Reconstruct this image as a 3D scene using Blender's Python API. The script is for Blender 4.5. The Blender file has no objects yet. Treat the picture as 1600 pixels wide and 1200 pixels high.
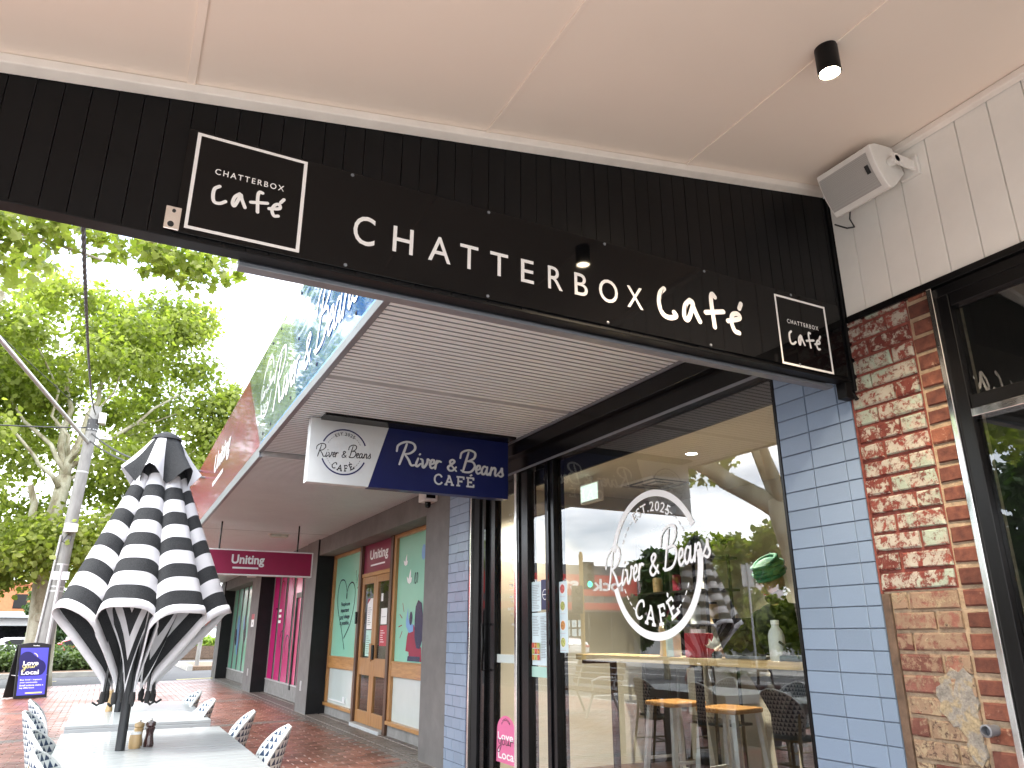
import bpy, math, random
import numpy as np
from mathutils import Vector, Matrix
random.seed(7)
RNG = np.random.default_rng(11)
R = math.radians
SC = bpy.context.scene
COL = SC.collection

# ------------------------------------------------------------------ camera
PITCH, YAW = 18.67, 27.28
cam_d = bpy.data.cameras.new('camera')
cam_d.sensor_width = 36.0
cam_d.lens = 36.0 * 1163.0 / 1600.0
cam_d.clip_start = 0.05
cam_d.clip_end = 2000.0
cam = bpy.data.objects.new('camera', cam_d)
COL.objects.link(cam)
cam.location = (0, 0, 1.25)
cam.rotation_euler = (R(90 + PITCH), 0, R(-YAW))
SC.camera = cam

# ------------------------------------------------------------------ sky, sun, exposure
SUN_EL, SUN_AZ = 58.0, 250.0            # degrees; azimuth measured from +Y clockwise
w = bpy.data.worlds.new("World")
SC.world = w
w.use_nodes = True
nt = w.node_tree
for n in list(nt.nodes):
    nt.nodes.remove(n)
out = nt.nodes.new('ShaderNodeOutputWorld')
bg = nt.nodes.new('ShaderNodeBackground')
bg.inputs['Strength'].default_value = 0.13
sky = nt.nodes.new('ShaderNodeTexSky')
sky.sky_type = 'NISHITA'
sky.sun_disc = False
sky.sun_elevation = R(SUN_EL)
sky.sun_rotation = R(SUN_AZ)
sky.air_density = 1.0
sky.dust_density = 2.0
tc = nt.nodes.new('ShaderNodeTexCoord')
mp = nt.nodes.new('ShaderNodeMapping')
mp.inputs['Scale'].default_value = (1.3, 1.3, 4.6)
nz = nt.nodes.new('ShaderNodeTexNoise')
nz.inputs['Scale'].default_value = 2.1
nz.inputs['Detail'].default_value = 7.0
nz.inputs['Roughness'].default_value = 0.55
nz.inputs['Distortion'].default_value = 0.25
rp = nt.nodes.new('ShaderNodeValToRGB')
rp.color_ramp.elements[0].position = 0.36
rp.color_ramp.elements[0].color = (0.25, 0.25, 0.25, 1)
rp.color_ramp.elements[1].position = 0.56
rp.color_ramp.elements[1].color = (1, 1, 1, 1)
mx = nt.nodes.new('ShaderNodeMix')
mx.data_type = 'RGBA'
nz2 = nt.nodes.new('ShaderNodeTexNoise')
nz2.inputs['Scale'].default_value = 3.7
nz2.inputs['Detail'].default_value = 5.0
rp2 = nt.nodes.new('ShaderNodeValToRGB')
rp2.color_ramp.elements[0].position = 0.3
rp2.color_ramp.elements[0].color = (9.5, 10.2, 11.2, 1)
rp2.color_ramp.elements[1].position = 0.7
rp2.color_ramp.elements[1].color = (16.5, 16.6, 16.8, 1)
L = nt.links.new
L(tc.outputs['Generated'], mp.inputs['Vector'])
L(mp.outputs['Vector'], nz.inputs['Vector'])
L(mp.outputs['Vector'], nz2.inputs['Vector'])
L(nz.outputs['Fac'], rp.inputs['Fac'])
L(nz2.outputs['Fac'], rp2.inputs['Fac'])
L(rp.outputs['Color'], mx.inputs['Factor'])
L(sky.outputs['Color'], mx.inputs[6])
L(rp2.outputs['Color'], mx.inputs[7])
L(mx.outputs[2], bg.inputs['Color'])
L(bg.outputs['Background'], out.inputs['Surface'])

sun_d = bpy.data.lights.new('sun', 'SUN')
sun_d.energy = 1.2
sun_d.angle = R(14)
sun_d.color = (1.0, 0.96, 0.9)
sun = bpy.data.objects.new('sun', sun_d)
COL.objects.link(sun)
_a, _e = R(SUN_AZ), R(SUN_EL)
_dir = Vector((math.sin(_a) * math.cos(_e), math.cos(_a) * math.cos(_e), math.sin(_e)))
sun.rotation_euler = _dir.to_track_quat('Z', 'Y').to_euler()
sun.location = (0, 0, 30)

SC.view_settings.view_transform = 'Standard'
SC.view_settings.look = 'None'
SC.view_settings.gamma = 1.0
SC.view_settings.use_curve_mapping = False
SC.view_settings.exposure = 2.0
SC.cycles.use_denoising = True
SC.cycles.max_bounces = 10
SC.cycles.diffuse_bounces = 5
SC.cycles.glossy_bounces = 5
SC.cycles.transmission_bounces = 6
SC.cycles.transparent_max_bounces = 16
SC.cycles.sample_clamp_indirect = 8.0
SC.cycles.caustics_reflective = False
SC.cycles.caustics_refractive = False

# ------------------------------------------------------------------ materials
def newmat(name):
    m = bpy.data.materials.new(name)
    m.use_nodes = True
    t = m.node_tree
    b = t.nodes.get('Principled BSDF')
    return m, t, b

def coords(t, world=False, off=True):
    """object coordinates shifted per object (so shared meshes do not repeat), or world position"""
    if world:
        g = t.nodes.new('ShaderNodeNewGeometry')
        return g.outputs['Position']
    c = t.nodes.new('ShaderNodeTexCoord')
    if not off:
        return c.outputs['Object']
    i = t.nodes.new('ShaderNodeObjectInfo')
    s = t.nodes.new('ShaderNodeVectorMath'); s.operation = 'SCALE'
    s.inputs[0].default_value = (37.0, 53.0, 71.0)
    t.links.new(i.outputs['Random'], s.inputs['Scale'])
    a = t.nodes.new('ShaderNodeVectorMath'); a.operation = 'ADD'
    t.links.new(c.outputs['Object'], a.inputs[0])
    t.links.new(s.outputs['Vector'], a.inputs[1])
    return a.outputs['Vector']

def ramp(t, fac, stops):
    r = t.nodes.new('ShaderNodeValToRGB')
    while len(r.color_ramp.elements) < len(stops):
        r.color_ramp.elements.new(0.5)
    for e, (p, c) in zip(r.color_ramp.elements, stops):
        e.position = p
        e.color = (c[0], c[1], c[2], 1)
    t.links.new(fac, r.inputs['Fac'])
    return r.outputs['Color']

def noise(t, vec, scale, detail=4, rough=0.55, dist=0.0):
    n = t.nodes.new('ShaderNodeTexNoise')
    n.inputs['Scale'].default_value = scale
    n.inputs['Detail'].default_value = detail
    n.inputs['Roughness'].default_value = rough
    n.inputs['Distortion'].default_value = dist
    t.links.new(vec, n.inputs['Vector'])
    return n.outputs['Fac']

def mixc(t, fac, a, b, mode='MIX'):
    m = t.nodes.new('ShaderNodeMix')
    m.data_type = 'RGBA'
    m.blend_type = mode
    for k, v in ((6, a), (7, b)):
        if isinstance(v, tuple):
            m.inputs[k].default_value = (v[0], v[1], v[2], 1)
        else:
            t.links.new(v, m.inputs[k])
    if isinstance(fac, (int, float)):
        m.inputs['Factor'].default_value = fac
    else:
        t.links.new(fac, m.inputs['Factor'])
    return m.outputs[2]

def mathn(t, op, a, b=None):
    m = t.nodes.new('ShaderNodeMath')
    m.operation = op
    for k, v in ((0, a), (1, b)):
        if v is None:
            continue
        if isinstance(v, (int, float)):
            m.inputs[k].default_value = v
        else:
            t.links.new(v, m.inputs[k])
    return m.outputs[0]

def bumpn(t, b, h, strength, dist=0.01):
    n = t.nodes.new('ShaderNodeBump')
    n.inputs['Strength'].default_value = strength
    n.inputs['Distance'].default_value = dist
    t.links.new(h, n.inputs['Height'])
    t.links.new(n.outputs['Normal'], b.inputs['Normal'])

def mat(name, col, rough=0.6, metal=0.0, var=0.12, vs=6.0, bump=0.0, bs=60.0, rnd=0.0, coat=0.0,
        world=False, stretch=None, spec=None, rvar=0.0):
    m, t, b = newmat(name)
    v = coords(t, world)
    if stretch:
        mpn = t.nodes.new('ShaderNodeMapping')
        mpn.inputs['Scale'].default_value = stretch
        t.links.new(v, mpn.inputs['Vector'])
        v = mpn.outputs['Vector']
    lo = tuple(max(0, c * (1 - var)) for c in col)
    hi = tuple(min(1, c * (1 + var)) for c in col)
    n1 = noise(t, v, vs, 6, 0.6)
    c = ramp(t, n1, [(0.3, lo), (0.7, hi)])
    if rnd > 0:
        i = t.nodes.new('ShaderNodeObjectInfo')
        k = ramp(t, i.outputs['Random'], [(0, (1 - rnd,) * 3), (1, (1 + rnd,) * 3)])
        c = mixc(t, 1.0, c, k, 'MULTIPLY')
    t.links.new(c, b.inputs['Base Color'])
    b.inputs['Roughness'].default_value = rough
    if rvar > 0:
        rr = ramp(t, noise(t, v, vs * 2.3, 5), [(0.3, (max(0.02, rough - rvar),) * 3), (0.7, (min(1, rough + rvar),) * 3)])
        t.links.new(rr, b.inputs['Roughness'])
    b.inputs['Metallic'].default_value = metal
    if coat:
        b.inputs['Coat Weight'].default_value = coat
        b.inputs['Coat Roughness'].default_value = 0.05
    if spec is not None:
        b.inputs['Specular IOR Level'].default_value = spec
    if bump > 0:
        bumpn(t, b, noise(t, v, bs, 5), bump)
    return m

def emat(name, col, strength):
    m, t, b = newmat(name)
    b.inputs['Base Color'].default_value = (*col, 1)
    b.inputs['Emission Color'].default_value = (*col, 1)
    b.inputs['Emission Strength'].default_value = strength
    return m

def glassmat(name, ior=1.7, tint=(0.93, 0.96, 0.95), rough=0.0, dirt=0.0):
    m, t, b = newmat(name)
    t.nodes.remove(b)
    o = t.nodes['Material Output']
    tr = t.nodes.new('ShaderNodeBsdfTransparent')
    tr.inputs['Color'].default_value = (*tint, 1)
    gl = t.nodes.new('ShaderNodeBsdfGlossy')
    gl.inputs['Roughness'].default_value = rough
    fr = t.nodes.new('ShaderNodeFresnel')
    fr.inputs['IOR'].default_value = ior
    ms = t.nodes.new('ShaderNodeMixShader')
    # a pane seen from inside reflects as from outside: keep the Fresnel of the outer side
    g = t.nodes.new('ShaderNodeNewGeometry')
    lw = t.nodes.new('ShaderNodeMath'); lw.operation = 'MULTIPLY'
    inv = t.nodes.new('ShaderNodeMath'); inv.operation = 'SUBTRACT'
    inv.inputs[0].default_value = 1.0
    t.links.new(g.outputs['Backfacing'], inv.inputs[1])
    t.links.new(fr.outputs['Fac'], lw.inputs[0])
    t.links.new(inv.outputs[0], lw.inputs[1])
    t.links.new(lw.outputs[0], ms.inputs['Fac'])
    t.links.new(tr.outputs[0], ms.inputs[1])
    t.links.new(gl.outputs[0], ms.inputs[2])
    t.links.new(ms.outputs[0], o.inputs['Surface'])
    return m

def leafmat(name, stops, trans=0.45):
    m, t, b = newmat(name)
    a = t.nodes.new('ShaderNodeAttribute')
    a.attribute_name = 'tone'
    c = ramp(t, a.outputs['Fac'], stops)
    t.links.new(c, b.inputs['Base Color'])
    b.inputs['Roughness'].default_value = 0.5
    b.inputs['Specular IOR Level'].default_value = 0.35
    tl = t.nodes.new('ShaderNodeBsdfTranslucent')
    c2 = mixc(t, 1.0, c, (1.5, 1.7, 0.75), 'MULTIPLY')
    t.links.new(c2, tl.inputs['Color'])
    ms = t.nodes.new('ShaderNodeMixShader')
    ms.inputs['Fac'].default_value = trans
    t.links.new(b.outputs[0], ms.inputs[1])
    t.links.new(tl.outputs[0], ms.inputs[2])
    t.links.new(ms.outputs[0], t.nodes['Material Output'].inputs['Surface'])
    return m

def woodmat(name, c0, c1, rough=0.45, axis=(1.5, 14, 14), coat=0.0):
    m, t, b = newmat(name)
    v = coords(t)
    mpn = t.nodes.new('ShaderNodeMapping')
    mpn.inputs['Scale'].default_value = axis
    t.links.new(v, mpn.inputs['Vector'])
    n = noise(t, mpn.outputs['Vector'], 2.2, 7, 0.65, 0.8)
    c = ramp(t, n, [(0.28, c0), (0.5, tuple((a + b_) / 2 for a, b_ in zip(c0, c1))), (0.72, c1)])
    t.links.new(c, b.inputs['Base Color'])
    b.inputs['Roughness'].default_value = rough
    b.inputs['Coat Weight'].default_value = coat
    bumpn(t, b, n, 0.15, 0.003)
    return m

MT = {}
MT['black_paint'] = mat('black_paint', (0.0045, 0.0045, 0.005), 0.36, var=0.25, vs=3, bump=0.05, bs=14, rvar=0.06, spec=0.16)
MT['black_gloss'] = mat('black_gloss', (0.0035, 0.0035, 0.004), 0.04, var=0.1, vs=2, spec=0.22)
MT['black_metal'] = mat('black_metal', (0.005, 0.005, 0.0055), 0.24, var=0.1, vs=5, rvar=0.02, spec=0.25)
MT['white_print'] = mat('white_print', (0.83, 0.80, 0.78), 0.45, var=0.02)
MT['ceiling'] = mat('ceiling_paint', (0.85, 0.735, 0.645), 0.55, var=0.02, vs=1.1, bump=0.03, bs=6)
MT['trim'] = mat('trim_paint', (0.78, 0.715, 0.66), 0.5, var=0.07, vs=9, bump=0.05, bs=25)
MT['cladding'] = mat('cladding_paint', (0.79, 0.77, 0.73), 0.5, var=0.05, vs=3, bump=0.04, bs=20, rnd=0.02)
MT['render'] = mat('grey_render', (0.155, 0.148, 0.142), 0.8, var=0.16, vs=4, bump=0.25, bs=90, world=True)
MT['render_dark'] = mat('charcoal_render', (0.008, 0.008, 0.009), 0.6, var=0.3, vs=4, spec=0.25, bump=0.15, bs=80, world=True)
MT['plinth'] = mat('plinth_concrete', (0.22, 0.215, 0.205), 0.85, var=0.22, vs=7, bump=0.3, bs=60, world=True)
MT['soffit'] = mat('ribbed_soffit_metal', (0.73, 0.795, 0.825), 0.42, var=0.04, vs=2, rvar=0.06)
MT['groove'] = mat('painted_groove_shade', (0.34, 0.37, 0.385), 0.8, var=0.15, vs=3)  # shade inside the soffit grooves, painted as a darker colour
MT['gutter'] = mat('gutter_metal', (0.17, 0.18, 0.20), 0.35, var=0.1, metal=0.2)
MT['galv'] = mat('galvanised_steel', (0.50, 0.50, 0.50), 0.45, var=0.13, vs=12, metal=0.5, bump=0.05)
MT['chrome'] = mat('bright_aluminium', (0.78, 0.77, 0.74), 0.16, metal=1.0, var=0.08, vs=5, stretch=(1, 1, 0.2), rvar=0.08)
MT['tile'] = mat('blue_tile', (0.175, 0.24, 0.335), 0.22, var=0.05, vs=40, rnd=0.07, bump=0.05, bs=9, spec=0.35)
MT['tile_pale'] = mat('pale_blue_tile', (0.25, 0.325, 0.43), 0.2, var=0.05, vs=40, rnd=0.07, bump=0.05, bs=9, spec=0.4)
MT['grout'] = mat('grey_grout', (0.13, 0.165, 0.215), 0.9, var=0.2, vs=30)
MT['mortar'] = mat('sandy_mortar', (0.33, 0.25, 0.17), 0.95, var=0.3, vs=28, bump=0.6, bs=120, world=True)
MT['mortar_red'] = mat('red_stained_mortar', (0.20, 0.055, 0.042), 0.95, var=0.4, vs=30, bump=0.6, bs=120, world=True)
MT['timber_trim'] = mat('weathered_brown_trim', (0.10, 0.066, 0.045), 0.85, var=0.4, vs=16, bump=0.3, bs=50, world=True)
MT['asphalt'] = mat('asphalt', (0.062, 0.062, 0.064), 0.88, var=0.2, vs=2.0, bump=0.3, bs=160, world=True)
MT['concrete'] = mat('pale_concrete', (0.36, 0.35, 0.33), 0.85, var=0.15, vs=3, bump=0.2, bs=60, world=True)
MT['paver_bed'] = mat('paver_joint_sand', (0.36, 0.31, 0.26), 0.9, var=0.2, vs=9, world=True, bump=0.3, bs=90)
MT['soil'] = mat('bark_mulch', (0.15, 0.10, 0.065), 0.95, var=0.5, vs=22, bump=0.8, bs=40, world=True)
MT['oak'] = woodmat('honey_timber', (0.30, 0.135, 0.04), (0.52, 0.28, 0.095), 0.35, (14, 1.5, 14), 0.2)
MT['oak_v'] = woodmat('honey_timber_upright', (0.27, 0.12, 0.037), (0.46, 0.235, 0.078), 0.35, (14, 14, 1.5), 0.2)
MT['brown_v'] = woodmat('dark_stained_timber', (0.05, 0.022, 0.01), (0.10, 0.045, 0.02), 0.4, (14, 14, 1.5), 0.2)
MT['pine'] = woodmat('pale_pine', (0.55, 0.35, 0.15), (0.78, 0.56, 0.28), 0.4, (16, 1.2, 16), 0.2)
MT['table_white'] = mat('white_table_slat', (0.33, 0.355, 0.36), 0.3, var=0.03, vs=8, rnd=0.03, coat=0.15)
MT['table_frame'] = mat('white_table_frame', (0.32, 0.345, 0.355), 0.35, var=0.03)
MT['pole_black'] = mat('umbrella_pole_black', (0.014, 0.016, 0.018), 0.4, var=0.2)
MT['cane'] = woodmat('olive_cane_frame', (0.16, 0.11, 0.035), (0.30, 0.22, 0.085), 0.4, (20, 20, 6), 0.1)
MT['seat_teal'] = mat('grey_green_woven_seat', (0.10, 0.14, 0.15), 0.7, var=0.25, vs=60, bump=0.4, bs=200)
MT['charcoal_weave'] = mat('charcoal_weave', (0.035, 0.04, 0.042), 0.65, var=0.3, vs=80, bump=0.5, bs=220)
MT['white_weave'] = mat('white_weave', (0.72, 0.75, 0.74), 0.6, var=0.08, vs=80, bump=0.4, bs=220)
MT['crimson'] = mat('crimson_sign', (0.21, 0.004, 0.045), 0.3, var=0.05, coat=0.2)
MT['crimson_gloss'] = mat('crimson_fascia', (0.25, 0.010, 0.035), 0.16, var=0.06, coat=0.6)
MT['navy'] = mat('navy_sign', (0.004, 0.010, 0.085), 0.4, var=0.12, vs=2)
MT['navy_ink'] = mat('navy_ink', (0.012, 0.014, 0.10), 0.45, var=0.02)
MT['black_ink'] = mat('black_ink', (0.012, 0.012, 0.016), 0.5, var=0.02)
MT['sign_white'] = mat('sign_white', (0.62, 0.65, 0.66), 0.45, var=0.05, vs=3)
MT['letter_grey'] = mat('letter_pale_grey', (0.60, 0.63, 0.65), 0.45, var=0.03)
MT['vinyl_white'] = mat('white_vinyl', (0.86, 0.88, 0.88), 0.4, var=0.02)
MT['mint'] = mat('mint_vinyl', (0.27, 0.60, 0.45), 0.2, var=0.04, vs=1.6, coat=0.2)
MT['magenta'] = mat('magenta_vinyl', (0.50, 0.022, 0.16), 0.25, var=0.06, vs=2)
MT['pink'] = mat('pink_vinyl', (0.72, 0.13, 0.26), 0.2, var=0.1, vs=2)
MT['pinksticker'] = mat('rose_sticker', (0.70, 0.16, 0.33), 0.4, var=0.04)
MT['skyblue'] = mat('sky_blue_vinyl', (0.20, 0.38, 0.66), 0.2, var=0.05)
MT['midnight'] = mat('midnight_vinyl', (0.02, 0.025, 0.075), 0.25, var=0.05)
MT['heart_navy'] = mat('heart_navy', (0.022, 0.022, 0.11), 0.35, var=0.04)
MT['maroon'] = mat('maroon_vinyl', (0.30, 0.018, 0.05), 0.25, var=0.05)
MT['paper'] = mat('paper_white', (0.78, 0.79, 0.78), 0.6, var=0.02)
MT['paper_mint'] = mat('paper_mint', (0.42, 0.66, 0.58), 0.5, var=0.03)
MT['paper_red'] = mat('paper_red', (0.42, 0.02, 0.04), 0.5, var=0.03)
MT['paper_blue'] = mat('pale_blue_paper', (0.62, 0.76, 0.80), 0.4, var=0.04)
MT['frost'] = mat('frosted_film', (0.55, 0.63, 0.61), 0.25, var=0.06, vs=1.5, coat=0.4)
MT['periwinkle'] = mat('violet_poster', (0.085, 0.085, 0.55), 0.35, var=0.04)
MT['yellow'] = mat('pale_yellow_print', (0.75, 0.68, 0.25), 0.5, var=0.03)
MT['white_plastic'] = mat('white_plastic', (0.70, 0.68, 0.65), 0.4, var=0.06, vs=8)
MT['dusty_plastic'] = mat('dusty_white_plastic', (0.52, 0.50, 0.46), 0.6, var=0.2, vs=14, bump=0.1)
MT['rubber'] = mat('black_rubber', (0.02, 0.02, 0.02), 0.8)
MT['cable'] = mat('black_cable', (0.03, 0.03, 0.032), 0.5)
MT['stain_grey'] = mat('cement_patch', (0.26, 0.245, 0.22), 0.95, var=0.25, vs=12, bump=0.5, bs=50, world=True)
MT['ochre_patch'] = mat('ochre_plaster', (0.31, 0.245, 0.15), 0.95, var=0.3, vs=14, bump=0.6, bs=70, world=True)
MT['glass_river'] = glassmat('cafe_window_glass', 2.55, (0.90, 0.93, 0.92))
MT['glass_door'] = glassmat('door_glass', 1.3, (0.93, 0.95, 0.94))
MT['glass_dark'] = glassmat('shop_window_glass', 2.2, (0.85, 0.88, 0.88))
MT['interior'] = mat('cream_wall', (0.50, 0.465, 0.39), 0.7, var=0.04, vs=2)
MT['interior_ceil'] = mat('interior_ceiling', (0.66, 0.63, 0.56), 0.7, var=0.03)
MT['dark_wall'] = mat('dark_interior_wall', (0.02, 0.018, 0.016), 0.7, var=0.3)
MT['floor_timber'] = woodmat('brown_floor', (0.06, 0.032, 0.02), (0.12, 0.066, 0.04), 0.45)
MT['lens_warm'] = emat('lit_lens_warm', (1.0, 0.83, 0.58), 30.0)
MT['lens_cool'] = emat('lit_lens_white', (1.0, 0.95, 0.85), 9.0)
MT['lens_green'] = emat('green_signal', (0.02, 0.9, 0.45), 3.0)
MT['bark'] = None

# ------------------------------------------------------------------ mesh helpers
G = 3.13        # street face of the piers (X)
RC = 3.47       # recessed shop windows (X)
YF = 2.343      # plane of the black end fascia of the verandah

def gz(x):
    """height of the footpath: it falls gently from the shops to the kerb"""
    return -0.024 * (G - max(-4.2, min(x, 3.6)))

class MB:
    def __init__(s):
        s.v, s.f, s.m, s.uv = [], [], [], None
    def add(s, vs, fs, m=0):
        o = len(s.v)
        s.v += [tuple(p) for p in vs]
        for f in fs:
            s.f.append(tuple(i + o for i in f)); s.m.append(m)
        return s
    def box(s, x0, x1, y0, y1, z0, z1, m=0):
        if x0 > x1: x0, x1 = x1, x0
        if y0 > y1: y0, y1 = y1, y0
        if z0 > z1: z0, z1 = z1, z0
        vs = [(x0, y0, z0), (x1, y0, z0), (x1, y1, z0), (x0, y1, z0), (x0, y0, z1), (x1, y0, z1), (x1, y1, z1), (x0, y1, z1)]
        return s.add(vs, [(0, 3, 2, 1), (4, 5, 6, 7), (0, 1, 5, 4), (1, 2, 6, 5), (2, 3, 7, 6), (3, 0, 4, 7)], m)
    def hexa(s, c, m=0):
        """8 corners ordered as in box"""
        return s.add(c, [(0, 3, 2, 1), (4, 5, 6, 7), (0, 1, 5, 4), (1, 2, 6, 5), (2, 3, 7, 6), (3, 0, 4, 7)], m)
    def bar(s, a, b, wx, wy, up=(0, 0, 1), m=0):
        """rectangular bar from a to b"""
        a, b = Vector(a), Vector(b)
        d = (b - a).normalized()
        u = Vector(up)
        if abs(d.dot(u)) > 0.98:
            u = Vector((0, 1, 0))
        r = d.cross(u).normalized(); u = r.cross(d).normalized()
        c = []
        for p in (a, b):
            for i, j in ((-1, -1), (1, -1), (1, 1), (-1, 1)):
                c.append(p + r * (i * wx / 2) + u * (j * wy / 2))
        return s.add(c, [(0, 3, 2, 1), (4, 5, 6, 7), (0, 1, 5, 4), (1, 2, 6, 5), (2, 3, 7, 6), (3, 0, 4, 7)], m)
    def tube(s, path, r, n=10, m=0, closed=False, cap=True):
        path = [Vector(p) for p in path]
        k = len(path)
        rr = r if isinstance(r, (list, tuple)) else [r] * k
        base = len(s.v)
        ref = Vector((0, 0, 1))
        prev = None
        for i, p in enumerate(path):
            if closed:
                d = path[(i + 1) % k] - path[i - 1]
            else:
                d = path[min(k - 1, i + 1)] - path[max(0, i - 1)]
            d.normalize()
            if prev is None:
                a = d.cross(ref)
                if a.length < 1e-3: a = d.cross(Vector((0, 1, 0)))
                a.normalize()
            else:
                a = prev - d * prev.dot(d)
                if a.length < 1e-6: a = d.cross(ref)
                a.normalize()
            prev = a
            b = d.cross(a)
            for j in range(n):
                t = 2 * math.pi * j / n
                s.v.append(tuple(p + a * (rr[i] * math.cos(t)) + b * (rr[i] * math.sin(t))))
        last = k if closed else k - 1
        for i in range(last):
            for j in range(n):
                i2 = (i + 1) % k
                s.f.append((base + i * n + j, base + i * n + (j + 1) % n, base + i2 * n + (j + 1) % n, base + i2 * n + j)); s.m.append(m)
        if cap and not closed:
            s.f.append(tuple(base + j for j in reversed(range(n)))); s.m.append(m)
            s.f.append(tuple(base + (k - 1) * n + j for j in range(n))); s.m.append(m)
        return s
    def lathe(s, prof, c=(0, 0, 0), n=20, m=0, axis='z'):
        base = len(s.v)
        for r, z in prof:
            for j in range(n):
                t = 2 * math.pi * j / n
                x, y = r * math.cos(t), r * math.sin(t)
                p = (x, y, z) if axis == 'z' else ((z, x, y) if axis == 'x' else (x, z, y))
                s.v.append((c[0] + p[0], c[1] + p[1], c[2] + p[2]))
        for i in range(len(prof) - 1):
            for j in range(n):
                q = (base + i * n + j, base + i * n + (j + 1) % n, base + (i + 1) * n + (j + 1) % n, base + (i + 1) * n + j)
                s.f.append(q if axis != 'y' else q[::-1]); s.m.append(m)
        a = tuple(base + j for j in range(n)); b = tuple(base + (len(prof) - 1) * n + j for j in range(n))
        s.f.append(a[::-1] if axis != 'y' else a); s.m.append(m)
        s.f.append(b if axis != 'y' else b[::-1]); s.m.append(m)
        return s
    def prism(s, poly, fn, d0, d1, m=0):
        """2-D polygon (u, v) pushed from depth d0 to d1; fn(u, v, d) -> world"""
        k = len(poly); base = len(s.v)
        for d in (d0, d1):
            for u, v in poly:
                s.v.append(tuple(fn(u, v, d)))
        s.f.append(tuple(base + i for i in reversed(range(k)))); s.m.append(m)
        s.f.append(tuple(base + k + i for i in range(k))); s.m.append(m)
        for i in range(k):
            j = (i + 1) % k
            s.f.append((base + i, base + j, base + k + j, base + k + i)); s.m.append(m)
        return s
    def ball(s, c, r, n=14, k=8, m=0):
        r = r if isinstance(r, (tuple, list)) else (r, r, r)
        base = len(s.v)
        for i in range(1, k):
            p = math.pi * i / k
            for j in range(n):
                t = 2 * math.pi * j / n
                s.v.append((c[0] + r[0] * math.sin(p) * math.cos(t), c[1] + r[1] * math.sin(p) * math.sin(t), c[2] + r[2] * math.cos(p)))
        s.v.append((c[0], c[1], c[2] + r[2])); s.v.append((c[0], c[1], c[2] - r[2]))
        T_, B_ = base + (k - 1) * n, base + (k - 1) * n + 1
        for i in range(k - 2):
            for j in range(n):
                s.f.append((base + i * n + j, base + (i + 1) * n + j, base + (i + 1) * n + (j + 1) % n, base + i * n + (j + 1) % n)); s.m.append(m)
        for j in range(n):
            s.f.append((T_, base + j, base + (j + 1) % n)); s.m.append(m)
            s.f.append((B_, base + (k - 2) * n + (j + 1) % n, base + (k - 2) * n + j)); s.m.append(m)
        return s

def wloc(o):
    p = Vector((0, 0, 0))
    while o is not None:
        p += o.location
        o = o.parent
    return p

def tag(o, label=None, cat=None, group=None, kind=None):
    if label: o['label'] = label
    if cat: o['category'] = cat
    if group: o['group'] = group
    if kind: o['kind'] = kind
    return o

def thing(name, label, cat, loc=(0, 0, 0), group=None, rz=0.0, kind=None):
    o = bpy.data.objects.new(name, None)
    o.empty_display_size = 0.1
    COL.objects.link(o)
    o.location = loc
    o.rotation_euler = (0, 0, rz)
    return tag(o, label, cat, group, kind)

def build(mb, name, mats, parent=None, local=False, smooth=False, bevel=0.0, label=None, angle=40):
    """mesh object from an MB; vertices are world coordinates unless local"""
    me = bpy.data.meshes.new(name)
    off = Vector((0, 0, 0)) if (local or parent is None) else wloc(parent)
    vs = [(a - off.x, b - off.y, c - off.z) for a, b, c in mb.v]
    me.from_pydata(vs, [], mb.f)
    if not isinstance(mats, (list, tuple)): mats = [mats]
    for m in mats:
        me.materials.append(MT[m] if isinstance(m, str) else m)
    if len(mats) > 1:
        me.polygons.foreach_set('material_index', mb.m)
    if mb.uv is not None:
        ul = me.uv_layers.new(name='UVMap')
        for l in me.loops:
            ul.data[l.index].uv = mb.uv[l.vertex_index]
    if smooth:
        me.polygons.foreach_set('use_smooth', [True] * len(me.polygons))
        try: me.set_sharp_from_angle(angle=R(angle))
        except Exception: pass
    me.update()
    o = bpy.data.objects.new(name, me)
    COL.objects.link(o)
    if parent is not None: o.parent = parent
    if bevel > 0:
        b = o.modifiers.new('bevel', 'BEVEL'); b.width = bevel; b.segments = 2; b.limit_method = 'ANGLE'
    if label: o['label'] = label
    return o

def inst(name, me, parent, loc, rot=(0, 0, 0), scl=(1, 1, 1), world=True):
    o = bpy.data.objects.new(name, me)
    COL.objects.link(o)
    p = Vector(loc)
    if parent is not None:
        o.parent = parent
        if world: p = p - wloc(parent)
    o.location = p
    o.rotation_euler = rot
    o.scale = scl
    return o

def setmat(me, *names):
    me.materials.clear()
    for n in names: me.materials.append(MT[n] if isinstance(n, str) else n)
    return me

def unit_block(name, m, bev=0.06, rough=0.0, seed=0):
    """unit block with chamfered edges (24 verts), centred; scaled per piece; x is the depth, bev in (x, y, z)"""
    rd = random.Random(seed)
    h = 0.5
    bx, by, bz = bev if isinstance(bev, (tuple, list)) else (bev,) * 3
    vs, fs = [], []
    def jj(k): return rd.uniform(-rough, rough) * k
    # back rectangle, front rim, front face
    def rect(x, iy, iz, k):
        return [(x + jj(k * .4), -h + iy + jj(k), -h + iz + jj(k)), (x + jj(k * .4), h - iy + jj(k), -h + iz + jj(k)),
                (x + jj(k * .4), h - iy + jj(k), h - iz + jj(k)), (x + jj(k * .4), -h + iy + jj(k), h - iz + jj(k))]
    vs += rect(h, 0, 0, 0) + rect(-h + bx, 0, 0, .6) + rect(-h, by, bz, 1)
    fs.append((0, 1, 2, 3))
    for a in (0, 4):
        for i in range(4):
            j = (i + 1) % 4
            fs.append((a + i, a + 4 + i, a + 4 + j, a + j))
    fs.append((11, 10, 9, 8))
    me = bpy.data.meshes.new(name)
    me.from_pydata(vs, [], fs)
    me.update()
    setmat(me, m)
    return me

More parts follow.
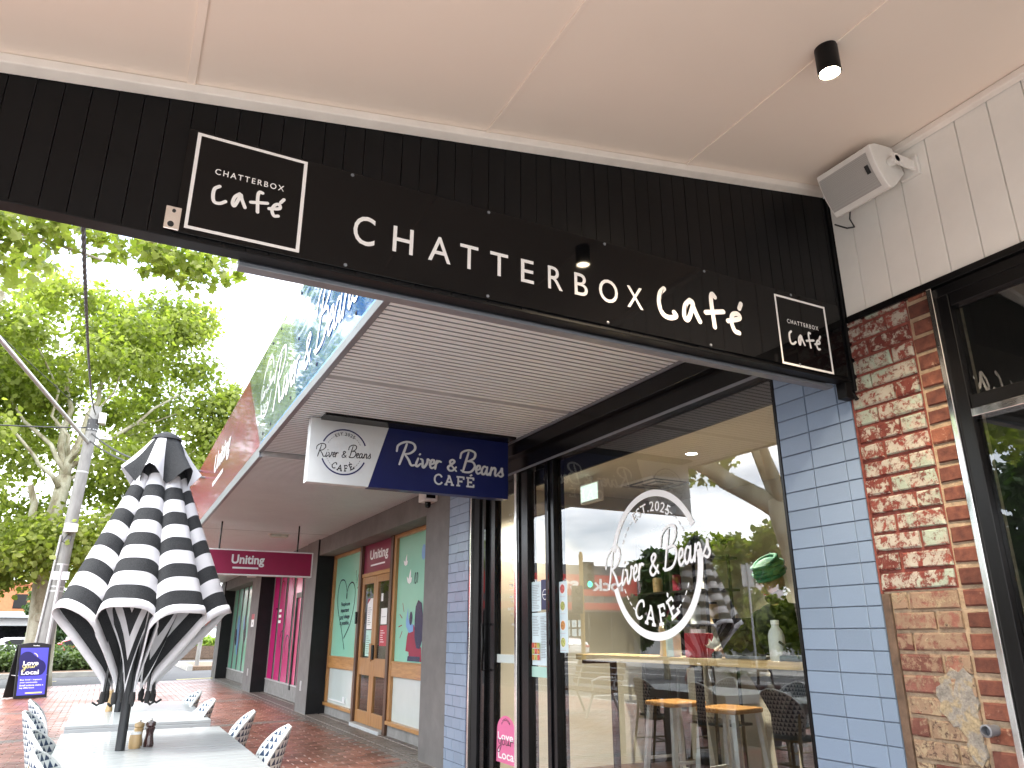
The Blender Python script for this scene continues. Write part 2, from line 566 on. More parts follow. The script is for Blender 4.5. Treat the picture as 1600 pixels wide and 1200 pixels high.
# ------------------------------------------------------------------ flat print: text and strokes
def text2d(body, bold=0.0, spacing=1.0, shear=0.0):
    cu = bpy.data.curves.new('lettering', 'FONT')
    cu.body = body
    cu.size = 1.0
    cu.offset = bold
    cu.space_character = spacing
    cu.shear = shear
    cu.resolution_u = 4
    cu.fill_mode = 'FRONT'
    o = bpy.data.objects.new('lettering', cu)
    COL.objects.link(o)
    bpy.context.view_layer.update()
    dg = bpy.context.evaluated_depsgraph_get()
    me = bpy.data.meshes.new_from_object(o.evaluated_get(dg))
    vs = np.array([tuple(v.co)[:2] for v in me.vertices]) if len(me.vertices) else np.zeros((0, 2))
    fs = [tuple(p.vertices) for p in me.polygons]
    bpy.data.objects.remove(o); bpy.data.curves.remove(cu); bpy.data.meshes.remove(me)
    return vs, fs

def fit(vf, x0, x1, y0, y1):
    v, f = vf
    lo, hi = v.min(0), v.max(0)
    s = np.array([(x1 - x0) / max(1e-6, hi[0] - lo[0]), (y1 - y0) / max(1e-6, hi[1] - lo[1])])
    return (v - lo) * s + np.array([x0, y0]), f

def join2d(*vfs):
    V, F, n = [], [], 0
    for v, f in vfs:
        V.append(np.asarray(v, float).reshape(-1, 2)); F += [tuple(i + n for i in q) for q in f]; n += len(v)
    return np.concatenate(V), F

def catmull(pts, sub=6):
    P = [np.array(p, float) for p in pts]
    if len(P) < 3: return P
    Q = [2 * P[0] - P[1]] + P + [2 * P[-1] - P[-2]]
    o = []
    for i in range(1, len(Q) - 2):
        for k in range(sub):
            t = k / sub
            a, b, c, d = Q[i - 1], Q[i], Q[i + 1], Q[i + 2]
            o.append(0.5 * ((2 * b) + (c - a) * t + (2 * a - 5 * b + 4 * c - d) * t * t + (3 * b - a - 3 * c + d) * t ** 3))
    o.append(P[-1])
    return o

def stroke(pts, w, smooth=True, cap=True, taper=0.0):
    p = catmull(pts) if smooth else [np.array(q, float) for q in pts]
    n = len(p)
    V, F = [], []
    for i in range(n):
        d = p[min(n - 1, i + 1)] - p[max(0, i - 1)]
        d = d / (np.linalg.norm(d) + 1e-9)
        if not smooth and 0 < i < n - 1:
            d1 = p[i] - p[i - 1]; d1 /= np.linalg.norm(d1) + 1e-9
            d2 = p[i + 1] - p[i]; d2 /= np.linalg.norm(d2) + 1e-9
            b = d1 + d2; b /= np.linalg.norm(b) + 1e-9
            d = b
        nn = np.array([-d[1], d[0]])
        u = i / max(1, n - 1)
        ww = w * (1 - taper * abs(2 * u - 1) ** 2) * 0.5
        V += [p[i] + nn * ww, p[i] - nn * ww]
        if i: F.append((2 * i - 2, 2 * i - 1, 2 * i + 1, 2 * i))
    if cap:
        for e, s_ in ((0, -1), (n - 1, 1)):
            d = (p[min(n - 1, e + 1)] - p[max(0, e - 1)]); d = d / (np.linalg.norm(d) + 1e-9) * s_
            nn = np.array([-d[1], d[0]])
            ww = w * (1 - taper) * 0.5
            b = len(V)
            ring = [p[e] + nn * ww * math.cos(a) + d * ww * math.sin(a) for a in [math.pi * k / 6 for k in range(7)]]
            V += ring
            F.append(tuple(range(b, b + 7))[::-1])
    return np.array(V), F

def strokes(lst, w, **k):
    return join2d(*[stroke(s, w, **k) for s in lst])

def arcpts(cx, cy, r, a0, a1, n=24, ry=None):
    ry = ry or r
    return [(cx + r * math.cos(R(a0 + (a1 - a0) * i / n)), cy + ry * math.sin(R(a0 + (a1 - a0) * i / n))) for i in range(n + 1)]

def ring2d(cx, cy, r, w, a0, a1, ry=None, n=40):
    return stroke(arcpts(cx, cy, r, a0, a1, n, ry), w, smooth=False, cap=False)

def on_arc(vf, cx, cy, r, deg_mid, out=True, sy=1.0):
    """bend a line of text (baseline y=0, centred on x=0) round a circle"""
    v, f = vf
    o = []
    for x, y in v:
        if out:
            a = R(deg_mid) - x / r; rr = r + y
        else:
            a = R(deg_mid) + x / r; rr = r - y
        o.append((cx + rr * math.cos(a), cy + sy * rr * math.sin(a)))
    return np.array(o), f

def sheet(vf, name, m, parent, org, ux, uy, nrm, off=0.002, local=False, label=None):
    """lay 2-D print on a surface"""
    v, f = vf
    org, ux, uy, nrm = map(np.array, (org, ux, uy, nrm))
    lift = (np.arange(len(v)) % 400)[:, None] * 5e-6      # crossing strokes never share a plane
    w3 = org + v[:, :1] * ux + v[:, 1:2] * uy + nrm * (off + lift)
    mb = MB(); mb.v = [tuple(p) for p in w3]; mb.f = list(f); mb.m = [0] * len(f)
    # make faces look along the normal
    if np.dot(np.cross(ux, uy), nrm) < 0: mb.f = [q[::-1] for q in mb.f]
    return build(mb, name, m, parent, local=local, label=label)

def poly2d(pts): return np.array(pts, float), [tuple(range(len(pts)))]
def rect2d(x0, x1, y0, y1): return poly2d([(x0, y0), (x1, y0), (x1, y1), (x0, y1)])
def ell2d(cx, cy, rx, ry, n=24, rot=0):
    c, s_ = math.cos(R(rot)), math.sin(R(rot))
    return poly2d([(cx + rx * math.cos(t) * c - ry * math.sin(t) * s_, cy + rx * math.cos(t) * s_ + ry * math.sin(t) * c) for t in [2 * math.pi * i / n for i in range(n)]])

# brush script "River & Beans", x-height 0.78, capitals about 2
SCRIPT = [
    [(0.62, 1.92), (0.38, 1.0), (0.12, 0.02)],
    [(-0.12, 1.15), (-0.02, 1.7), (0.55, 2.08), (1.12, 2.0), (1.25, 1.55), (0.9, 1.12), (0.45, 0.98)],
    [(0.48, 0.98), (0.78, 0.55), (1.0, 0.08), (1.28, 0.12)],
    [(1.52, 0.75), (1.38, 0.25), (1.45, 0.02), (1.72, 0.3)],
    [(1.72, 0.72), (1.86, 0.62), (1.88, 0.08), (2.0, 0.03), (2.22, 0.45), (2.26, 0.78), (2.42, 0.66)],
    [(2.42, 0.3), (2.72, 0.48), (2.74, 0.74), (2.56, 0.72), (2.44, 0.35), (2.56, 0.02), (2.85, 0.2)],
    [(2.98, 0.76), (2.9, 0.4), (2.86, 0.0)], [(2.92, 0.45), (3.1, 0.72), (3.3, 0.68)],
    [(4.52, 0.02), (4.1, 0.55), (4.02, 0.85), (4.22, 1.0), (4.36, 0.84), (4.1, 0.55), (3.86, 0.28), (3.98, 0.02), (4.25, 0.05), (4.5, 0.38)],
    [(5.5, 1.9), (5.28, 1.0), (5.05, 0.02)],
    [(4.82, 1.25), (4.95, 1.78), (5.5, 2.08), (6.0, 1.92), (5.98, 1.45), (5.6, 1.12), (5.3, 1.05)],
    [(5.35, 1.05), (5.85, 1.02), (6.02, 0.62), (5.7, 0.12), (5.2, 0.02), (4.92, 0.15)],
    [(6.12, 0.3), (6.42, 0.48), (6.44, 0.74), (6.26, 0.72), (6.14, 0.35), (6.26, 0.02), (6.58, 0.22)],
    [(7.0, 0.68), (6.8, 0.76), (6.6, 0.4), (6.66, 0.04), (6.86, 0.12), (7.02, 0.5), (7.06, 0.74)], [(7.05, 0.7), (7.0, 0.2), (7.1, 0.02), (7.3, 0.28)],
    [(7.42, 0.76), (7.36, 0.4), (7.3, 0.0)], [(7.36, 0.38), (7.6, 0.74), (7.74, 0.62), (7.7, 0.15), (7.8, 0.02), (7.98, 0.25)],
    [(7.98, 0.25), (8.2, 0.55), (8.28, 0.8), (8.3, 0.45), (8.38, 0.18), (8.2, 0.0), (8.0, 0.1)],
]
IDOT = [[(1.62, 1.1), (1.66, 1.16)]]
def script2d(w=0.17, lo=0, hi=None):
    return strokes(SCRIPT + IDOT, w, taper=0.25)

SLAB = {
    'C': [[(0.76, 0.74), (0.62, 0.93), (0.42, 0.98), (0.16, 0.82), (0.07, 0.5), (0.16, 0.18), (0.42, 0.02), (0.64, 0.07), (0.8, 0.25)]],
    'A': [[(0.1, 0.04), (0.42, 0.96)], [(0.42, 0.96), (0.76, 0.04)], [(0.24, 0.34), (0.62, 0.34)], [(-0.04, 0.05), (0.26, 0.05)], [(0.58, 0.05), (0.9, 0.05)], [(0.26, 0.94), (0.46, 0.94)]],
    'F': [[(0.16, 0.0), (0.16, 1.0)], [(-0.02, 0.06), (0.36, 0.06)], [(-0.02, 0.94), (0.74, 0.94)], [(0.7, 1.0), (0.7, 0.7)], [(0.16, 0.5), (0.52, 0.5)], [(0.5, 0.6), (0.5, 0.4)]],
    'E': [[(0.16, 0.0), (0.16, 1.0)], [(-0.02, 0.06), (0.76, 0.06)], [(-0.02, 0.94), (0.74, 0.94)], [(0.7, 1.0), (0.7, 0.72)], [(0.16, 0.5), (0.5, 0.5)], [(0.48, 0.6), (0.48, 0.4)], [(0.72, 0.0), (0.72, 0.3)], [(0.34, 1.14), (0.56, 1.3)]],
}
SLABX = {'C': (0, 0.86), 'A': (1.02, 0.9), 'F': (2.12, 0.8), 'E': (3.06, 0.8)}
def slabcafe(w=0.15, gap=1.0):
    o = []
    for ch in 'CAFE':
        x = SLABX[ch][0] * gap
        for st in SLAB[ch]:
            q = [(a + x, b) for a, b in st]
            o.append(stroke(q, w, smooth=len(q) > 3, cap=False))
    return join2d(*o)

def river_logo(ink_w=1.0):
    """round emblem, unit circle: broken ring, dotted inner ring, EST.2025, script, CAFE"""
    ring = join2d(ring2d(0, 0, 1.0, 0.085 * ink_w, 22, 158), ring2d(0, 0, 1.0, 0.085 * ink_w, 202, 338))
    dots = join2d(*[ring2d(0, 0, 0.8, 0.018, a, a + 5, n=2) for a in list(range(28, 62, 8)) + list(range(118, 152, 8)) + list(range(204, 232, 8)) + list(range(308, 336, 8))])
    v, f = text2d('EST.2025', 0.012, 1.15)
    v = v - np.array([(v[:, 0].min() + v[:, 0].max()) / 2, 0]); v = v * 0.20
    est = on_arc((v, f), 0, 0, 0.74, 90)
    v, f = slabcafe(0.16, 1.12)
    v = (v - np.array([2.15, 0])) * 0.27
    caf = on_arc((v, f), 0, 0, 0.86, 270, out=False)
    sv, sf = fit(script2d(0.15), -1.22, 1.22, -0.22, 0.38)
    # rise to the right a little
    sv = sv + np.stack([0 * sv[:, 0], 0.07 * sv[:, 0]], 1)
    return ring, dots, est, caf, (sv, sf)

# ------------------------------------------------------------------ ground
def slope_box(mb, x0, x1, y0, y1, top, thick, m=0):
    """slab following the fall of the footpath"""
    mb.hexa([(x0, y0, gz(x0) + top - thick), (x1, y0, gz(x1) + top - thick), (x1, y1, gz(x1) + top - thick), (x0, y1, gz(x0) + top - thick),
             (x0, y0, gz(x0) + top), (x1, y0, gz(x1) + top), (x1, y1, gz(x1) + top), (x0, y1, gz(x0) + top)], m)

mb = MB(); mb.add([(-700, -300, -.34), (700, -300, -.34), (700, 900, -.34), (-700, 900, -.34)], [(0, 1, 2, 3)])
tag(build(mb, 'ground', 'asphalt'), kind='structure')
mb = MB(); mb.box(-17.2, -4.36, -60, 300, -.36, -.326)
tag(build(mb, 'road', 'asphalt'), kind='structure')
MT['line'] = mat('road_line_paint', (0.62, 0.62, 0.60), 0.7, var=0.15, vs=9)
mb = MB()
for k in range(-4, 20): mb.box(-10.85, -10.72, k * 6.0, k * 6.0 + 3, -.326, -.322)
mb.box(-6.9, -6.8, -60, 26, -.326, -.322); mb.box(-14.8, -14.7, -60, 60, -.326, -.322)
for k in range(-2, 5): mb.box(-6.8, -4.5, k * 6.2, k * 6.2 + .1, -.326, -.3225)
tag(build(mb, 'road_marking', 'line'), kind='structure')
mb = MB(); slope_box(mb, -4.2, 3.6, 1.9, 26.0, -.008, .4)
footpath = tag(build(mb, 'footpath', 'paver_bed'), kind='structure')
mb = MB(); slope_box(mb, -4.2, 3.6, -9, 1.897, -.002, .4)
tag(build(mb, 'unseen_bounce_path', 'concrete'), kind='structure')  # unseen pale paving, added to bounce light up to the verandah ceiling
mb = MB(); mb.box(-4.36, -4.2, -9, 26, -.5, gz(-4.2) + .002)
tag(build(mb, 'kerb', 'concrete', bevel=.015), kind='structure')
mb = MB(); mb.box(-24, -17.2, -60, 44, -.5, -.2)
tag(build(mb, 'far_footpath', 'concrete', bevel=.02), kind='structure')
mb = MB(); slope_box(mb, -4.2, 14, 26.0, 60, -.012, .4)
tag(build(mb, 'side_street', 'asphalt'), kind='structure')
mb = MB()
for x0, x1, y0, y1 in ((-1.9, -1.2, 28.8, 28.95), (2.1, 3.3, 26.35, 26.75)):
    slope_box(mb, x0, x1, y0, y1, -.006, .004)
MT['tactile'] = mat('yellow_kerb_paint', (0.62, 0.55, 0.27), 0.8, var=0.2, vs=14)
tag(build(mb, 'ramp_marking', 'tactile'), kind='structure')
# garden beds at the corner
mb = MB(); slope_box(mb, -7.5, 1.7, 32.6, 38.5, .05, .3)
tag(build(mb, 'garden_bed', 'soil'), kind='structure')
mb = MB(); slope_box(mb, 3.3, 9.5, 35.0, 41, .04, .3)
tag(build(mb, 'mulch_bed', 'soil'), kind='structure')
mb = MB(); slope_box(mb, -7.6, 1.8, 32.42, 32.6, .09, .3); slope_box(mb, 3.1, 3.3, 34.8, 41, .08, .3); slope_box(mb, -2, 14, 42, 42.3, .1, .3)
tag(build(mb, 'garden_kerb', 'concrete'), kind='structure')

# pavers: rows run across the path, half bond; the largest 300 as single pieces
MT['paver'] = None
m, t, b = newmat('red_paver')
v = coords(t, world=True)
i = t.nodes.new('ShaderNodeObjectInfo')
a = t.nodes.new('ShaderNodeAttribute'); a.attribute_name = 'tone'
base = ramp(t, noise(t, v, 1.1, 4), [(0.3, (0.185, 0.075, 0.055)), (0.7, (0.25, 0.112, 0.085))])
fine = ramp(t, noise(t, v, 38, 5), [(0.3, (0.75, 0.75, 0.75)), (0.7, (1.2, 1.2, 1.2))])
c = mixc(t, 1.0, base, fine, 'MULTIPLY')
tv = mathn(t, 'ADD', a.outputs['Fac'], mathn(t, 'MULTIPLY', i.outputs['Random'], 0.0))
c = mixc(t, 1.0, c, ramp(t, tv, [(0, (0.62, 0.6, 0.58)), (1, (1.3, 1.28, 1.25))]), 'MULTIPLY')
L2 = t.links.new
L2(c, b.inputs['Base Color'])
L2(ramp(t, noise(t, v, 0.8, 4, .6), [(0.35, (0.28,) * 3), (0.65, (0.46,) * 3)]), b.inputs['Roughness'])
bumpn(t, b, noise(t, v, 130, 4), 0.25, .004)
MT['paver'] = m
MT['paver_grey'] = mat('grey_paver', (0.15, 0.125, 0.11), 0.42, var=0.25, vs=14, world=True, bump=0.2, bs=130, rvar=0.15)

PW, PD = 0.236, 0.122     # pitch across, pitch along
band_rows = lambda y: any(abs(y - q) < .13 for q in (7.9, 12.9, 17.35, 21.8, 4.0))
cells = []
row = 0
y = 1.97
while y < 25.9:
    x = G - .02 - (PW / 2 if row % 2 else 0)
    if row % 2: cells.append((G - .02 - PW / 4, y, PW / 2))
    while x > -4.1:
        cells.append((x - PW / 2, y, PW)); x -= PW
    # the strip in front of the recessed shopfronts
    if y > 8.3 and not (13.6 < y < 14.5 or 19.3 < y < 20.5):
        cells.append((G + .1, y, .24)); cells.append((G + .28, y, .1))
    y += PD; row += 1
fwd = Vector((math.sin(R(YAW)), math.cos(R(YAW)), 0))
rgt = Vector((math.cos(R(YAW)), -math.sin(R(YAW)), 0))
def in_view(x, y):
    p = Vector((x, y, 0)); f = p.dot(fwd); r = p.dot(rgt) / max(.1, f)
    z = (gz(x) - 1.25) / max(.1, f)
    return f > 3 and -.70 < r < -.07 and z > -.185
def hid(x, y):
    return -.3 < x < .95 and y < 8.2
def colour(x, y):
    return 1 if (x > 2.98 or band_rows(y)) else 0
vis = sorted([c for c in cells if in_view(c[0], c[1]) and not hid(c[0], c[1])], key=lambda c: c[0] ** 2 + c[1] ** 2)[:300]
vset = set(vis)
def paver_mesh(wd, m):
    me = unit_block('paver', m, (.14, .05, .03), .0)
    return me
pm = {}
def get_pm(wd, ci, k):
    key = (round(wd, 3), ci, k)
    if key not in pm:
        me = bpy.data.meshes.new('paver')
        hw, hd, ch = (wd - .013) / 2, (PD - .007) / 2, .004
        vs = [(-hw, -hd, -.03), (hw, -hd, -.03), (hw, hd, -.03), (-hw, hd, -.03), (-hw, -hd, -ch), (hw, -hd, -ch), (hw, hd, -ch), (-hw, hd, -ch),
              (-hw + ch, -hd + ch, 0), (hw - ch, -hd + ch, 0), (hw - ch, hd - ch, 0), (-hw + ch, hd - ch, 0)]
        fs = [(0, 1, 5, 4), (1, 2, 6, 5), (2, 3, 7, 6), (3, 0, 4, 7), (4, 5, 9, 8), (5, 6, 10, 9), (6, 7, 11, 10), (7, 4, 8, 11), (8, 9, 10, 11)]
        me.from_pydata(vs, [], fs)
        setmat(me, 'paver_grey' if ci else 'paver')
        at = me.attributes.new('tone', 'FLOAT', 'POINT')
        at.data.foreach_set('value', [k / 5.0] * len(vs))
        pm[key] = me
    return pm[key]
SL = math.atan(.024)
for x, y, wd in vis:
    o = inst('paver', get_pm(wd, colour(x, y), random.randrange(6)), footpath,
             (x, y, gz(x) + random.uniform(-.0015, .0015)), (random.uniform(-.006, .006), -SL + random.uniform(-.006, .006), random.uniform(-.008, .008)))
mbp = MB(); tones = []
for c in cells:
    if c in vset: continue
    x, y, wd = c
    hw, hd, ch = (wd - .013) / 2, (PD - .007) / 2, .004
    dz = random.uniform(-.0015, .0015)
    tx, ty = random.uniform(-.006, .006), random.uniform(-.006, .006)
    P = lambda a, b_, h: (x + a, y + b_, gz(x + a) + dz + h + a * tx + b_ * ty)
    mbp.add([P(-hw, -hd, -.015), P(hw, -hd, -.015), P(hw, hd, -.015), P(-hw, hd, -.015), P(-hw + ch, -hd + ch, 0), P(hw - ch, -hd + ch, 0), P(hw - ch, hd - ch, 0), P(-hw + ch, hd - ch, 0)],
            [(0, 1, 5, 4), (1, 2, 6, 5), (2, 3, 7, 6), (3, 0, 4, 7), (4, 5, 6, 7)], colour(x, y))
    tones += [random.random()] * 8
pv = build(mbp, 'paver', ['paver', 'paver_grey'], footpath)
at = pv.data.attributes.new('tone', 'FLOAT', 'POINT'); at.data.foreach_set('value', tones)
tag(pv, kind='stuff')

# ------------------------------------------------------------------ verandah of the black-fronted cafe
CZ = lambda x: 3.548 - 0.174 * (G - x)
ver = thing('verandah', 'sloping cream sheeted verandah ceiling with thin cover strips overhead', 'verandah', (1.0, 0, 3.2))
xe = [-1.25, -1.12, -.02, 1.075, 2.12, G - .002]
for a, b_ in zip(xe[:-1], xe[1:]):
    mb = MB()
    for y0, y1 in ((-2.6, -1.3), (-1.297, YF - .03)):
        mb.hexa([(a + .003, y0, CZ(a)), (b_ - .003, y0, CZ(b_)), (b_ - .003, y1, CZ(b_)), (a + .003, y1, CZ(a)),
                 (a + .003, y0, CZ(a) + .012), (b_ - .003, y0, CZ(b_) + .012), (b_ - .003, y1, CZ(b_) + .012), (a + .003, y1, CZ(a) + .012)])
    build(mb, 'ceiling_panel', 'ceiling', ver)
for k, x in enumerate(xe[1:-1]):
    wd = .028 if k == 1 else .016
    mb = MB(); z = CZ(x)
    mb.hexa([(x - wd / 2, -2.6, z - .008), (x + wd / 2, -2.6, z - .006), (x + wd / 2, YF - .04, z - .006), (x - wd / 2, YF - .04, z - .008),
             (x - wd / 2, -2.6, z - .001), (x + wd / 2, -2.6, z + .001), (x + wd / 2, YF - .04, z + .001), (x - wd / 2, YF - .04, z - .001)])
    build(mb, 'cover_strip', 'ceiling', ver, bevel=.002)
mb = MB(); a, b_ = -1.25, G - .03
mb.hexa([(a, YF - .045, CZ(a) - .034), (b_, YF - .045, CZ(b_) - .034), (b_, YF - .002, CZ(b_) - .046), (a, YF - .002, CZ(a) - .046),
         (a, YF - .045, CZ(a) - .001), (b_, YF - .045, CZ(b_) - .001), (b_, YF - .002, CZ(b_) - .001), (a, YF - .002, CZ(a) - .001)])
build(mb, 'end_cornice', 'trim', ver, bevel=.004)
mb = MB(); mb.hexa([(G - .034, -2.6, CZ(G) - .04), (G - .003, -2.6, CZ(G) - .05), (G - .003, YF - .05, CZ(G) - .05), (G - .034, YF - .05, CZ(G) - .04),
                    (G - .034, -2.6, CZ(G) - .008), (G - .003, -2.6, CZ(G) - .002), (G - .003, YF - .05, CZ(G) - .002), (G - .034, YF - .05, CZ(G) - .008)])
build(mb, 'wall_cornice', 'trim', ver, bevel=.004)
mb = MB(); mb.hexa([(-1.3, -2.6, CZ(-1.25) + .06), (G + .3, -2.6, CZ(G) + .06), (G + .3, YF + .05, CZ(G) + .06), (-1.3, YF + .05, CZ(-1.25) + .06),
                    (-1.3, -2.6, CZ(-1.25) + .09), (G + .3, -2.6, CZ(G) + .09), (G + .3, YF + .05, CZ(G) + .09), (-1.3, YF + .05, CZ(-1.25) + .09)])
build(mb, 'roof_sheet', 'galv', ver)
mb = MB(); mb.box(-1.28, -1.25, -2.6, YF, 2.46, CZ(-1.25) - .002)
build(mb, 'street_fascia', 'black_paint', ver)

fas = thing('fascia', 'black grooved board fascia closing the end of the verandah', 'fascia', (1.0, YF, 2.448))
# boards with V grooves
x = -1.25; k = 0
while x < 3.10:
    x1 = min(x + .0735, 3.11)
    j = random.uniform(-.0008, .0008)
    g_ = .0014
    mb = MB()
    zt = lambda q: CZ(q) - .04
    y0, y1 = YF + j, YF + .018
    mb.add([(x + g_, y0, 2.452), (x1 - g_, y0, 2.452), (x1 - g_, y0, zt(x1)), (x + g_, y0, zt(x)),
            (x, y1, 2.452), (x1, y1, 2.452), (x1, y1, zt(x1)), (x, y1, zt(x))],
           [(0, 1, 2, 3), (0, 3, 7, 4), (1, 5, 6, 2), (4, 5, 1, 0), (3, 2, 6, 7)])
    build(mb, 'board', 'black_paint', fas)
    x = x1; k += 1
mb = MB(); mb.hexa([(-1.25, YF + .019, 2.45), (G + .2, YF + .019, 2.45), (G + .2, YF + .06, 2.45), (-1.25, YF + .06, 2.45),
                    (-1.25, YF + .019, CZ(-1.25)), (G + .2, YF + .019, CZ(G)), (G + .2, YF + .06, CZ(G)), (-1.25, YF + .06, CZ(-1.25))])
build(mb, 'backing', 'black_paint', fas)
mb = MB(); mb.box(-1.25, 3.11, YF - .004, YF + .06, 2.442, 2.4515)
build(mb, 'bottom_capping', 'black_paint', fas, bevel=.002)
mb = MB(); mb.box(3.112, 3.15, YF - .012, YF + .05, 2.40, CZ(G) - .05); mb.box(3.06, 3.129, YF + .0, YF + .055, 2.36, 2.4415)
build(mb, 'end_post', 'black_paint', fas, bevel=.004)
mb = MB(); mb.tube([(3.09, YF + .02, 2.43), (3.128, YF + .0, 2.36), (3.16, YF - .03, 2.352), (3.16, YF - .035, 2.7)], .011, 8)
build(mb, 'downpipe_hook', 'black_metal', fas, smooth=True)

# the long acrylic name board
PO, PX, PZ, PN = (0, YF - .008, 0), (1, 0, 0), (0, 0, 1), (0, -1, 0)
sgn = thing('name_board', 'glossy black name board reading CHATTERBOX Café with framed emblems at both ends', 'sign', (1.5, YF - .006, 2.46))
mb = MB(); mb.box(-.002, 3.085, YF - .008, YF - .0015, 2.462, 2.85)
build(mb, 'panel', 'black_gloss', sgn, bevel=.0015)
LET = [('C', .568, .647, 2.566, 2.683), ('H', .715, .793, 2.571, 2.676), ('A', .853, .943, 2.570, 2.675), ('T', .981, 1.057, 2.570, 2.671), ('T', 1.108, 1.186, 2.570, 2.670),
       ('E', 1.243, 1.301, 2.569, 2.670), ('R', 1.366, 1.434, 2.568, 2.670), ('B', 1.491, 1.555, 2.568, 2.669), ('O', 1.611, 1.706, 2.565, 2.672), ('X', 1.752, 1.836, 2.568, 2.669)]
for ch, a, b_, z0, z1 in LET:
    sheet(fit(text2d(ch, .004), a, b_, z0, z1), 'letter', 'white_print', sgn, PO, PX, PZ, PN)
BIGC = [[(1.955, 2.696), (1.932, 2.669), (1.924, 2.616), (1.941, 2.572), (1.978, 2.562), (2.012, 2.576), (2.003, 2.592)]]
BIGA = [[(2.098, 2.671), (2.069, 2.639), (2.06, 2.586), (2.08, 2.575), (2.113, 2.648), (2.106, 2.668), (2.124, 2.621), (2.147, 2.577)]]
BIGF = [[(2.249, 2.719), (2.233, 2.731), (2.224, 2.694), (2.232, 2.568)], [(2.186, 2.630), (2.292, 2.655)]]
BIGE = [[(2.315, 2.614), (2.387, 2.64), (2.38, 2.662), (2.347, 2.651), (2.337, 2.611), (2.351, 2.572), (2.377, 2.566)], [(2.393, 2.692), (2.406, 2.718)]]
for s_ in (BIGC, BIGA, BIGF, BIGE):
    sheet(strokes(s_, .024), 'letter', 'white_print', sgn, PO, PX, PZ, PN)
BRUSH = [[[(1.950, 2.69), (1.934, 2.64), (1.94, 2.59)]], [[(2.075, 2.64), (2.07, 2.59)], [(2.09, 2.65), (2.078, 2.6)]]]
for s_ in BRUSH:
    sheet(strokes(s_, .003), 'brush_gap', 'black_gloss', sgn, PO, PX, PZ, PN, off=.0032)
def emblem(dx, sx, dz, nm):
    f = lambda p: (dx + (p[0] - .025) * sx, p[1] + dz)
    fr = join2d(*[poly2d([f(a), f(b_), f(c_), f(d_)]) for a, b_, c_, d_ in [
        ((.025, 2.842), (.388, 2.842), (.376, 2.831), (.037, 2.831)), ((.037, 2.831), (.037, 2.492), (.027, 2.481), (.025, 2.842)),
        ((.376, 2.831), (.388, 2.842), (.389, 2.481), (.377, 2.492)), ((.037, 2.492), (.377, 2.492), (.389, 2.481), (.027, 2.481))]])
    sheet(fr, 'emblem_frame', 'white_print', sgn, PO, PX, PZ, PN)
    tx = fit(text2d('CHATTERBOX', .01, 1.35), f((.094, 0))[0], f((.318, 0))[0], 2.700 + dz, 2.722 + dz)
    sheet(tx, 'emblem_text', 'white_print', sgn, PO, PX, PZ, PN)
    ss = [[(.114, 2.659), (.1, 2.646), (.098, 2.619), (.104, 2.598), (.121, 2.596), (.138, 2.608)],
          [(.178, 2.649), (.165, 2.634), (.16, 2.61), (.167, 2.600), (.177, 2.628), (.182, 2.648), (.187, 2.631), (.2, 2.603)],
          [(.25, 2.673), (.24, 2.674), (.236, 2.655), (.241, 2.597)], [(.216, 2.628), (.269, 2.639)],
          [(.276, 2.62), (.31, 2.63), (.307, 2.645), (.294, 2.639), (.286, 2.619), (.294, 2.598), (.308, 2.6)], [(.312, 2.654), (.321, 2.668)]]
    sheet(strokes([[f(p) for p in q] for q in ss], .0115), 'emblem_script', 'white_print', sgn, PO, PX, PZ, PN)
emblem(.025, 1.0, 0, 'a')
emblem(2.632, .955, -.02, 'b')
# screws
sm = MB(); sm.lathe([(.0, 0), (.007, 0), (.006, .003), (0, .004)], n=8)
scr = bpy.data.meshes.new('screw'); scr.from_pydata([(a, -c, b_) for a, b_, c in sm.v], [], sm.f); setmat(scr, 'gutter')
for x in (.55, 1.1, 1.65, 2.2, 2.75):
    for z in (2.475, 2.84):
        inst('screw', scr, sgn, (x, YF - .008, z))
mb = MB(); mb.box(-.032, .014, YF - .014, YF - .0085, 2.464, 2.545)
br = build(mb, 'corner_clip', 'chrome', sgn, bevel=.002)
mb = MB(); mb.lathe([(0, -.004), (.009, -.003), (.01, 0), (0, .001)], (-.012, YF - .0145, 2.482), 10, axis='y'); mb.lathe([(0, -.004), (.005, -.003), (.006, 0), (0, .001)], (-.008, YF - .0145, 2.53), 10, axis='y')
build(mb, 'bolt', 'rubber', br)
# flashing behind the lower edge of the fascia
fl = MB(); fl.box(.21, 3.05, YF + .062, YF + .112, 2.424, 2.44); fl.box(.21, 3.05, YF + .10, YF + .112, 2.4405, 2.50)
tag(build(fl, 'barge_flashing', 'gutter', bevel=.003), 'long grey folded steel flashing tucked behind the fascia bottom edge', 'flashing')

# downlight
dl = thing('downlight', 'black cylinder downlight glowing on the cream ceiling', 'ceiling light', (2.104, 1.475, CZ(2.104)))
mb = MB(); r = .042
mb.lathe([(r * .96, .004), (r, -.004), (r, -.118), (r * .9, -.12), (r * .88, -.10)], (0, 0, 0), 28)
o = build(mb, 'can', 'black_paint', dl, local=True, smooth=True)
mb = MB(); mb.lathe([(0, -.112), (r * .86, -.114), (r * .86, -.108), (0, -.106)], (0, 0, 0), 28)
build(mb, 'lens', 'lens_warm', dl, local=True, smooth=True)
dl.rotation_euler = (0, 0, 0)
ld = bpy.data.lights.new('downlight_lamp', 'SPOT')
ld.energy = 95; ld.color = (1.0, 0.80, 0.56); ld.spot_size = R(125); ld.spot_blend = 0.7; ld.shadow_soft_size = .035
lo = bpy.data.objects.new('downlight_lamp', ld); COL.objects.link(lo); lo.parent = dl; lo.location = (0, 0, -.135)

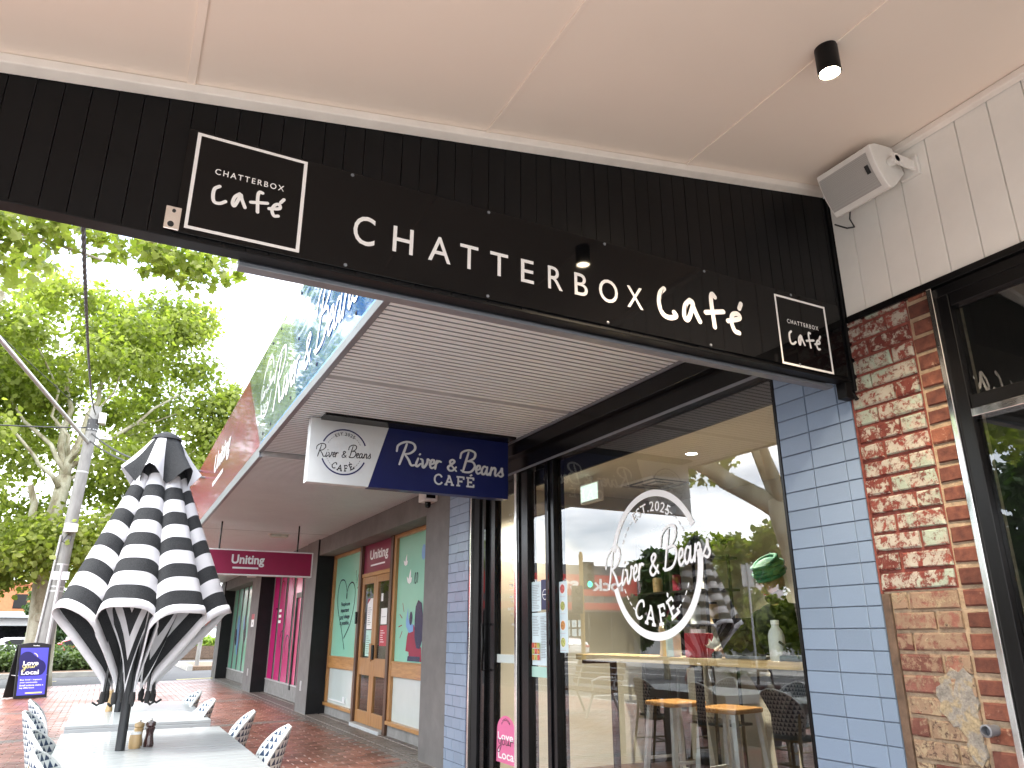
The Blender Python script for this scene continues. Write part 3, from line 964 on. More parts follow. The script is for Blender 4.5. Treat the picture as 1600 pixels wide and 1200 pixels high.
# loudspeaker on the wall
sp = thing('loudspeaker', 'white wall loudspeaker with perforated grille tilted down in the corner', 'speaker', (2.985, 2.02, 3.385))
MT['grille'] = None
m, t, b = newmat('perforated_grille')
v = coords(t, off=False)
vo = t.nodes.new('ShaderNodeTexVoronoi'); vo.inputs['Scale'].default_value = 420; vo.inputs['Randomness'].default_value = 0.0
t.links.new(v, vo.inputs['Vector'])
t.links.new(ramp(t, vo.outputs['Distance'], [(0.25, (0.20, 0.195, 0.185)), (0.45, (0.40, 0.39, 0.375))]), b.inputs['Base Color'])
b.inputs['Roughness'].default_value = 0.5
MT['grille'] = m
tl = Matrix.Rotation(R(-27), 3, 'Y')
def spt(p):
    q = tl @ Vector(p); return (q.x, q.y, q.z)
def curve_body(hw, x0s, z0, z1, xb):
    """body extruded along y; front bowed"""
    prof = [(xb, z0 * .62), (x0s * .4, z0), (x0s, z0)] + [(x0s - .018 * math.sin(math.pi * k / 8), z0 + (z1 - z0) * k / 8) for k in range(1, 8)] + [(x0s, z1), (x0s * .4, z1), (xb, z1 * .62)]
    mb = MB(); n = len(prof)
    for y in (-hw, hw):
        for x, z in prof: mb.v.append(spt((x, y, z)))
    mb.f.append(tuple(range(n))); mb.f.append(tuple(reversed(range(n, 2 * n))))
    for i in range(n): mb.f.append(((i + 1) % n, i, n + i, n + (i + 1) % n))
    mb.m = [0] * len(mb.f)
    return mb
build(curve_body(.155, -.085, -.115, .115, .085), 'cabinet', 'white_plastic', sp, local=True, bevel=.006)
gb = MB(); k = 10
for y in (-.128, .145):
    for i in range(k + 1):
        z = -.088 + .176 * i / k
        gb.v.append(spt((-.0875 - .018 * math.cos(math.pi * z / .23), y, z)))
for i in range(k): gb.f.append((i, i + 1, k + 2 + i, k + 1 + i)); gb.m.append(0)
build(gb, 'grille', 'grille', sp, local=True, smooth=True)
mb = MB(); mb.hexa([spt(p) for p in [(-.112, -.118, -.012), (-.108, -.118, -.012), (-.108, -.100, -.012), (-.112, -.100, -.012), (-.112, -.118, .03), (-.108, -.118, .03), (-.108, -.100, .03), (-.112, -.100, .03)]])
build(mb, 'badge', 'rubber', sp, local=True)
mb = MB(); mb.box(-.02, .135, -.2, -.188, -.028, .028); mb.box(.12, .143, -.215, -.12, -.05, .05); mb.lathe([(.02, -.2), (.024, -.185), (.02, -.155)], (0, 0, 0), 12, axis='y')
build(mb, 'bracket', 'white_plastic', sp, local=True, bevel=.003)
mb = MB(); mb.tube([spt((.03, .12, -.07)), (.06, .14, -.13), (.115, .16, -.15), (.14, .22, -.12), (.143, .29, -.06)], .004, 6)
build(mb, 'wire', 'cable', sp, local=True, smooth=True)

# ------------------------------------------------------------------ shopfront of the black-fronted cafe: boards, bricks, window
shop = thing('brick_shopfront', 'shopfront with white boards above worn painted brick pier and bright framed window', 'shopfront', (G, 0, 0))
y = YF - .014; bw = .149
while y > -3.0:
    mb = MB(); y0 = y - bw if y < YF - .02 else 2.212
    gq = .0035
    mb.add([(G, y - gq, 2.79), (G, y0 + gq, 2.79), (G, y0 + gq, 3.53), (G, y - gq, 3.53), (G + .014, y, 2.79), (G + .014, y0, 2.79), (G + .014, y0, 3.53), (G + .014, y, 3.53)],
           [(0, 3, 2, 1), (0, 4, 7, 3), (1, 2, 6, 5), (0, 1, 5, 4), (3, 7, 6, 2)])
    build(mb, 'cladding_board', 'cladding', shop)
    y = y0
mb = MB(); mb.box(G + .015, G + .1, -3, YF + .05, 2.78, 3.6)
build(mb, 'wall_backing', 'cladding', shop)
mb = MB(); mb.box(G - .016, G + .03, -3, YF - .02, 2.755, 2.789); mb.box(G + .002, G + .2, -3, 1.9, 2.705, 2.752)
build(mb, 'head_flashing', 'black_metal', shop, bevel=.002)
# brick pier
mb = MB(); mb.box(G + .010, G + .25, 1.892, 2.006, -.02, 2.775)
build(mb, 'mortar_bed', 'mortar', shop)
mb = MB(); mb.box(G + .011, G + .25, 2.006, 2.372, 1.44, 2.775)
build(mb, 'mortar_bed', 'mortar_red', shop)
mb = MB(); mb.box(G + .012, G + .25, 2.006, 2.372, -.02, 1.44)
build(mb, 'mortar_bed', 'mortar', shop)
def brickmat(name, paint, dirt):
    """fired brick with flaking paint; paint = list of (amount threshold, colour)"""
    m, t, b = newmat(name)
    v = coords(t, world=True)
    i = t.nodes.new('ShaderNodeObjectInfo')
    c = ramp(t, noise(t, v, 26, 6), [(0.3, dirt[0]), (0.55, dirt[1]), (0.75, dirt[2])])
    c = mixc(t, 1.0, c, ramp(t, i.outputs['Random'], [(0, (0.6, 0.52, 0.5)), (0.5, (1.0, 0.95, 0.95)), (1, (1.4, 1.35, 1.2))]), 'MULTIPLY')
    h = noise(t, v, 55, 8, 0.7)
    for thr, sc_, col in paint:
        n = noise(t, v, sc_, 9, 0.72, 0.3)
        n = mathn(t, 'ADD', n, mathn(t, 'MULTIPLY', mathn(t, 'SUBTRACT', i.outputs['Random'], 0.5), 0.16))
        f = ramp(t, n, [(thr - .035, (0, 0, 0)), (thr + .04, (1, 1, 1))])
        pc = ramp(t, noise(t, v, 9, 5), [(0.35, tuple(q * .82 for q in col)), (0.65, col)])
        c = mixc(t, f, c, pc)
        h = mathn(t, 'ADD', h, mathn(t, 'MULTIPLY', f, 0.35))
    spk = ramp(t, noise(t, v, 170, 3), [(0.66, (0, 0, 0)), (0.70, (1, 1, 1))])
    c = mixc(t, mathn(t, 'MULTIPLY', spk, 0.5), c, (0.05, 0.035, 0.03))
    t.links.new(c, b.inputs['Base Color'])
    b.inputs['Roughness'].default_value = 0.88
    bumpn(t, b, h, 0.55, .006)
    return m
RED = ((0.085, 0.030, 0.022), (0.15, 0.055, 0.037), (0.21, 0.085, 0.055))
m, t, b = newmat('mixed_plaster_patch')
v = coords(t, world=True)
c = ramp(t, noise(t, v, 13, 7, .65, .5), [(.36, (.17, .16, .145)), (.5, (.25, .235, .21)), (.56, (.28, .235, .16)), (.68, (.33, .27, .17))])
c = mixc(t, 1.0, c, ramp(t, noise(t, v, 90, 5), [(.3, (.7,) * 3), (.7, (1.2,) * 3)]), 'MULTIPLY')
vo = t.nodes.new('ShaderNodeTexVoronoi'); vo.feature = 'DISTANCE_TO_EDGE'; vo.inputs['Scale'].default_value = 11; t.links.new(v, vo.inputs['Vector'])
crk = ramp(t, vo.outputs['Distance'], [(0, (.9,) * 3), (.012, (1,) * 3)])
t.links.new(mixc(t, 1.0, c, crk, 'MULTIPLY'), b.inputs['Base Color']); b.inputs['Roughness'].default_value = .95
bumpn(t, b, mathn(t, 'ADD', crk, noise(t, v, 60, 6)), .6, .008)
MT['stain_grey'] = m
MT['brick_white'] = brickmat('flaking_white_brick', [(0.475, 24, (0.42, 0.39, 0.33)), (0.55, 8, (0.36, 0.43, 0.35)), (0.60, 34, (0.17, 0.065, 0.05))], ((0.15, 0.03, 0.024), (0.21, 0.05, 0.036), (0.28, 0.09, 0.07)))
MT['brick_red'] = brickmat('bare_red_brick', [(0.66, 20, (0.44, 0.28, 0.2))], RED)
MT['brick_tan'] = brickmat('worn_tan_brick', [(0.47, 12, (0.27, 0.185, 0.125)), (0.58, 20, (0.34, 0.27, 0.175)), (0.63, 40, (0.10, 0.06, 0.045))], ((0.15, 0.06, 0.045), (0.21, 0.09, 0.07), (0.26, 0.13, 0.10)))
ub = {(k, s_): unit_block('brick', k, (.05, .035, .09), .042, s_) for k in ('brick_white', 'brick_red', 'brick_tan') for s_ in range(4)}
ch = .0862
z = -.02; rowi = 0
while z < 2.74:
    hgt = min(ch - .012, 2.772 - z)
    kind_ = 'brick_tan' if z < 1.43 else 'brick_white'
    yr = 2.325 if z < 1.43 else (2.366 if z < 2.37 else 2.366)
    yl = 2.012
    cut = yl + (.118 if rowi % 2 else .232) + random.uniform(-.006, .006)
    spans = [(yl, cut - .005), (cut + .006, yr)] if rowi % 5 != 2 or z > 1.43 else [(yl, yl + .10), (yl + .11, yr)]
    if kind_ == 'brick_white' and 1.43 <= z < 1.53: spans = [(yl, yr)]
    for a, b_ in spans:
        k2 = kind_ if not (z < .75 and random.random() < .4) else 'brick_red'
        inst('brick', ub[(k2, random.randrange(4))], shop, (G + .050 + random.uniform(-.002, .003), (a + b_) / 2, z + hgt / 2 + random.uniform(-.001, .001)),
             (random.uniform(-.006, .006), 0, random.uniform(-.01, .01)), (.104, (b_ - a) * random.uniform(.97, 1.0), hgt * random.uniform(.95, 1.0)))
    a, b_ = 1.895 + random.uniform(-.004, .002), 2.0 + random.uniform(-.012, .002)
    inst('brick', ub[('brick_red', random.randrange(4))], shop, (G + .055 + random.uniform(-.003, .003), (a + b_) / 2, z + hgt / 2 + random.uniform(-.002, .002)),
         (random.uniform(-.014, .014), 0, random.uniform(-.014, .014)), (.11, b_ - a, hgt * random.uniform(.80, .93)))
    z += ch; rowi += 1
def blob_patch(nm, m, cy, cz, pts, d):
    mb = MB()
    mb.prism([(cy + a, cz + b_) for a, b_ in pts], lambda u, v, dd: (G - dd, u, v), -.03, d)
    build(mb, nm, m, shop, bevel=.002)
blob_patch('cement_patch', 'stain_grey', 2.10, 1.0, [(.085 + .0, .02), (.078, .045), (.058, .055), (.06, .082), (.022, .095), (.0, .125), (-.03, .108), (-.055, .125), (-.085, .09), (-.078, .04), (-.092, -.01), (-.08, -.05), (-.09, -.10), (-.082, -.15), (-.09, -.20), (-.06, -.245), (-.03, -.22), (-.012, -.17), (-.02, -.14), (.01, -.10), (.03, -.105), (.052, -.07), (.08, -.05), (.07, -.015)], .004)
if False: blob_patch('plaster_patch', 'ochre_patch', 2.105, .965, [(.05, .0), (.03, .035), (-.03, .03), (-.05, -.01), (-.02, -.04), (.03, -.03)], .0055)
if False: blob_patch('plaster_patch', 'ochre_patch', 2.06, 1.11, [(.04, .0), (.02, .025), (-.03, .02), (-.035, -.015), (.02, -.02)], .0055)
mb = MB(); mb.box(G - .004, G + .1, 2.333, 2.372, -.02, 1.43)
build(mb, 'timber_strip', 'timber_trim', shop, bevel=.003)
mb = MB(); mb.box(G - .001, G + .1, 2.3665, 2.3745, 1.4305, 2.40)
build(mb, 'timber_strip', 'mortar_red', shop)
mb = MB(); mb.lathe([(.021, 0), (.021, -.035), (.024, -.037), (.024, -.06), (.018, -.062), (.017, -.03)], (G, 1.962, .90), 16, axis='x')
mb.tube([(G + .05, 1.962, .9), (G - .01, 1.962, .9)], .019, 12)
build(mb, 'vent_pipe', 'gutter', shop, smooth=True)
# window frame
mb = MB(); mb.box(G - .02, G + .07, 1.862, 1.888, -.02, 2.752)
build(mb, 'bright_frame', 'chrome', shop, bevel=.003)
mb = MB(); mb.box(G - .004, G + .07, 1.802, 1.8615, -.02, 2.704); mb.box(G + .003, G + .07, -3, 1.8015, 2.645, 2.7045); mb.box(G + .003, G + .07, -3, 1.8015, 2.165, 2.225)
build(mb, 'dark_frame', 'black_metal', shop, bevel=.003)
mb = MB(); mb.box(G - .008, G + .06, -3, 1.8015, 2.128, 2.1645); mb.box(G - .006, G + .06, -3, 1.8015, 1.10, 1.127)
build(mb, 'transom_bar', 'chrome', shop, bevel=.003)
mb = MB(); mb.box(G + .03, G + .036, -3, 1.801, 2.2255, 2.6445)
build(mb, 'glass_pane', 'glass_dark', shop)
mb = MB(); mb.box(G + .03, G + .036, -3, 1.801, 1.1275, 2.1275)
build(mb, 'glass_pane', 'glass_dark', shop)
mb = MB(); mb.box(G + .03, G + .036, -3, 1.801, .1, 1.0995)
build(mb, 'glass_pane', 'glass_dark', shop)
mb = MB()
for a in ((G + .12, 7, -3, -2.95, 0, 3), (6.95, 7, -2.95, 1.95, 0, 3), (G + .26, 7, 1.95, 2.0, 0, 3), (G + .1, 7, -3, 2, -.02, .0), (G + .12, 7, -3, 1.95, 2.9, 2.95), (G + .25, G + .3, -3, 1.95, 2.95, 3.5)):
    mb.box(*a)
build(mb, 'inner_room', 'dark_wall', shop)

# ------------------------------------------------------------------ the blue tiled cafe next door
SZ = 2.935      # soffit height of its awning
riv = thing('tiled_cafe_shopfront', 'cafe shopfront with pale blue tiled piers, black frames and big reflecting window', 'cafe', (G, 4.5, 0))
tub = {k: [unit_block('tile', k, (.25, .012, .022), .0, s_) for s_ in range(1)][0] for k in ('tile', 'tile_pale')}
def tile_pier(cols, z0, z1, kind_, stagger):
    z = z0; r_ = 0
    while z < z1 - .02:
        h = min(.0985, z1 - z)
        for a, b_ in (cols if not stagger or r_ % 2 == 0 else stagger):
            inst('tile', tub[kind_], riv, (G + .006 + random.uniform(-.0006, .0006), (a + b_) / 2, z + h / 2), (random.uniform(-.002, .002), random.uniform(-.004, .004), random.uniform(-.004, .004)), (.012, abs(b_ - a) - .0045, h - .0045))
        z += .0985; r_ += 1
tile_pier([(2.379, 2.459), (2.459, 2.659), (2.659, 2.862)], .0, 2.92, 'tile', None)
tile_pier([(7.035, 7.155), (7.155, 7.355), (7.355, 7.553)], .0, 2.92, 'tile_pale', [(7.035, 7.095), (7.095, 7.295), (7.295, 7.495), (7.495, 7.553)])
for a, b_ in ((2.376, 2.864), (7.033, 7.5535)):
    mb = MB(); mb.box(G + .008, G + .3, a, b_, -.05, 2.93)
    build(mb, 'pier_core', 'grout', riv)
# frames
fr = MB()
fr.box(G - .03, G + .09, 2.8645, 7.03, 2.655, 2.80)           # head
fr.box(G - .085, G + .09, 2.8645, 7.03, 2.8015, SZ - .002)    # upper head box
build(fr, 'head_frame', 'black_metal', riv, bevel=.004)
mb = MB(); mb.box(G - .10, G - .0855, 2.40, 7.03, 2.915, SZ + .02); mb.box(G - .036, G - .0305, 2.866, 7.03, 2.652, 2.672)
build(mb, 'head_trim', 'gutter', riv, bevel=.002)
def upright(y0, y1, x0=-.02, x1=.09, m='black_metal', z0=-.02, z1=2.6545):
    mb = MB(); mb.box(G + x0, G + x1, y0, y1, z0, z1)
    return build(mb, 'upright_frame', m, riv, bevel=.003)
upright(2.866, 2.884, .0)
upright(5.290, 5.352, -.02)
upright(5.3535, 5.372, -.035, .09, 'black_gloss')
upright(5.3735, 5.470, .0)
upright(5.767, 5.90, -.005)
upright(5.9015, 5.930, -.02, .09, 'black_gloss')
upright(5.9315, 5.974, -.03, .03, 'chrome')
upright(6.464, 6.60, .02)
upright(6.6015, 6.64, -.012, .09, 'black_gloss')
upright(6.6415, 6.80, .03)
upright(6.8015, 6.93, .01, .09, 'render_dark')
upright(6.9315, 6.962, -.02, .05, 'chrome')
upright(6.9635, 7.030, .004, .09, 'midnight')
mb = MB(); mb.box(G + .0, G + .09, 2.8845, 5.2895, -.02, .10)
build(mb, 'bottom_rail', 'black_metal', riv, bevel=.003)
mb = MB(); mb.box(G + .02, G + .03, 2.8845, 5.2895, .1005, 2.6545)
pane = build(mb, 'glass_pane', 'glass_river', riv)
mb = MB(); mb.box(G + .03, G + .038, 5.4705, 5.7665, .02, 2.6545)
side = build(mb, 'glass_pane', 'glass_river', riv)
mb = MB(); mb.box(G + .05, G + .058, 5.9745, 6.4635, .12, 2.6545)
door = build(mb, 'door_glass', 'glass_door', riv)
mb = MB(); mb.box(G + .035, G + .075, 5.9745, 6.4635, .01, .1195)
build(mb, 'door_rail', 'black_metal', riv, bevel=.003)
mb = MB(); mb.box(G + .049, G + .06, 5.975, 6.463, 1.02, 1.09)
build(mb, 'frosted_band', 'frost', riv)
mb = MB(); mb.tube([(G - .0, 6.57, .95), (G - .05, 6.57, .95), (G - .05, 6.57, 1.35), (G - .0, 6.57, 1.35)], .012, 10)
build(mb, 'door_handle', 'black_metal', riv, smooth=True)
# emblem on the window
WO, WX, WZ, WN = (G + .0195, 0, 0), (0, -1, 0), (0, 0, 1), (-1, 0, 0)
ring, dots, est, caf, scr_ = river_logo()
def place(vf, s, cy, cz, k=0.0):
    v, f = vf
    v = np.stack([v[:, 0] * s - cy, v[:, 1] * s + cz], 1)
    return v, f
ringb = join2d(stroke(arcpts(0, 0, 1.0, 26, 166, 44), .095, smooth=False, cap=False), stroke(arcpts(0, 0, 1.0, 198, 366, 44), .11, smooth=False, cap=False))
for nm, vf in (('emblem_ring', ringb), ('emblem_dots', dots), ('emblem_text', est), ('emblem_cafe', caf)):
    sheet(place(vf, .462, 4.06, 1.705), nm, 'vinyl_white', riv, WO, WX, WZ, WN, off=.0015)
sv, sf = fit(strokes(SCRIPT + IDOT, .155, taper=.2), -1.22, 1.22, -.24, .40)
sv = sv + np.stack([0 * sv[:, 0], .13 * sv[:, 0]], 1)
sheet(place((sv, sf), .462, 4.06, 1.73), 'emblem_script', 'vinyl_white', riv, WO, WX, WZ, WN, off=.0028)
# small white lettering on the glass door
DO = (G + .0495, 0, 0)
for s_, y0, y1, z0, z1 in (('81 WA', 6.22, 6.02, 2.305, 2.325), ('H & S SH', 6.26, 6.02, 2.25, 2.27), ('TRADING HOURS', 6.22, 5.60, 1.66, 1.69), ('MOND', 6.2, 6.02, 1.57, 1.59), ('7.00', 6.18, 6.07, 1.53, 1.55),
                          ('SATURD', 6.24, 6.02, 1.465, 1.487), ('7.30', 6.18, 6.07, 1.42, 1.44), ('Ph:', 6.16, 6.08, 1.33, 1.352)):
    sheet(fit(text2d(s_, .01, 1.1), -y0, -y1, z0, z1), 'door_lettering', 'letter_grey', riv, DO, WX, WZ, WN)
for z in (1.64, 1.715):
    sheet(rect2d(-6.22, -5.98, z, z + .004), 'door_rule', 'letter_grey', riv, DO, WX, WZ, WN)
for vf in (ring2d(0, 0, 1, .04, 20, 158), ring2d(0, 0, 1, .04, 202, 340), fit(script2d(.14), -1.2, 1.2, -.2, .36)):
    sheet(place(vf, .17, 6.03, 1.93), 'door_emblem', 'letter_grey', riv, DO, WX, WZ, WN)
st = thing('door_sticker', 'rose pink Love your Local sticker low on the glass door', 'sticker', (G + .048, 6.2, .25))
arch = [(-6.46, .215), (-6.01, .215), (-6.01, .46), (-6.10, .46)] + [(-6.275 + .175 * math.cos(R(a)), .46 + .13 * math.sin(R(a))) for a in range(15, 181, 15)] + [(-6.45, .46)]
mb = MB(); mb.prism(arch, lambda u, v, d: (G + .0485 - d, -u, v), 0, .0015); build(mb, 'vinyl', 'pinksticker', st)
SO = (G + .047, 0, 0)
for s_, a, b_, z0, z1, m_ in (('Love', -6.43, -6.14, .395, .455, 'vinyl_white'), ('Local', -6.42, -6.10, .245, .315, 'vinyl_white')):
    sheet(fit(text2d(s_, .016), a, b_, z0, z1), 'lettering', m_, st, SO, WX, WZ, WN, off=.0008)
sheet(on_arc((lambda q: ((q[0] - q[0].mean(0) * np.array([1, 0])) * .028, q[1]))(text2d('WYNDHAM', .02, 1.2)), -6.275, .46, .09, 90), 'lettering', 'black_ink', st, SO, WX, WZ, WN, off=.0008)
YOUR = [[(0, .6), (.15, .1), (.4, .15), (.5, .6)], [(.5, .6), (.45, -.2), (.2, -.75), (-.1, -.8), (0, -.45), (.45, .0)], [(.9, .55), (.68, .45), (.7, .05), (.95, .08), (1.0, .45), (.88, .58)], [(1.25, .55), (1.22, .1), (1.45, .08), (1.6, .5), (1.6, .1), (1.75, .12)], [(1.9, .5), (1.88, .0), (1.95, .4), (2.15, .55), (2.3, .45)]]
sheet(fit(strokes(YOUR, .08), -6.44, -6.13, .29, .405), 'lettering', 'black_ink', st, SO, WX, WZ, WN, off=.0012)
# posters in the window
MT['dish_a'] = mat('dish_print_orange', (0.55, 0.25, 0.07), 0.5, var=.6, vs=60)
MT['dish_b'] = mat('dish_print_green', (0.42, 0.45, 0.12), 0.5, var=.6, vs=60)
MT['dish_c'] = mat('dish_print_red', (0.60, 0.12, 0.10), 0.5, var=.6, vs=60)
def poster(nm, lab, x, y0, y1, z0, z1, m_, extra=(), group=None):
    p = thing(nm, lab, 'poster', (x, (y0 + y1) / 2, z0), group)
    mb = MB(); mb.box(x - .0012, x, min(y0, y1), max(y0, y1), z0, z1); build(mb, 'sheet', m_, p)
    for k, (nm2, vf, m2) in enumerate(extra):
        sheet(vf, nm2, m2, p, (x - .0012, 0, 0), WX, WZ, WN, off=.0006 + .0002 * k)
    return p
ex = []
for k, (z, mm) in enumerate(((1.60, 'dish_c'), (1.47, 'dish_b'), (1.325, 'dish_a'), (1.20, 'dish_b'))):
    ex.append(('dish', ell2d(-5.235 + .0 * k, z, .042, .042), 'paper')); ex.append(('dish', ell2d(-5.235, z, .034, .034), mm))
    ex.append(('caption', rect2d(-5.275, -5.195, z - .062, z - .056), 'letter_grey'))
poster('menu_poster', 'tall pale menu strip with four round dishes by the window mullion', G + .0190, 5.285, 5.165, 1.125, 1.655, 'paper_blue', ex)
lines = lambda y0, y1, z0, z1, n: [('print', rect2d(-y0, -(y0 + (y1 - y0) * random.uniform(.6, 1)), z0 + (z1 - z0) * i / n, z0 + (z1 - z0) * i / n + .004), 'letter_grey') for i in range(n)]
poster('menu_sheet', 'pale menu sheet with dense print at top of the narrow sidelight', G + .0290, 5.755, 5.60, 1.44, 1.68, 'paper_blue', [('print', rect2d(-5.745, -5.745 + random.uniform(.08, .135), 1.46 + .0135 * i, 1.463 + .0135 * i), 'gutter') for i in range(15)])
poster('notice_sheet', 'navy notice with small round white emblem in the narrow sidelight', G + .0290, 5.595, 5.475, 1.45, 1.69, 'navy', [('emblem_ring', ring2d(-5.53, 1.57, .04, .006, 0, 300), 'vinyl_white'), ('emblem_text', rect2d(-5.57, -5.49, 1.567, 1.573), 'vinyl_white')])
poster('menu_sheet', 'large pale menu sheet with food photographs low in narrow sidelight', G + .0290, 5.755, 5.485, 1.02, 1.43, 'paper_blue',
       [('print', rect2d(-5.745, -5.745 + random.uniform(.08, .125), 1.25 + .0125 * i, 1.253 + .0125 * i), 'gutter') for i in range(13)] + [('print', rect2d(-5.60, -5.60 + random.uniform(.06, .105), 1.08 + .0125 * i, 1.083 + .0125 * i), 'gutter') for i in range(26)] +
       [('photo', rect2d(-5.745 + .045 * i, -5.705 + .045 * i, 1.06 + .047 * j, 1.10 + .047 * j), ('dish_a', 'dish_b', 'dish_c')[(i + j) % 3]) for i in range(3) for j in range(3)])
poster('window_film', 'mint green film strip under the menu sheets in the sidelight', G + .0290, 5.765, 5.473, .93, 1.01, 'paper_mint')

# interior of the cafe
mb = MB(); mb.box(G + .1, 8.6, 2.55, 7.02, -.05, .0); build(mb, 'inner_floor', 'floor_timber', riv)
mb = MB(); mb.box(G + .1, 8.6, 7.02, 7.1, 0, 2.9); mb.box(8.6, 8.7, 2.5, 7.1, 0, 2.9); mb.box(G + .3, 8.6, 2.45, 2.55, 0, 2.9)
build(mb, 'inner_wall', 'interior', riv)
mb = MB(); mb.box(5.75, 5.85, 3.2, 6.94, 0, 2.749); build(mb, 'inner_partition', 'interior', riv)
mb = MB(); mb.box(G + .14, 8.6, 2.55, 7.02, 2.75, 2.8); build(mb, 'inner_ceiling', 'interior_ceil', riv)
mb = MB(); mb.box(G + .11, G + .135, 2.866, 6.4, 2.53, 2.92); build(mb, 'bulkhead', 'render_dark', riv)
mb = MB(); mb.box(5.2, 8.0, 6.95, 7.018, 0, 2.3); mb.box(7.9, 8.55, 2.7, 5.6, 0, 1.1)
build(mb, 'inner_joinery', 'dark_wall', riv)
mb = MB(); mb.box(3.27, 3.64, 2.97, 5.26, 1.075, 1.115); bar_ = build(mb, 'bar_top', 'pine', riv, bevel=.003)
mb = MB()
for y in (3.1, 4.2, 5.2): mb.bar((3.3, y, 1.06), (3.6, y, 1.06), .03, .03); mb.bar((3.58, y, 0), (3.58, y, 1.075), .04, .04)
build(mb, 'bar_bracket', 'black_metal', riv)
for x, y in ((4.28, 4.9), (3.75, 6.55)):
    q = thing('recessed_light', 'small round recessed light glowing in the ceiling %s' % ('above the bar' if y < 5 else 'behind the glass door'), 'ceiling light', (x, y, 2.75))
    mb = MB(); mb.lathe([(0, -.004), (.045, -.004), (.05, 0), (0, .0)], n=20); build(mb, 'lens', 'lens_cool', q, local=True)
    mb = MB(); mb.tube([(.055 * math.cos(a), .055 * math.sin(a), -.003) for a in [2 * math.pi * k / 20 for k in range(20)]], .006, 6, closed=True); build(mb, 'rim', 'white_plastic', q, local=True)
    ld = bpy.data.lights.new('recessed_lamp', 'SPOT'); ld.energy = 190 if y < 5 else 60; ld.color = (1, .88, .7); ld.spot_size = R(120); ld.spot_blend = .6; ld.shadow_soft_size = .04
    lo = bpy.data.objects.new('recessed_lamp', ld); COL.objects.link(lo); lo.parent = q; lo.location = (0, 0, -.02)
ext = thing('exit_light', 'white emergency exit light box hanging from ceiling inside the cafe', 'exit sign', (4.06, 6.15, 2.75))
mb = MB(); mb.box(-.03, .03, -.17, .17, -.26, -.06); build(mb, 'case', 'white_plastic', ext, local=True, bevel=.01)
mb = MB(); mb.box(-.033, -.0305, -.15, .15, -.24, -.08); build(mb, 'diffuser', emat('exit_diffuser', (.8, 1, .88), .35), ext, local=True)
mb = MB(); mb.box(-.01, .01, -.02, .02, -.06, 0); build(mb, 'stem', 'white_plastic', ext, local=True)
dif = thing('air_diffuser', 'square slotted air diffuser set into cafe ceiling', 'air vent', (4.85, 6.1, 2.75))
for k in range(5):
    mb = MB(); a = .30 - .055 * k; bq = a - .03
    mb.add([(-a, -a, -.004), (a, -a, -.004), (a, a, -.004), (-a, a, -.004), (-bq, -bq, -.02), (bq, -bq, -.02), (bq, bq, -.02), (-bq, bq, -.02)], [(0, 1, 5, 4), (1, 2, 6, 5), (2, 3, 7, 6), (3, 0, 4, 7)])
    build(mb, 'louvre', 'gutter' if k % 2 else 'white_plastic', dif, local=True)
# rack with plants
rk = thing('shelf_rack', 'black metal open shelf rack holding pot plants inside cafe', 'shelf', (5.0, 6.0, 0))
for y in (-.5, .0, .5):
    for x in (-.15, .15):
        mb = MB(); mb.bar((x, y, 0), (x, y, 1.98), .022, .022); build(mb, 'post', 'black_metal', rk, local=True)
for z in (.5, 1.0, 1.33, 1.64, 1.93):
    mb = MB(); mb.box(-.17, .17, -.6, .6, z, z + .022); build(mb, 'shelf', 'black_metal', rk, local=True)

# ------------------------------------------------------------------ awnings over the path
def ribbed(mb, x0, x1, y0, y1, z, pitch=.0605):
    """underside sheet with narrow pressed ribs running across"""
    y = y0; prof = []
    while y < y1 - pitch:
        prof += [(y, z), (y + pitch * .70, z), (y + pitch * .71, z + .03), (y + pitch * .99, z + .03)]
        y += pitch
    prof.append((y1, z))
    n = len(prof)
    for x in (x0, x1):
        for a, b_ in prof: mb.v.append((x, a, b_))
    o = len(mb.v) - 2 * n
    for i in range(n - 1):
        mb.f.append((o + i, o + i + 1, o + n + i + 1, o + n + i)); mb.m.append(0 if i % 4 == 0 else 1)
GX = 1.045
YJ0, YJ1 = 7.33, 8.69     # slanting joint between the two fascias
aw = thing('ribbed_awning', 'pale ribbed metal awning with blue fascia lettered River & Beans', 'awning', (2.0, 5, SZ))
for a, b_ in ((2.42, 4.9), (4.902, 7.33)):
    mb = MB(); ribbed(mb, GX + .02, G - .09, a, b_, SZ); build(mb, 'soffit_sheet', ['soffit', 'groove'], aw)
mb = MB(); mb.box(GX + .03, G + .3, 2.40, 7.33, SZ + .05, SZ + .09); build(mb, 'roof_sheet', 'galv', aw)
mb = MB(); mb.box(GX - .006, GX + .035, 2.40, 7.335, SZ - .012, SZ + .055); build(mb, 'edge_channel', 'gutter', aw, bevel=.004)
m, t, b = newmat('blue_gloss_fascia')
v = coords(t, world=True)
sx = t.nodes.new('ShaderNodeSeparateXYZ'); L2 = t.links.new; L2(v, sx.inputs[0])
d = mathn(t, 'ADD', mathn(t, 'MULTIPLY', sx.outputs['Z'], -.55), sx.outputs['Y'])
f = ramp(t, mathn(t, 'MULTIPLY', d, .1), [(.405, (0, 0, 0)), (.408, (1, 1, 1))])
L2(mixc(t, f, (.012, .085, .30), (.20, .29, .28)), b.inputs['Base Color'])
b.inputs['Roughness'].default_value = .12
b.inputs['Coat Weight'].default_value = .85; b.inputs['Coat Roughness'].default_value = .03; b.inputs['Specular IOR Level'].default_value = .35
mpn = t.nodes.new('ShaderNodeMapping'); mpn.inputs['Scale'].default_value = (1, 1.0, 2.6); L2(v, mpn.inputs['Vector'])
bumpn(t, b, noise(t, mpn.outputs['Vector'], 1.9, 1, .5, 1.0), .6, .035)
MT['blue_gloss'] = m
m, t, b = newmat('crimson_gloss_fascia')
v = coords(t, world=True)
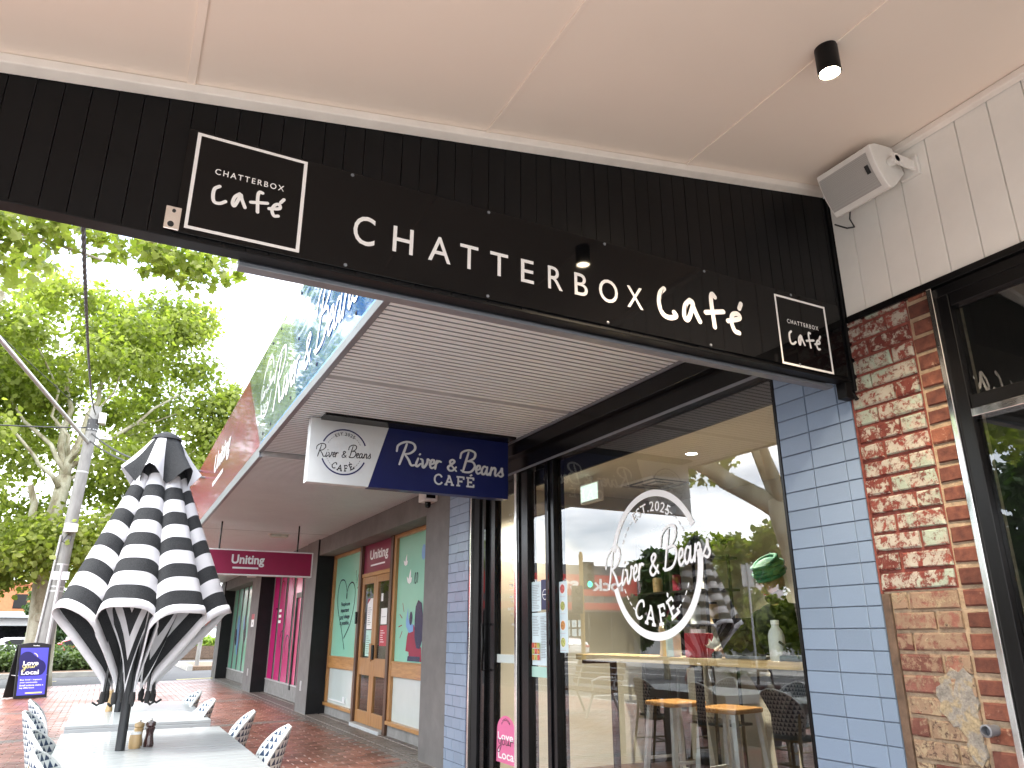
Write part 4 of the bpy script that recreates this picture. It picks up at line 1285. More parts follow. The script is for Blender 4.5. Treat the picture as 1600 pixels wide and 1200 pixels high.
b.inputs['Base Color'].default_value = (.25, .008, .038, 1); b.inputs['Roughness'].default_value = .2
b.inputs['Coat Weight'].default_value = .18; b.inputs['Coat Roughness'].default_value = .04; b.inputs['Specular IOR Level'].default_value = .3
mpn = t.nodes.new('ShaderNodeMapping'); mpn.inputs['Scale'].default_value = (1, 1.0, 2.2); t.links.new(v, mpn.inputs['Vector'])
bumpn(t, b, noise(t, mpn.outputs['Vector'], 2.2, 3, .5, .8), .4, .03)
MT['crimson_wave'] = m
FT = 4.07
def fasc(y0b, y1b, y0t, y1t, z0, z1, x, th=.02):
    mb = MB()
    mb.hexa([(x, y0b, z0), (x + th, y0b, z0), (x + th, y1b, z0), (x, y1b, z0), (x, y0t, z1), (x + th, y0t, z1), (x + th, y1t, z1), (x, y1t, z1)])
    return mb
ZB = SZ + .058
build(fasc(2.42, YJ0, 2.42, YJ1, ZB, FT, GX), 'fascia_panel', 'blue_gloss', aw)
mb = MB(); mb.box(GX - .004, GX + .03, 2.42, YJ0, SZ + .056, ZB + .012); build(mb, 'fascia_edge', 'skyblue', aw)
FO = (GX, 0, 0)
def tilt(vf, k):
    v, f = vf; c = v[:, 0].mean(); return np.stack([v[:, 0], v[:, 1] + k * (v[:, 0] - c)], 1), f
_full, _ = script2d(.13)
_lo, _hi = _full.min(0), _full.max(0)
for a, b_ in ((0, 8), (8, 99)):
    v, f = strokes(SCRIPT[a:b_] if a else SCRIPT[:8] + IDOT, .13, taper=.25)
    v = (v - _lo) / (_hi - _lo) * np.array([2.85, .58]) + np.array([-6.85, 3.16])
    sheet((v, f), 'fascia_script', 'vinyl_white', aw, FO, WX, WZ, WN, off=.004)
sheet(fit(slabcafe(.15), -3.7, -2.9, 3.05, 3.3), 'fascia_cafe', 'vinyl_white', aw, FO, WX, WZ, WN, off=.004)
for vf in (ring, est, caf, scr_):
    sheet(place(vf, .30, 7.25, 3.56), 'fascia_emblem', 'vinyl_white', aw, FO, WX, WZ, WN, off=.004)
sc2 = bpy.data.meshes.new('screw'); q_ = MB(); q_.lathe([(0, -.006), (.014, -.005), (.016, 0), (0, .001)], n=8, axis='x'); sc2.from_pydata(q_.v, [], q_.f); setmat(sc2, 'rubber')
for y in (3.2, 4.1, 5.0, 5.9, 6.8, 7.2):
    for z in (3.08, 3.56, 4.0): inst('screw', sc2, aw, (GX - .001, y + random.uniform(-.1, .1), z))
ua = thing('charity_awning', 'long ribbed awning with glossy crimson fascia over the pink shopfronts', 'awning', (2.0, 16, SZ))
SU = 2.885
for a, b_ in ((7.335, 13.0), (13.002, 19.5), (19.502, 26.8)):
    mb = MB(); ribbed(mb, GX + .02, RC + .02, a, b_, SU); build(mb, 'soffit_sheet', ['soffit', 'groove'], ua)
mb = MB(); mb.box(GX + .02, RC, 7.332, 7.336, SU, SU + .06); build(mb, 'step_flashing', 'galv', ua)
mb = MB(); mb.box(GX + .03, G + .6, 7.34, 27.0, SU + .06, SU + .09); build(mb, 'roof_sheet', 'galv', ua)
mb = MB(); mb.box(GX - .002, GX + .035, 7.337, 27.0, SU - .012, SU + .1); build(mb, 'edge_channel', 'gutter', ua, bevel=.004)
mb = fasc(YJ0 + .005, 27.0, YJ1 + .005, 27.0, ZB, FT, GX + .004); build(mb, 'fascia_panel', 'crimson_wave', ua)
sheet(fit(text2d('Uniting', .028), -11.6, -9.9, 3.4, 3.78), 'fascia_lettering', 'vinyl_white', ua, (GX + .004, 0, 0), WX, WZ, WN, off=.004)
sheet(rect2d(-11.55, -10.4, 3.30, 3.36), 'fascia_underline', 'vinyl_white', ua, (GX + .004, 0, 0), WX, WZ, WN, off=.004)

# wall above the awnings: out of view, added to block light
up = thing('unseen_upper_wall', 'plain unseen upper wall of the shop row, added above the awnings to block light', 'wall', (G, 14, SZ))
mb = MB(); mb.box(G + .32, G + .6, 2.5, 27, SZ + .1, 6.2); build(mb, 'wall_face', 'render', up)
mb = MB(); mb.box(G + .25, G + .62, 2.5, 27, 6.2, 6.35); build(mb, 'coping', 'plinth', up)

# ------------------------------------------------------------------ hanging signs
sy = 5.889
hs = thing('hanging_sign', 'flat white and navy sign River & Beans CAFÉ under the ribbed awning', 'sign', (2.1, sy, SZ))
x0, x1, z0, z1 = 1.214, 2.998, 2.398, 2.926
xs0, xs1 = 1.716, 1.867
mb = MB(); mb.hexa([(x0, sy, z0), (xs0, sy, z0), (xs0, sy + .10, z0), (x0, sy + .10, z0), (x0, sy, z1), (xs1, sy, z1), (xs1, sy + .10, z1), (x0, sy + .10, z1)])
build(mb, 'white_face', 'sign_white', hs, bevel=.003)
mb = MB(); mb.hexa([(xs0 + .0005, sy, z0), (x1, sy, z0), (x1, sy + .10, z0), (xs0 + .0005, sy + .10, z0), (xs1 + .0005, sy, z1), (x1, sy, z1), (x1, sy + .10, z1), (xs1 + .0005, sy + .10, z1)])
build(mb, 'navy_face', 'navy', hs, bevel=.003)
mb = MB(); mb.box(1.29, 3.0, sy - .16, sy + .03, SZ - .022, SZ - .001); build(mb, 'mounting_plate', 'black_metal', hs, bevel=.002)
HO = (0, sy, 0)
def pl2(vf, s, cx, cz): v, f = vf; return np.stack([v[:, 0] * s + cx, v[:, 1] * s + cz], 1), f
LCX, LCZ, LR = 1.497, 2.665, .186
for nm, vf, mm in (('emblem_ring', join2d(ring2d(0, 0, 1, .06, 22, 158), ring2d(0, 0, 1, .06, 202, 338)), 'navy_ink'), ('emblem_dots', dots, 'gutter'), ('emblem_text', est, 'black_ink'), ('emblem_cafe', caf, 'black_ink')):
    sheet(pl2(vf, LR, LCX, LCZ), nm, mm, hs, HO, PX, PZ, PN)
sheet(tilt(pl2(fit(script2d(.13), -1.22, 1.22, -.26, .36), LR, LCX, LCZ), .06), 'emblem_script', 'black_ink', hs, HO, PX, PZ, PN, off=.003)
sheet(tilt(fit(script2d(.19), 1.935, 2.955, 2.592, 2.815), -.015), 'sign_script', 'letter_grey', hs, HO, PX, PZ, PN)
sheet(fit(slabcafe(.17, 1.05), 2.285, 2.665, 2.468, 2.592), 'sign_cafe', 'letter_grey', hs, HO, PX, PZ, PN)
sy2 = 12.0
us = thing('hanging_sign', 'crimson box sign reading Uniting hung below the far awning', 'sign', (1.9, sy2, SU))
mb = MB(); mb.box(1.0, 2.688, sy2, sy2 + .12, 2.10, 2.475); build(mb, 'case', 'letter_grey', us, bevel=.004)
mb = MB(); mb.box(1.02, 2.668, sy2 - .004, sy2 - .0005, 2.12, 2.457); build(mb, 'face', 'crimson', us)
sheet(fit(text2d('Uniting', .03), 1.485, 1.96, 2.225, 2.40), 'lettering', 'letter_grey', us, (0, sy2 - .004, 0), PX, PZ, PN)
sheet(rect2d(1.51, 1.88, 2.195, 2.22), 'underline', 'letter_grey', us, (0, sy2 - .004, 0), PX, PZ, PN)
mb = MB()
for x in (1.3, 2.45): mb.tube([(x, sy2 + .06, 2.475), (x, sy2 + .06, SU)], .012, 8)
build(mb, 'hanger_rod', 'black_metal', us)
fl_ = thing('soffit_lamp', 'small dusty bulkhead lamp on the soffit above Uniting sign', 'ceiling light', (2.35, 13.2, SU))
mb = MB(); mb.box(-.15, .15, -.07, .07, -.06, 0); build(mb, 'cover', 'dusty_plastic', fl_, local=True, bevel=.02)
mb = MB(); mb.box(-.17, .17, -.09, .09, -.012, 0); build(mb, 'base', 'white_plastic', fl_, local=True, bevel=.004)
se = thing('alarm_box', 'white alarm box with dark lens on grey pier under awning', 'alarm box', (G, 8.02, 2.76))
mb = MB(); mb.box(-.16, 0, -.10, .10, -.06, .13); build(mb, 'case', 'white_plastic', se, local=True, bevel=.008)
mb = MB(); mb.box(-.14, -.03, -.1035, -.1005, -.03, .10); build(mb, 'dark_window', 'black_gloss', se, local=True)
mb = MB(); mb.lathe([(0, -.13), (.03, -.12), (.035, -.09), (.035, -.06)], (-.08, 0, 0), 14); build(mb, 'lens_dome', 'black_gloss', se, local=True, smooth=True)

# ------------------------------------------------------------------ Uniting shopfronts
un = thing('charity_shopfronts', 'row of grey rendered shopfronts with mint and pink window graphics', 'shopfront', (RC, 15, 0))
def pier(y0, y1):
    mb = MB(); zb = gz(G) - .05
    mb.box(G, RC + .05, y0, y1, zb, SU - .001)
    return build(mb, 'pier', 'render', un, bevel=.006)
for y0, y1 in ((7.555, 8.265), (13.62, 14.46), (19.36, 20.56), (26.0, 27.0)):
    pier(y0, y1)
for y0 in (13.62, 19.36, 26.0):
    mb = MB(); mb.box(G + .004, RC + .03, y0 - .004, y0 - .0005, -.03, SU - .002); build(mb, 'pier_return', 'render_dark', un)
for y0, y1 in ((8.2655, 13.615), (14.461, 19.355), (20.561, 25.995)):
    mb = MB(); mb.box(G + .03, RC + .04, y0, y1, 2.60, SU - .001); build(mb, 'lintel', 'render', un)
for y in (14.1, 19.9):
    mb = MB()
    mb.box(G - .006, G + .01, y - .06, y + .06, .34, .5)
    for k in range(5): mb.box(G - .011, G - .0065, y - .05, y + .05, .355 + k * .028, .367 + k * .028)
    build(mb, 'air_vent', 'galv', un)
def bx(nm, m_, *a, bev=.003, lab=None):
    mb = MB(); mb.box(*a); return build(mb, nm, m_, un, bevel=bev, label=lab)
# bay 1: timber frames
X0, X1 = RC - .04, RC + .04
bx('plinth', 'plinth', RC - .02, RC + .1, 8.27, 10.36, -.05, .14); bx('plinth', 'plinth', RC - .02, RC + .1, 11.86, 13.61, -.05, .14)
bx('window_sill', 'oak', RC - .06, RC + .06, 8.27, 10.27, .142, .19); bx('window_sill', 'oak', RC - .06, RC + .06, 11.9, 13.61, .142, .19)
bx('frame_post', 'oak_v', X0, X1, 10.18, 10.27, .192, 2.598); bx('frame_post', 'brown_v', X0 - .02, X1, 10.275, 10.375, -.02, 2.598)
bx('frame_post', 'oak_v', X0, X1, 11.905, 11.985, .192, 2.598); bx('frame_post', 'brown_v', X0 - .02, X1, 11.80, 11.9, -.02, 2.598)
bx('frame_post', 'oak_v', X0, X1, 13.53, 13.61, .192, 2.598)
for a, b_ in ((8.27, 10.178), (11.988, 13.528)):
    bx('mid_rail', 'oak', X0 + .005, X1, a, b_, .735, .925); bx('head_rail', 'oak', X0, X1, a, b_, 2.545, 2.597)
    bx('rail_bead', 'oak', X0 - .004, X0 + .0045, a, b_, .905, .918)
g1 = bx('window_film', 'mint', RC, RC + .006, 8.27, 10.178, .926, 2.544, bev=0)
g2 = bx('window_film', 'mint', RC, RC + .006, 11.988, 13.528, .926, 2.544, bev=0)
bx('frosted_pane', 'frost', RC, RC + .006, 8.27, 10.178, .191, .734, bev=0)
bx('frosted_pane', 'frost', RC, RC + .006, 11.988, 13.528, .191, .734, bev=0)
bx('window_ledge', 'sign_white', RC - .012, RC - .001, 12.4, 13.45, .235, .255); bx('white_box', 'sign_white', RC - .02, RC - .001, 12.42, 12.55, .256, .33)
UO = (RC - .0005, 0, 0)
def us_(vf, nm, m_, off=.002): return sheet(vf, nm, m_, un, UO, WX, WZ, WN, off=off)
neg = lambda pts: [(-a, b_) for a, b_ in pts]
us_(join2d(stroke(neg([(12.70, 1.04), (12.95, 1.35), (13.25, 1.68), (13.32, 1.95), (13.2, 2.13), (13.0, 2.15), (12.85, 2.08), (12.74, 1.92), (12.735, 1.83), (12.76, 1.9), (12.68, 2.02), (12.5, 2.08), (12.34, 2.04), (12.25, 1.9), (12.29, 1.68), (12.45, 1.42), (12.76, 1.21)]), .022)), 'heart_outline', 'midnight')
for tx, a, b_, z in (('People are', 13.05, 12.52, 1.70), ('important', 13.05, 12.56, 1.60), ('and', 13.07, 12.88, 1.50), ('change', 12.82, 12.5, 1.50), ('is possible.', 13.07, 12.5, 1.40)):
    us_(fit(text2d(tx, .02), -a, -b_, z, z + .082), 'slogan', 'midnight')
for p in ([(12.26, 2.25), (12.25, 2.1)], [(12.06, 2.26), (12.21, 2.06)], [(11.995, 2.1), (12.14, 1.97)]):
    us_(stroke(neg(p), .016, smooth=False), 'ray_mark', 'midnight')
for cx, cz, k in ((9.87, 2.21, 1.0), (9.70, 1.98, 1.25)):
    us_(poly2d([(-cx + a * k, cz + b_ * k) for a, b_ in [(-.09, .02), (-.06, -.045), (.0, -.065), (.06, -.05), (.075, .0), (.04, -.005), (.035, .09), (.0, .05), (-.03, -.01)]]), 'bird', 'paper')
us_(stroke(neg([(9.52, 1.9), (9.5, 2.0), (9.47, 2.02), (9.48, 1.9), (9.43, 1.92), (9.41, 2.02), (9.38, 2.0), (9.39, 1.9)]), .012), 'squiggle', 'midnight')
us_(poly2d(neg([(9.74, 1.06), (9.70, 1.24), (9.60, 1.36), (9.46, 1.38), (9.40, 1.30), (9.32, 1.14), (9.17, 1.11), (9.15, .94), (9.60, .94), (9.62, 1.05)])), 'figure_coat', 'maroon')
us_(poly2d(neg([(9.33, 1.68), (9.42, 1.60), (9.44, 1.44), (9.42, 1.22), (9.34, 1.10), (9.22, 1.09), (9.14, 1.2), (9.15, 1.5), (9.2, 1.64)])), 'figure_hair', 'midnight', .003)
us_(poly2d(neg([(9.70, 1.60), (9.76, 1.45), (9.75, 1.36), (9.63, 1.28), (9.48, 1.30), (9.48, 1.38), (9.6, 1.4), (9.68, 1.47)])), 'figure_child', 'skyblue', .003)
us_(ell2d(-9.58, 1.46, .055, .085), 'figure_head', 'midnight', .004)
us_(poly2d(neg([(9.66, .94), (9.64, 1.0), (9.2, 1.0), (9.2, .94)])), 'figure_skirt', 'midnight', .004)
for p in ([(9.98, 1.22), (9.9, 1.3)], [(10.05, 1.36), (9.92, 1.38)], [(10.02, 1.52), (9.92, 1.47)], [(9.92, 1.66), (9.86, 1.55)]):
    us_(stroke(neg(p), .014, smooth=False), 'ray_mark', 'maroon')
us_(ell2d(-9.2, 2.27, .07, .1), 'blue_dot', 'skyblue')
# double door
bx('door_head', 'oak', X0 + .005, X1, 10.378, 11.798, 2.105, 2.16); bx('door_panel_sign', 'crimson', RC - .012, RC + .004, 10.378, 11.798, 2.1625, 2.598)
sheet(fit(text2d('Uniting', .03), -11.5, -10.62, 2.31, 2.50), 'door_lettering', 'vinyl_white', un, (RC - .012, 0, 0), WX, WZ, WN)
sheet(rect2d(-11.45, -10.75, 2.255, 2.28), 'door_underline', 'vinyl_white', un, (RC - .012, 0, 0), WX, WZ, WN)
for a, b_ in ((10.38, 11.085), (11.09, 11.795)):
    mb = MB()
    mb.box(RC - .025, RC + .02, a, a + .10, .05, 2.10); mb.box(RC - .025, RC + .02, b_ - .10, b_, .05, 2.10)
    mb.box(RC - .0245, RC + .02, a + .1, b_ - .1, .05, .22); mb.box(RC - .0245, RC + .02, a + .1, b_ - .1, .70, .94); mb.box(RC - .0245, RC + .02, a + .1, b_ - .1, 2.0, 2.10)
    build(mb, 'door_leaf', 'oak_v', un, bevel=.004)
    mb = MB(); mb.box(RC - .006, RC, a + .1005, b_ - .1005, .2205, .6995); mb.box(RC - .006, RC, a + .1005, b_ - .1005, .9405, 1.9995)
    build(mb, 'door_glass', 'glass_dark', un)
bx('threshold', 'concrete', RC - .1, RC + .05, 10.378, 11.798, -.03, .045)
for k in range(22): bx('threshold_rib', 'sign_white', RC - .112, RC - .1005, 10.4 + k * .063, 10.43 + k * .063, -.02, .04, bev=0)
bx('door_lock', 'black_metal', RC - .05, RC - .026, 11.0, 11.08, .92, 1.12); bx('door_plate', 'oak_v', RC - .045, RC - .026, 11.10, 11.2, .9, 1.14)
bx('intercom', 'black_metal', RC - .085, RC - .0605, 11.84, 11.895, 1.42, 1.6)
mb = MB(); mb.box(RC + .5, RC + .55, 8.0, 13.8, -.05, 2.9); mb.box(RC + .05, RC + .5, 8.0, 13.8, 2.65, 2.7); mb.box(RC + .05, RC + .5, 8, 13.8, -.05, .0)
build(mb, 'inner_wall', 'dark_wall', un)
for nm, lab, y0, y1, z0, z1, mm, e_ in (
    ('door_poster', 'white opening hours poster on left timber door leaf', 11.50, 11.22, 1.34, 1.78, 'paper', [('print', rect2d(-11.46, -11.46 + random.uniform(.08, .22), 1.40 + .03 * i, 1.408 + .03 * i), 'gutter') for i in range(9)] + [('corner', poly2d([(-11.5, 1.78), (-11.34, 1.78), (-11.5, 1.70)]), 'maroon')]),
    ('door_poster', 'mint poster low on left timber door leaf', 11.50, 11.24, .96, 1.325, 'paper_mint', [('print', rect2d(-11.47, -11.47 + random.uniform(.1, .2), 1.0 + .03 * i, 1.006 + .03 * i), 'black_ink') for i in range(9)]),
    ('door_poster', 'white letter sheet on right timber door leaf', 10.82, 10.55, 1.40, 1.62, 'paper', [('print', rect2d(-10.79, -10.6, 1.5, 1.506), 'gutter')]),
    ('door_poster', 'red poster on right timber door leaf', 10.84, 10.52, 1.11, 1.385, 'paper_red', [('print', rect2d(-10.8, -10.8 + random.uniform(.1, .22), 1.16 + .03 * i, 1.168 + .03 * i), 'paper') for i in range(6)]),
    ('door_poster', 'small white sticker high on right timber door leaf', 10.85, 10.76, 1.72, 1.83, 'paper', [])):
    poster(nm, lab, RC - .008, y0, y1, z0, z1, mm, e_)
# bays 2 and 3: strip windows between dark mullions
def striped_bay(y0, y1, cols, pal, art):
    bx('plinth', 'plinth', RC - .02, RC + .1, y0, y1, -.05, .28); bx('window_sill', 'galv', RC - .03, RC + .06, y0, y1, .282, .31)
    n = cols; wd = (y1 - y0) / n
    for k in range(n):
        a = y0 + k * wd
        bx('mullion', 'render_dark', RC - .018, RC + .03, a, a + .09, .312, 2.598)
        m_ = pal[k % len(pal)]
        bx('window_film', m_, RC, RC + .006, a + .1005, a + wd - .0005, .312, 2.598, bev=0)
        bx('pane_edge', 'plinth', RC - .012, RC - .001, a + wd - .05, a + wd - .003, .312, 2.598, bev=0)
striped_bay(14.465, 19.35, 6, ['magenta', 'magenta', 'pink', 'magenta', 'magenta', 'magenta'], None)
striped_bay(20.565, 25.99, 6, ['mint'], None)
us_(poly2d(neg([(15.35, .62), (15.95, .62), (15.75, 1.2), (15.62, 1.55), (15.5, 1.2)])), 'mint_shape', 'mint', .004)
for cy, cz in ((17.9, 1.1), (18.3, 2.2), (17.3, 1.0), (18.8, 1.6), (17.0, 2.25), (15.0, .7), (14.9, 1.9)):
    us_(stroke([(-cy + .22 * math.cos(t), cz + .25 * math.sin(t)) for t in [k * .5 for k in range(8)]], .025), 'swirl', 'midnight' if cz < 2 else 'maroon', .004)
for k in range(3): us_(rect2d(-18.55, -18.2, 1.52 + k * .12, 1.58 + k * .12), 'white_bar', 'paper', .004)
us_(poly2d(neg([(14.98, .9), (14.75, 1.1), (14.72, .5), (14.9, .4)])), 'white_shape', 'paper', .004)
bx('inner_door', 'render_dark', RC - .03, RC - .013, 16.5, 16.62, .2, 2.0); bx('inner_door', 'plinth', RC - .03, RC - .013, 16.1, 16.62, 2.0, 2.1)
for cy, cz, rx, rz_, mm in ((24.6, 1.5, .22, .35, 'skyblue'), (24.4, 1.0, .3, .3, 'skyblue'), (24.9, 1.2, .15, .25, 'midnight'), (23.3, 1.35, .2, .3, 'midnight'), (23.5, 1.6, .2, .2, 'skyblue'), (22.6, 1.1, .12, .3, 'maroon'), (22.3, .7, .1, .15, 'midnight'), (21.4, 1.5, .08, .5, 'maroon')):
    us_(ell2d(-cy, cz, rx, rz_, rot=20), 'painted_shape', mm, .004)
poster('pier_notice', 'white notice with red header on the far grey pier', G - .0005, 20.15, 19.75, 1.45, 1.75, 'paper', [('header', rect2d(-20.15, -19.75, 1.62, 1.75), 'paper_red'), ('mark', ell2d(-19.95, 1.53, .05, .03), 'gutter')])
lamp2 = thing('soffit_lamp', 'small white floodlight under far end of the awning', 'floodlight', (3.0, 20.0, SU))
mb = MB(); mb.box(-.1, .1, -.1, .1, -.26, -.06); build(mb, 'head', 'sign_white', lamp2, local=True, bevel=.01)
mb = MB(); mb.box(-.02, .02, -.02, .02, -.06, 0); build(mb, 'arm', 'galv', lamp2, local=True)

# ------------------------------------------------------------------ tables, chairs, umbrellas
def copy_tree(o, parent=None):
    c = o.copy(); COL.objects.link(c)
    c.parent = parent
    for ch_ in list(o.children):
        copy_tree(ch_, c)
    return c

def make_table():
    t_ = thing('cafe_table', '', 'table', (0, 0, 0), 'white slatted tables set out on the footpath')
    H_, D_, W_ = .75, .93, .91
    n = 10; sw = D_ / n
    for k in range(n):
        mb = MB(); y = -D_ / 2 + (k + .5) * sw
        mb.box(-W_ / 2, W_ / 2, y - sw / 2 + .004, y + sw / 2 - .004, H_ - .022, H_)
        build(mb, 'slat', 'table_white', t_, local=True, bevel=.003)
    mb = MB()
    for s_ in (-1, 1):
        mb.box(-W_ / 2, W_ / 2, s_ * (D_ / 2 - .025) - .022, s_ * (D_ / 2 - .025) + .022, H_ - .085, H_ - .0225)
        mb.box(s_ * (W_ / 2 - .025) - .022, s_ * (W_ / 2 - .025) + .022, -D_ / 2 + .05, D_ / 2 - .05, H_ - .085, H_ - .0225)
    build(mb, 'apron', 'table_frame', t_, local=True, bevel=.003)
    for i in (-1, 1):
        for j in (-1, 1):
            mb = MB(); mb.box(i * (W_ / 2 - .03) - .027, i * (W_ / 2 - .03) + .027, j * (D_ / 2 - .03) - .027, j * (D_ / 2 - .03) + .027, 0, H_ - .086)
            build(mb, 'leg', 'table_frame', t_, local=True, bevel=.003)
    return t_
TX = .295; TG = gz(.3)
tab = make_table()
for k, (y, lab) in enumerate(((4.27, 'nearest white slatted table, cut off by the bottom edge'), (5.21, 'white slatted table just beyond the pepper mills of nearest umbrella pole'),
                              (6.60, 'white slatted table behind the first pair, nearer half of back pair'), (7.54, 'farthest white slatted table of the row toward the crimson sign'))):
    o = tab if k == 0 else copy_tree(tab)
    o.location = (TX, y, TG); o['label'] = lab

# woven bistro chair
m, t, b = newmat('triangle_weave')
uvn = t.nodes.new('ShaderNodeUVMap'); sx = t.nodes.new('ShaderNodeSeparateXYZ'); t.links.new(uvn.outputs[0], sx.inputs[0])
cw = .036
vv = mathn(t, 'DIVIDE', sx.outputs[1], cw)
rowp = mathn(t, 'MULTIPLY', mathn(t, 'FLOORED_MODULO', mathn(t, 'FLOOR', vv), 2.0), .5)
uu = mathn(t, 'ADD', mathn(t, 'DIVIDE', sx.outputs[0], cw), rowp)
fu = mathn(t, 'MULTIPLY', mathn(t, 'ABSOLUTE', mathn(t, 'SUBTRACT', mathn(t, 'FRACT', uu), .5)), 2.0)
fv = mathn(t, 'FRACT', vv)
dark = mathn(t, 'LESS_THAN', mathn(t, 'ADD', fu, mathn(t, 'MULTIPLY', fv, 1.0)), 1.04)
gap = mathn(t, 'GREATER_THAN', fv, .12)
dark = mathn(t, 'MULTIPLY', dark, gap)
nn = noise(t, uvn.outputs[0], 14, 3)
c = mixc(t, dark, ramp(t, nn, [(.3, (.64, .70, .69)), (.7, (.76, .80, .79))]), ramp(t, nn, [(.3, (.012, .03, .075)), (.7, (.025, .06, .13))]))
t.links.new(c, b.inputs['Base Color']); b.inputs['Roughness'].default_value = .55
wv = t.nodes.new('ShaderNodeTexWave'); wv.inputs['Scale'].default_value = 120; wv.bands_direction = 'DIAGONAL'; t.links.new(uvn.outputs[0], wv.inputs['Vector'])
bumpn(t, b, wv.outputs['Fac'], .3, .003)
MT['tri_weave'] = m

def make_chair(label):
    """back toward -x is the front: sitter faces -x; origin on the floor under the seat"""
    c_ = thing('bistro_chair', label, 'chair', (0, 0, 0), 'woven bistro chairs along the footpath tables')
    SH = .455
    # seat
    mb = MB(); pts = []
    n = 24
    for i in range(n):
        a = 2 * math.pi * i / n
        e = 2.8
        x = .205 * (abs(math.cos(a)) ** (2 / e)) * (1 if math.cos(a) >= 0 else -1)
        y = .215 * (abs(math.sin(a)) ** (2 / e)) * (1 if math.sin(a) >= 0 else -1)
        pts.append((x, y))
    mb.prism(pts, lambda u, v_, d: (u, v_, d + .012 * (u / .2)), SH - .03, SH)
    build(mb, 'seat', 'seat_teal', c_, local=True, bevel=.008)
    # back: arched shell, curved in plan and raked
    def shell(u, v_, off):
        """u in -1..1 across, v from 0 (bottom) to 1 (top)"""
        wv_ = .225 * math.sqrt(max(0.0, 1 - max(0.0, (v_ - .45) / .55) ** 2.3)) if v_ < 1 else 0.0
        wv_ *= (.84 + .16 * min(1, v_ / .4))
        y = u * wv_
        h = SH + .02 + .375 * v_
        x = .20 + .085 * v_ + (-.10 * (y / .225) ** 2) + off
        return (x, y, h)
    def backpanel(off, flip, nm, m_):
        mb = MB(); mb.uv = []
        nu, nv = 12, 14
        for j in range(nv + 1):
            v_ = .995 * j / nv
            for i in range(nu + 1):
                p = shell(-1 + 2 * i / nu, v_, off)
                mb.v.append(p); mb.uv.append((p[1] + .5, p[2]))
        for j in range(nv):
            for i in range(nu):
                q = (j * (nu + 1) + i, j * (nu + 1) + i + 1, (j + 1) * (nu + 1) + i + 1, (j + 1) * (nu + 1) + i)
                mb.f.append(q[::-1] if flip else q); mb.m.append(0)
        return build(mb, nm, m_, c_, local=True, smooth=True)
    backpanel(-.010, True, 'backrest', 'tri_weave')
    backpanel(.010, False, 'backrest_rear', 'tri_weave')
    rim = [shell(-1, k / 14 * .99, 0) for k in range(15)] + [shell(1, k / 14 * .99, 0) for k in range(14, -1, -1)]
    mb = MB(); mb.tube(rim, .0105, 8); build(mb, 'back_binding', 'white_weave', c_, local=True, smooth=True)
    for s_ in (-1, 1):
        mb = MB(); mb.tube([(.165, s_ * .19, SH + .2), (.18, s_ * .185, SH), (.215, s_ * .195, .22), (.245, s_ * .205, .0)], [.014, .015, .014, .012], 8)
        build(mb, 'leg', 'cane', c_, local=True, smooth=True)
        mb = MB(); mb.tube([(-.165, s_ * .175, SH - .01), (-.175, s_ * .18, .22), (-.185, s_ * .185, .0)], [.015, .014, .012], 8)
        build(mb, 'leg', 'cane', c_, local=True, smooth=True)
    mb = MB()
    for s_ in (-1, 1): mb.tube([(-.175, s_ * .18, .20), (.215, s_ * .195, .20)], .009, 6)
    mb.tube([(.02, -.188, .20), (.02, .188, .20)], .009, 6)
    mb.tube([(-.165, -.175, SH - .03), (.18, -.185, SH - .03), (.18, .185, SH - .03), (-.165, .175, SH - .03)], .012, 6, closed=True)
    build(mb, 'stretcher', 'cane', c_, local=True, smooth=True)
    return c_
chair0 = make_chair('')
CH = [(.66, 4.45, 0, 'woven chair at right of nearest table, the largest chair back'), (.63, 5.40, 0, 'woven chair right of second table, second chair from the shop side bottom'),
      (.52, 6.52, 0, 'woven chair right of the back table pair, nearer one'), (.52, 7.50, 0, 'woven chair right of farthest table'),
      (.07, 4.10, math.pi, 'woven chair left of nearest table, lowest at the left'), (-.0, 4.96, math.pi, 'woven chair left of second table, showing its curved white rim'),
      (-.13, 6.25, math.pi, 'woven chair left of back table pair with tan frame below'), (-.18, 7.36, math.pi, 'woven chair left of farthest table under the umbrella edge')]
for k, (x, y, rz, lab) in enumerate(CH):
    o = chair0 if k == 0 else copy_tree(chair0)
    o.location = (x, y, gz(x)); o.rotation_euler = (0, 0, rz + random.uniform(-.12, .12)); o['label'] = lab

# striped umbrella, lowered
m, t, b = newmat('umbrella_stripes')
uvn = t.nodes.new('ShaderNodeUVMap'); sx = t.nodes.new('ShaderNodeSeparateXYZ'); t.links.new(uvn.outputs[0], sx.inputs[0])
band = mathn(t, 'FLOORED_MODULO', mathn(t, 'FLOOR', sx.outputs[1]), 2.0)
gn = t.nodes.new('ShaderNodeNewGeometry')
nn = noise(t, gn.outputs['Position'], 300, 2)
dk = ramp(t, nn, [(.35, (.010, .011, .013)), (.65, (.030, .032, .035))])
wh = ramp(t, noise(t, gn.outputs['Position'], 5, 4), [(.3, (.57, .565, .59)), (.7, (.65, .645, .665))])
c = mixc(t, band, dk, wh)
t.links.new(c, b.inputs['Base Color']); b.inputs['Roughness'].default_value = .85
tls = t.nodes.new('ShaderNodeBsdfTranslucent'); t.links.new(c, tls.inputs['Color'])
ms = t.nodes.new('ShaderNodeMixShader'); ms.inputs['Fac'].default_value = .16
t.links.new(b.outputs[0], ms.inputs[1]); t.links.new(tls.outputs[0], ms.inputs[2]); t.links.new(ms.outputs[0], t.nodes['Material Output'].inputs['Surface'])
bumpn(t, b, noise(t, gn.outputs['Position'], 9, 3), .35, .02)
MT['stripes'] = m
MT['hem_white'] = mat('hem_white', (.62, .615, .635), .8, var=.06, vs=20)
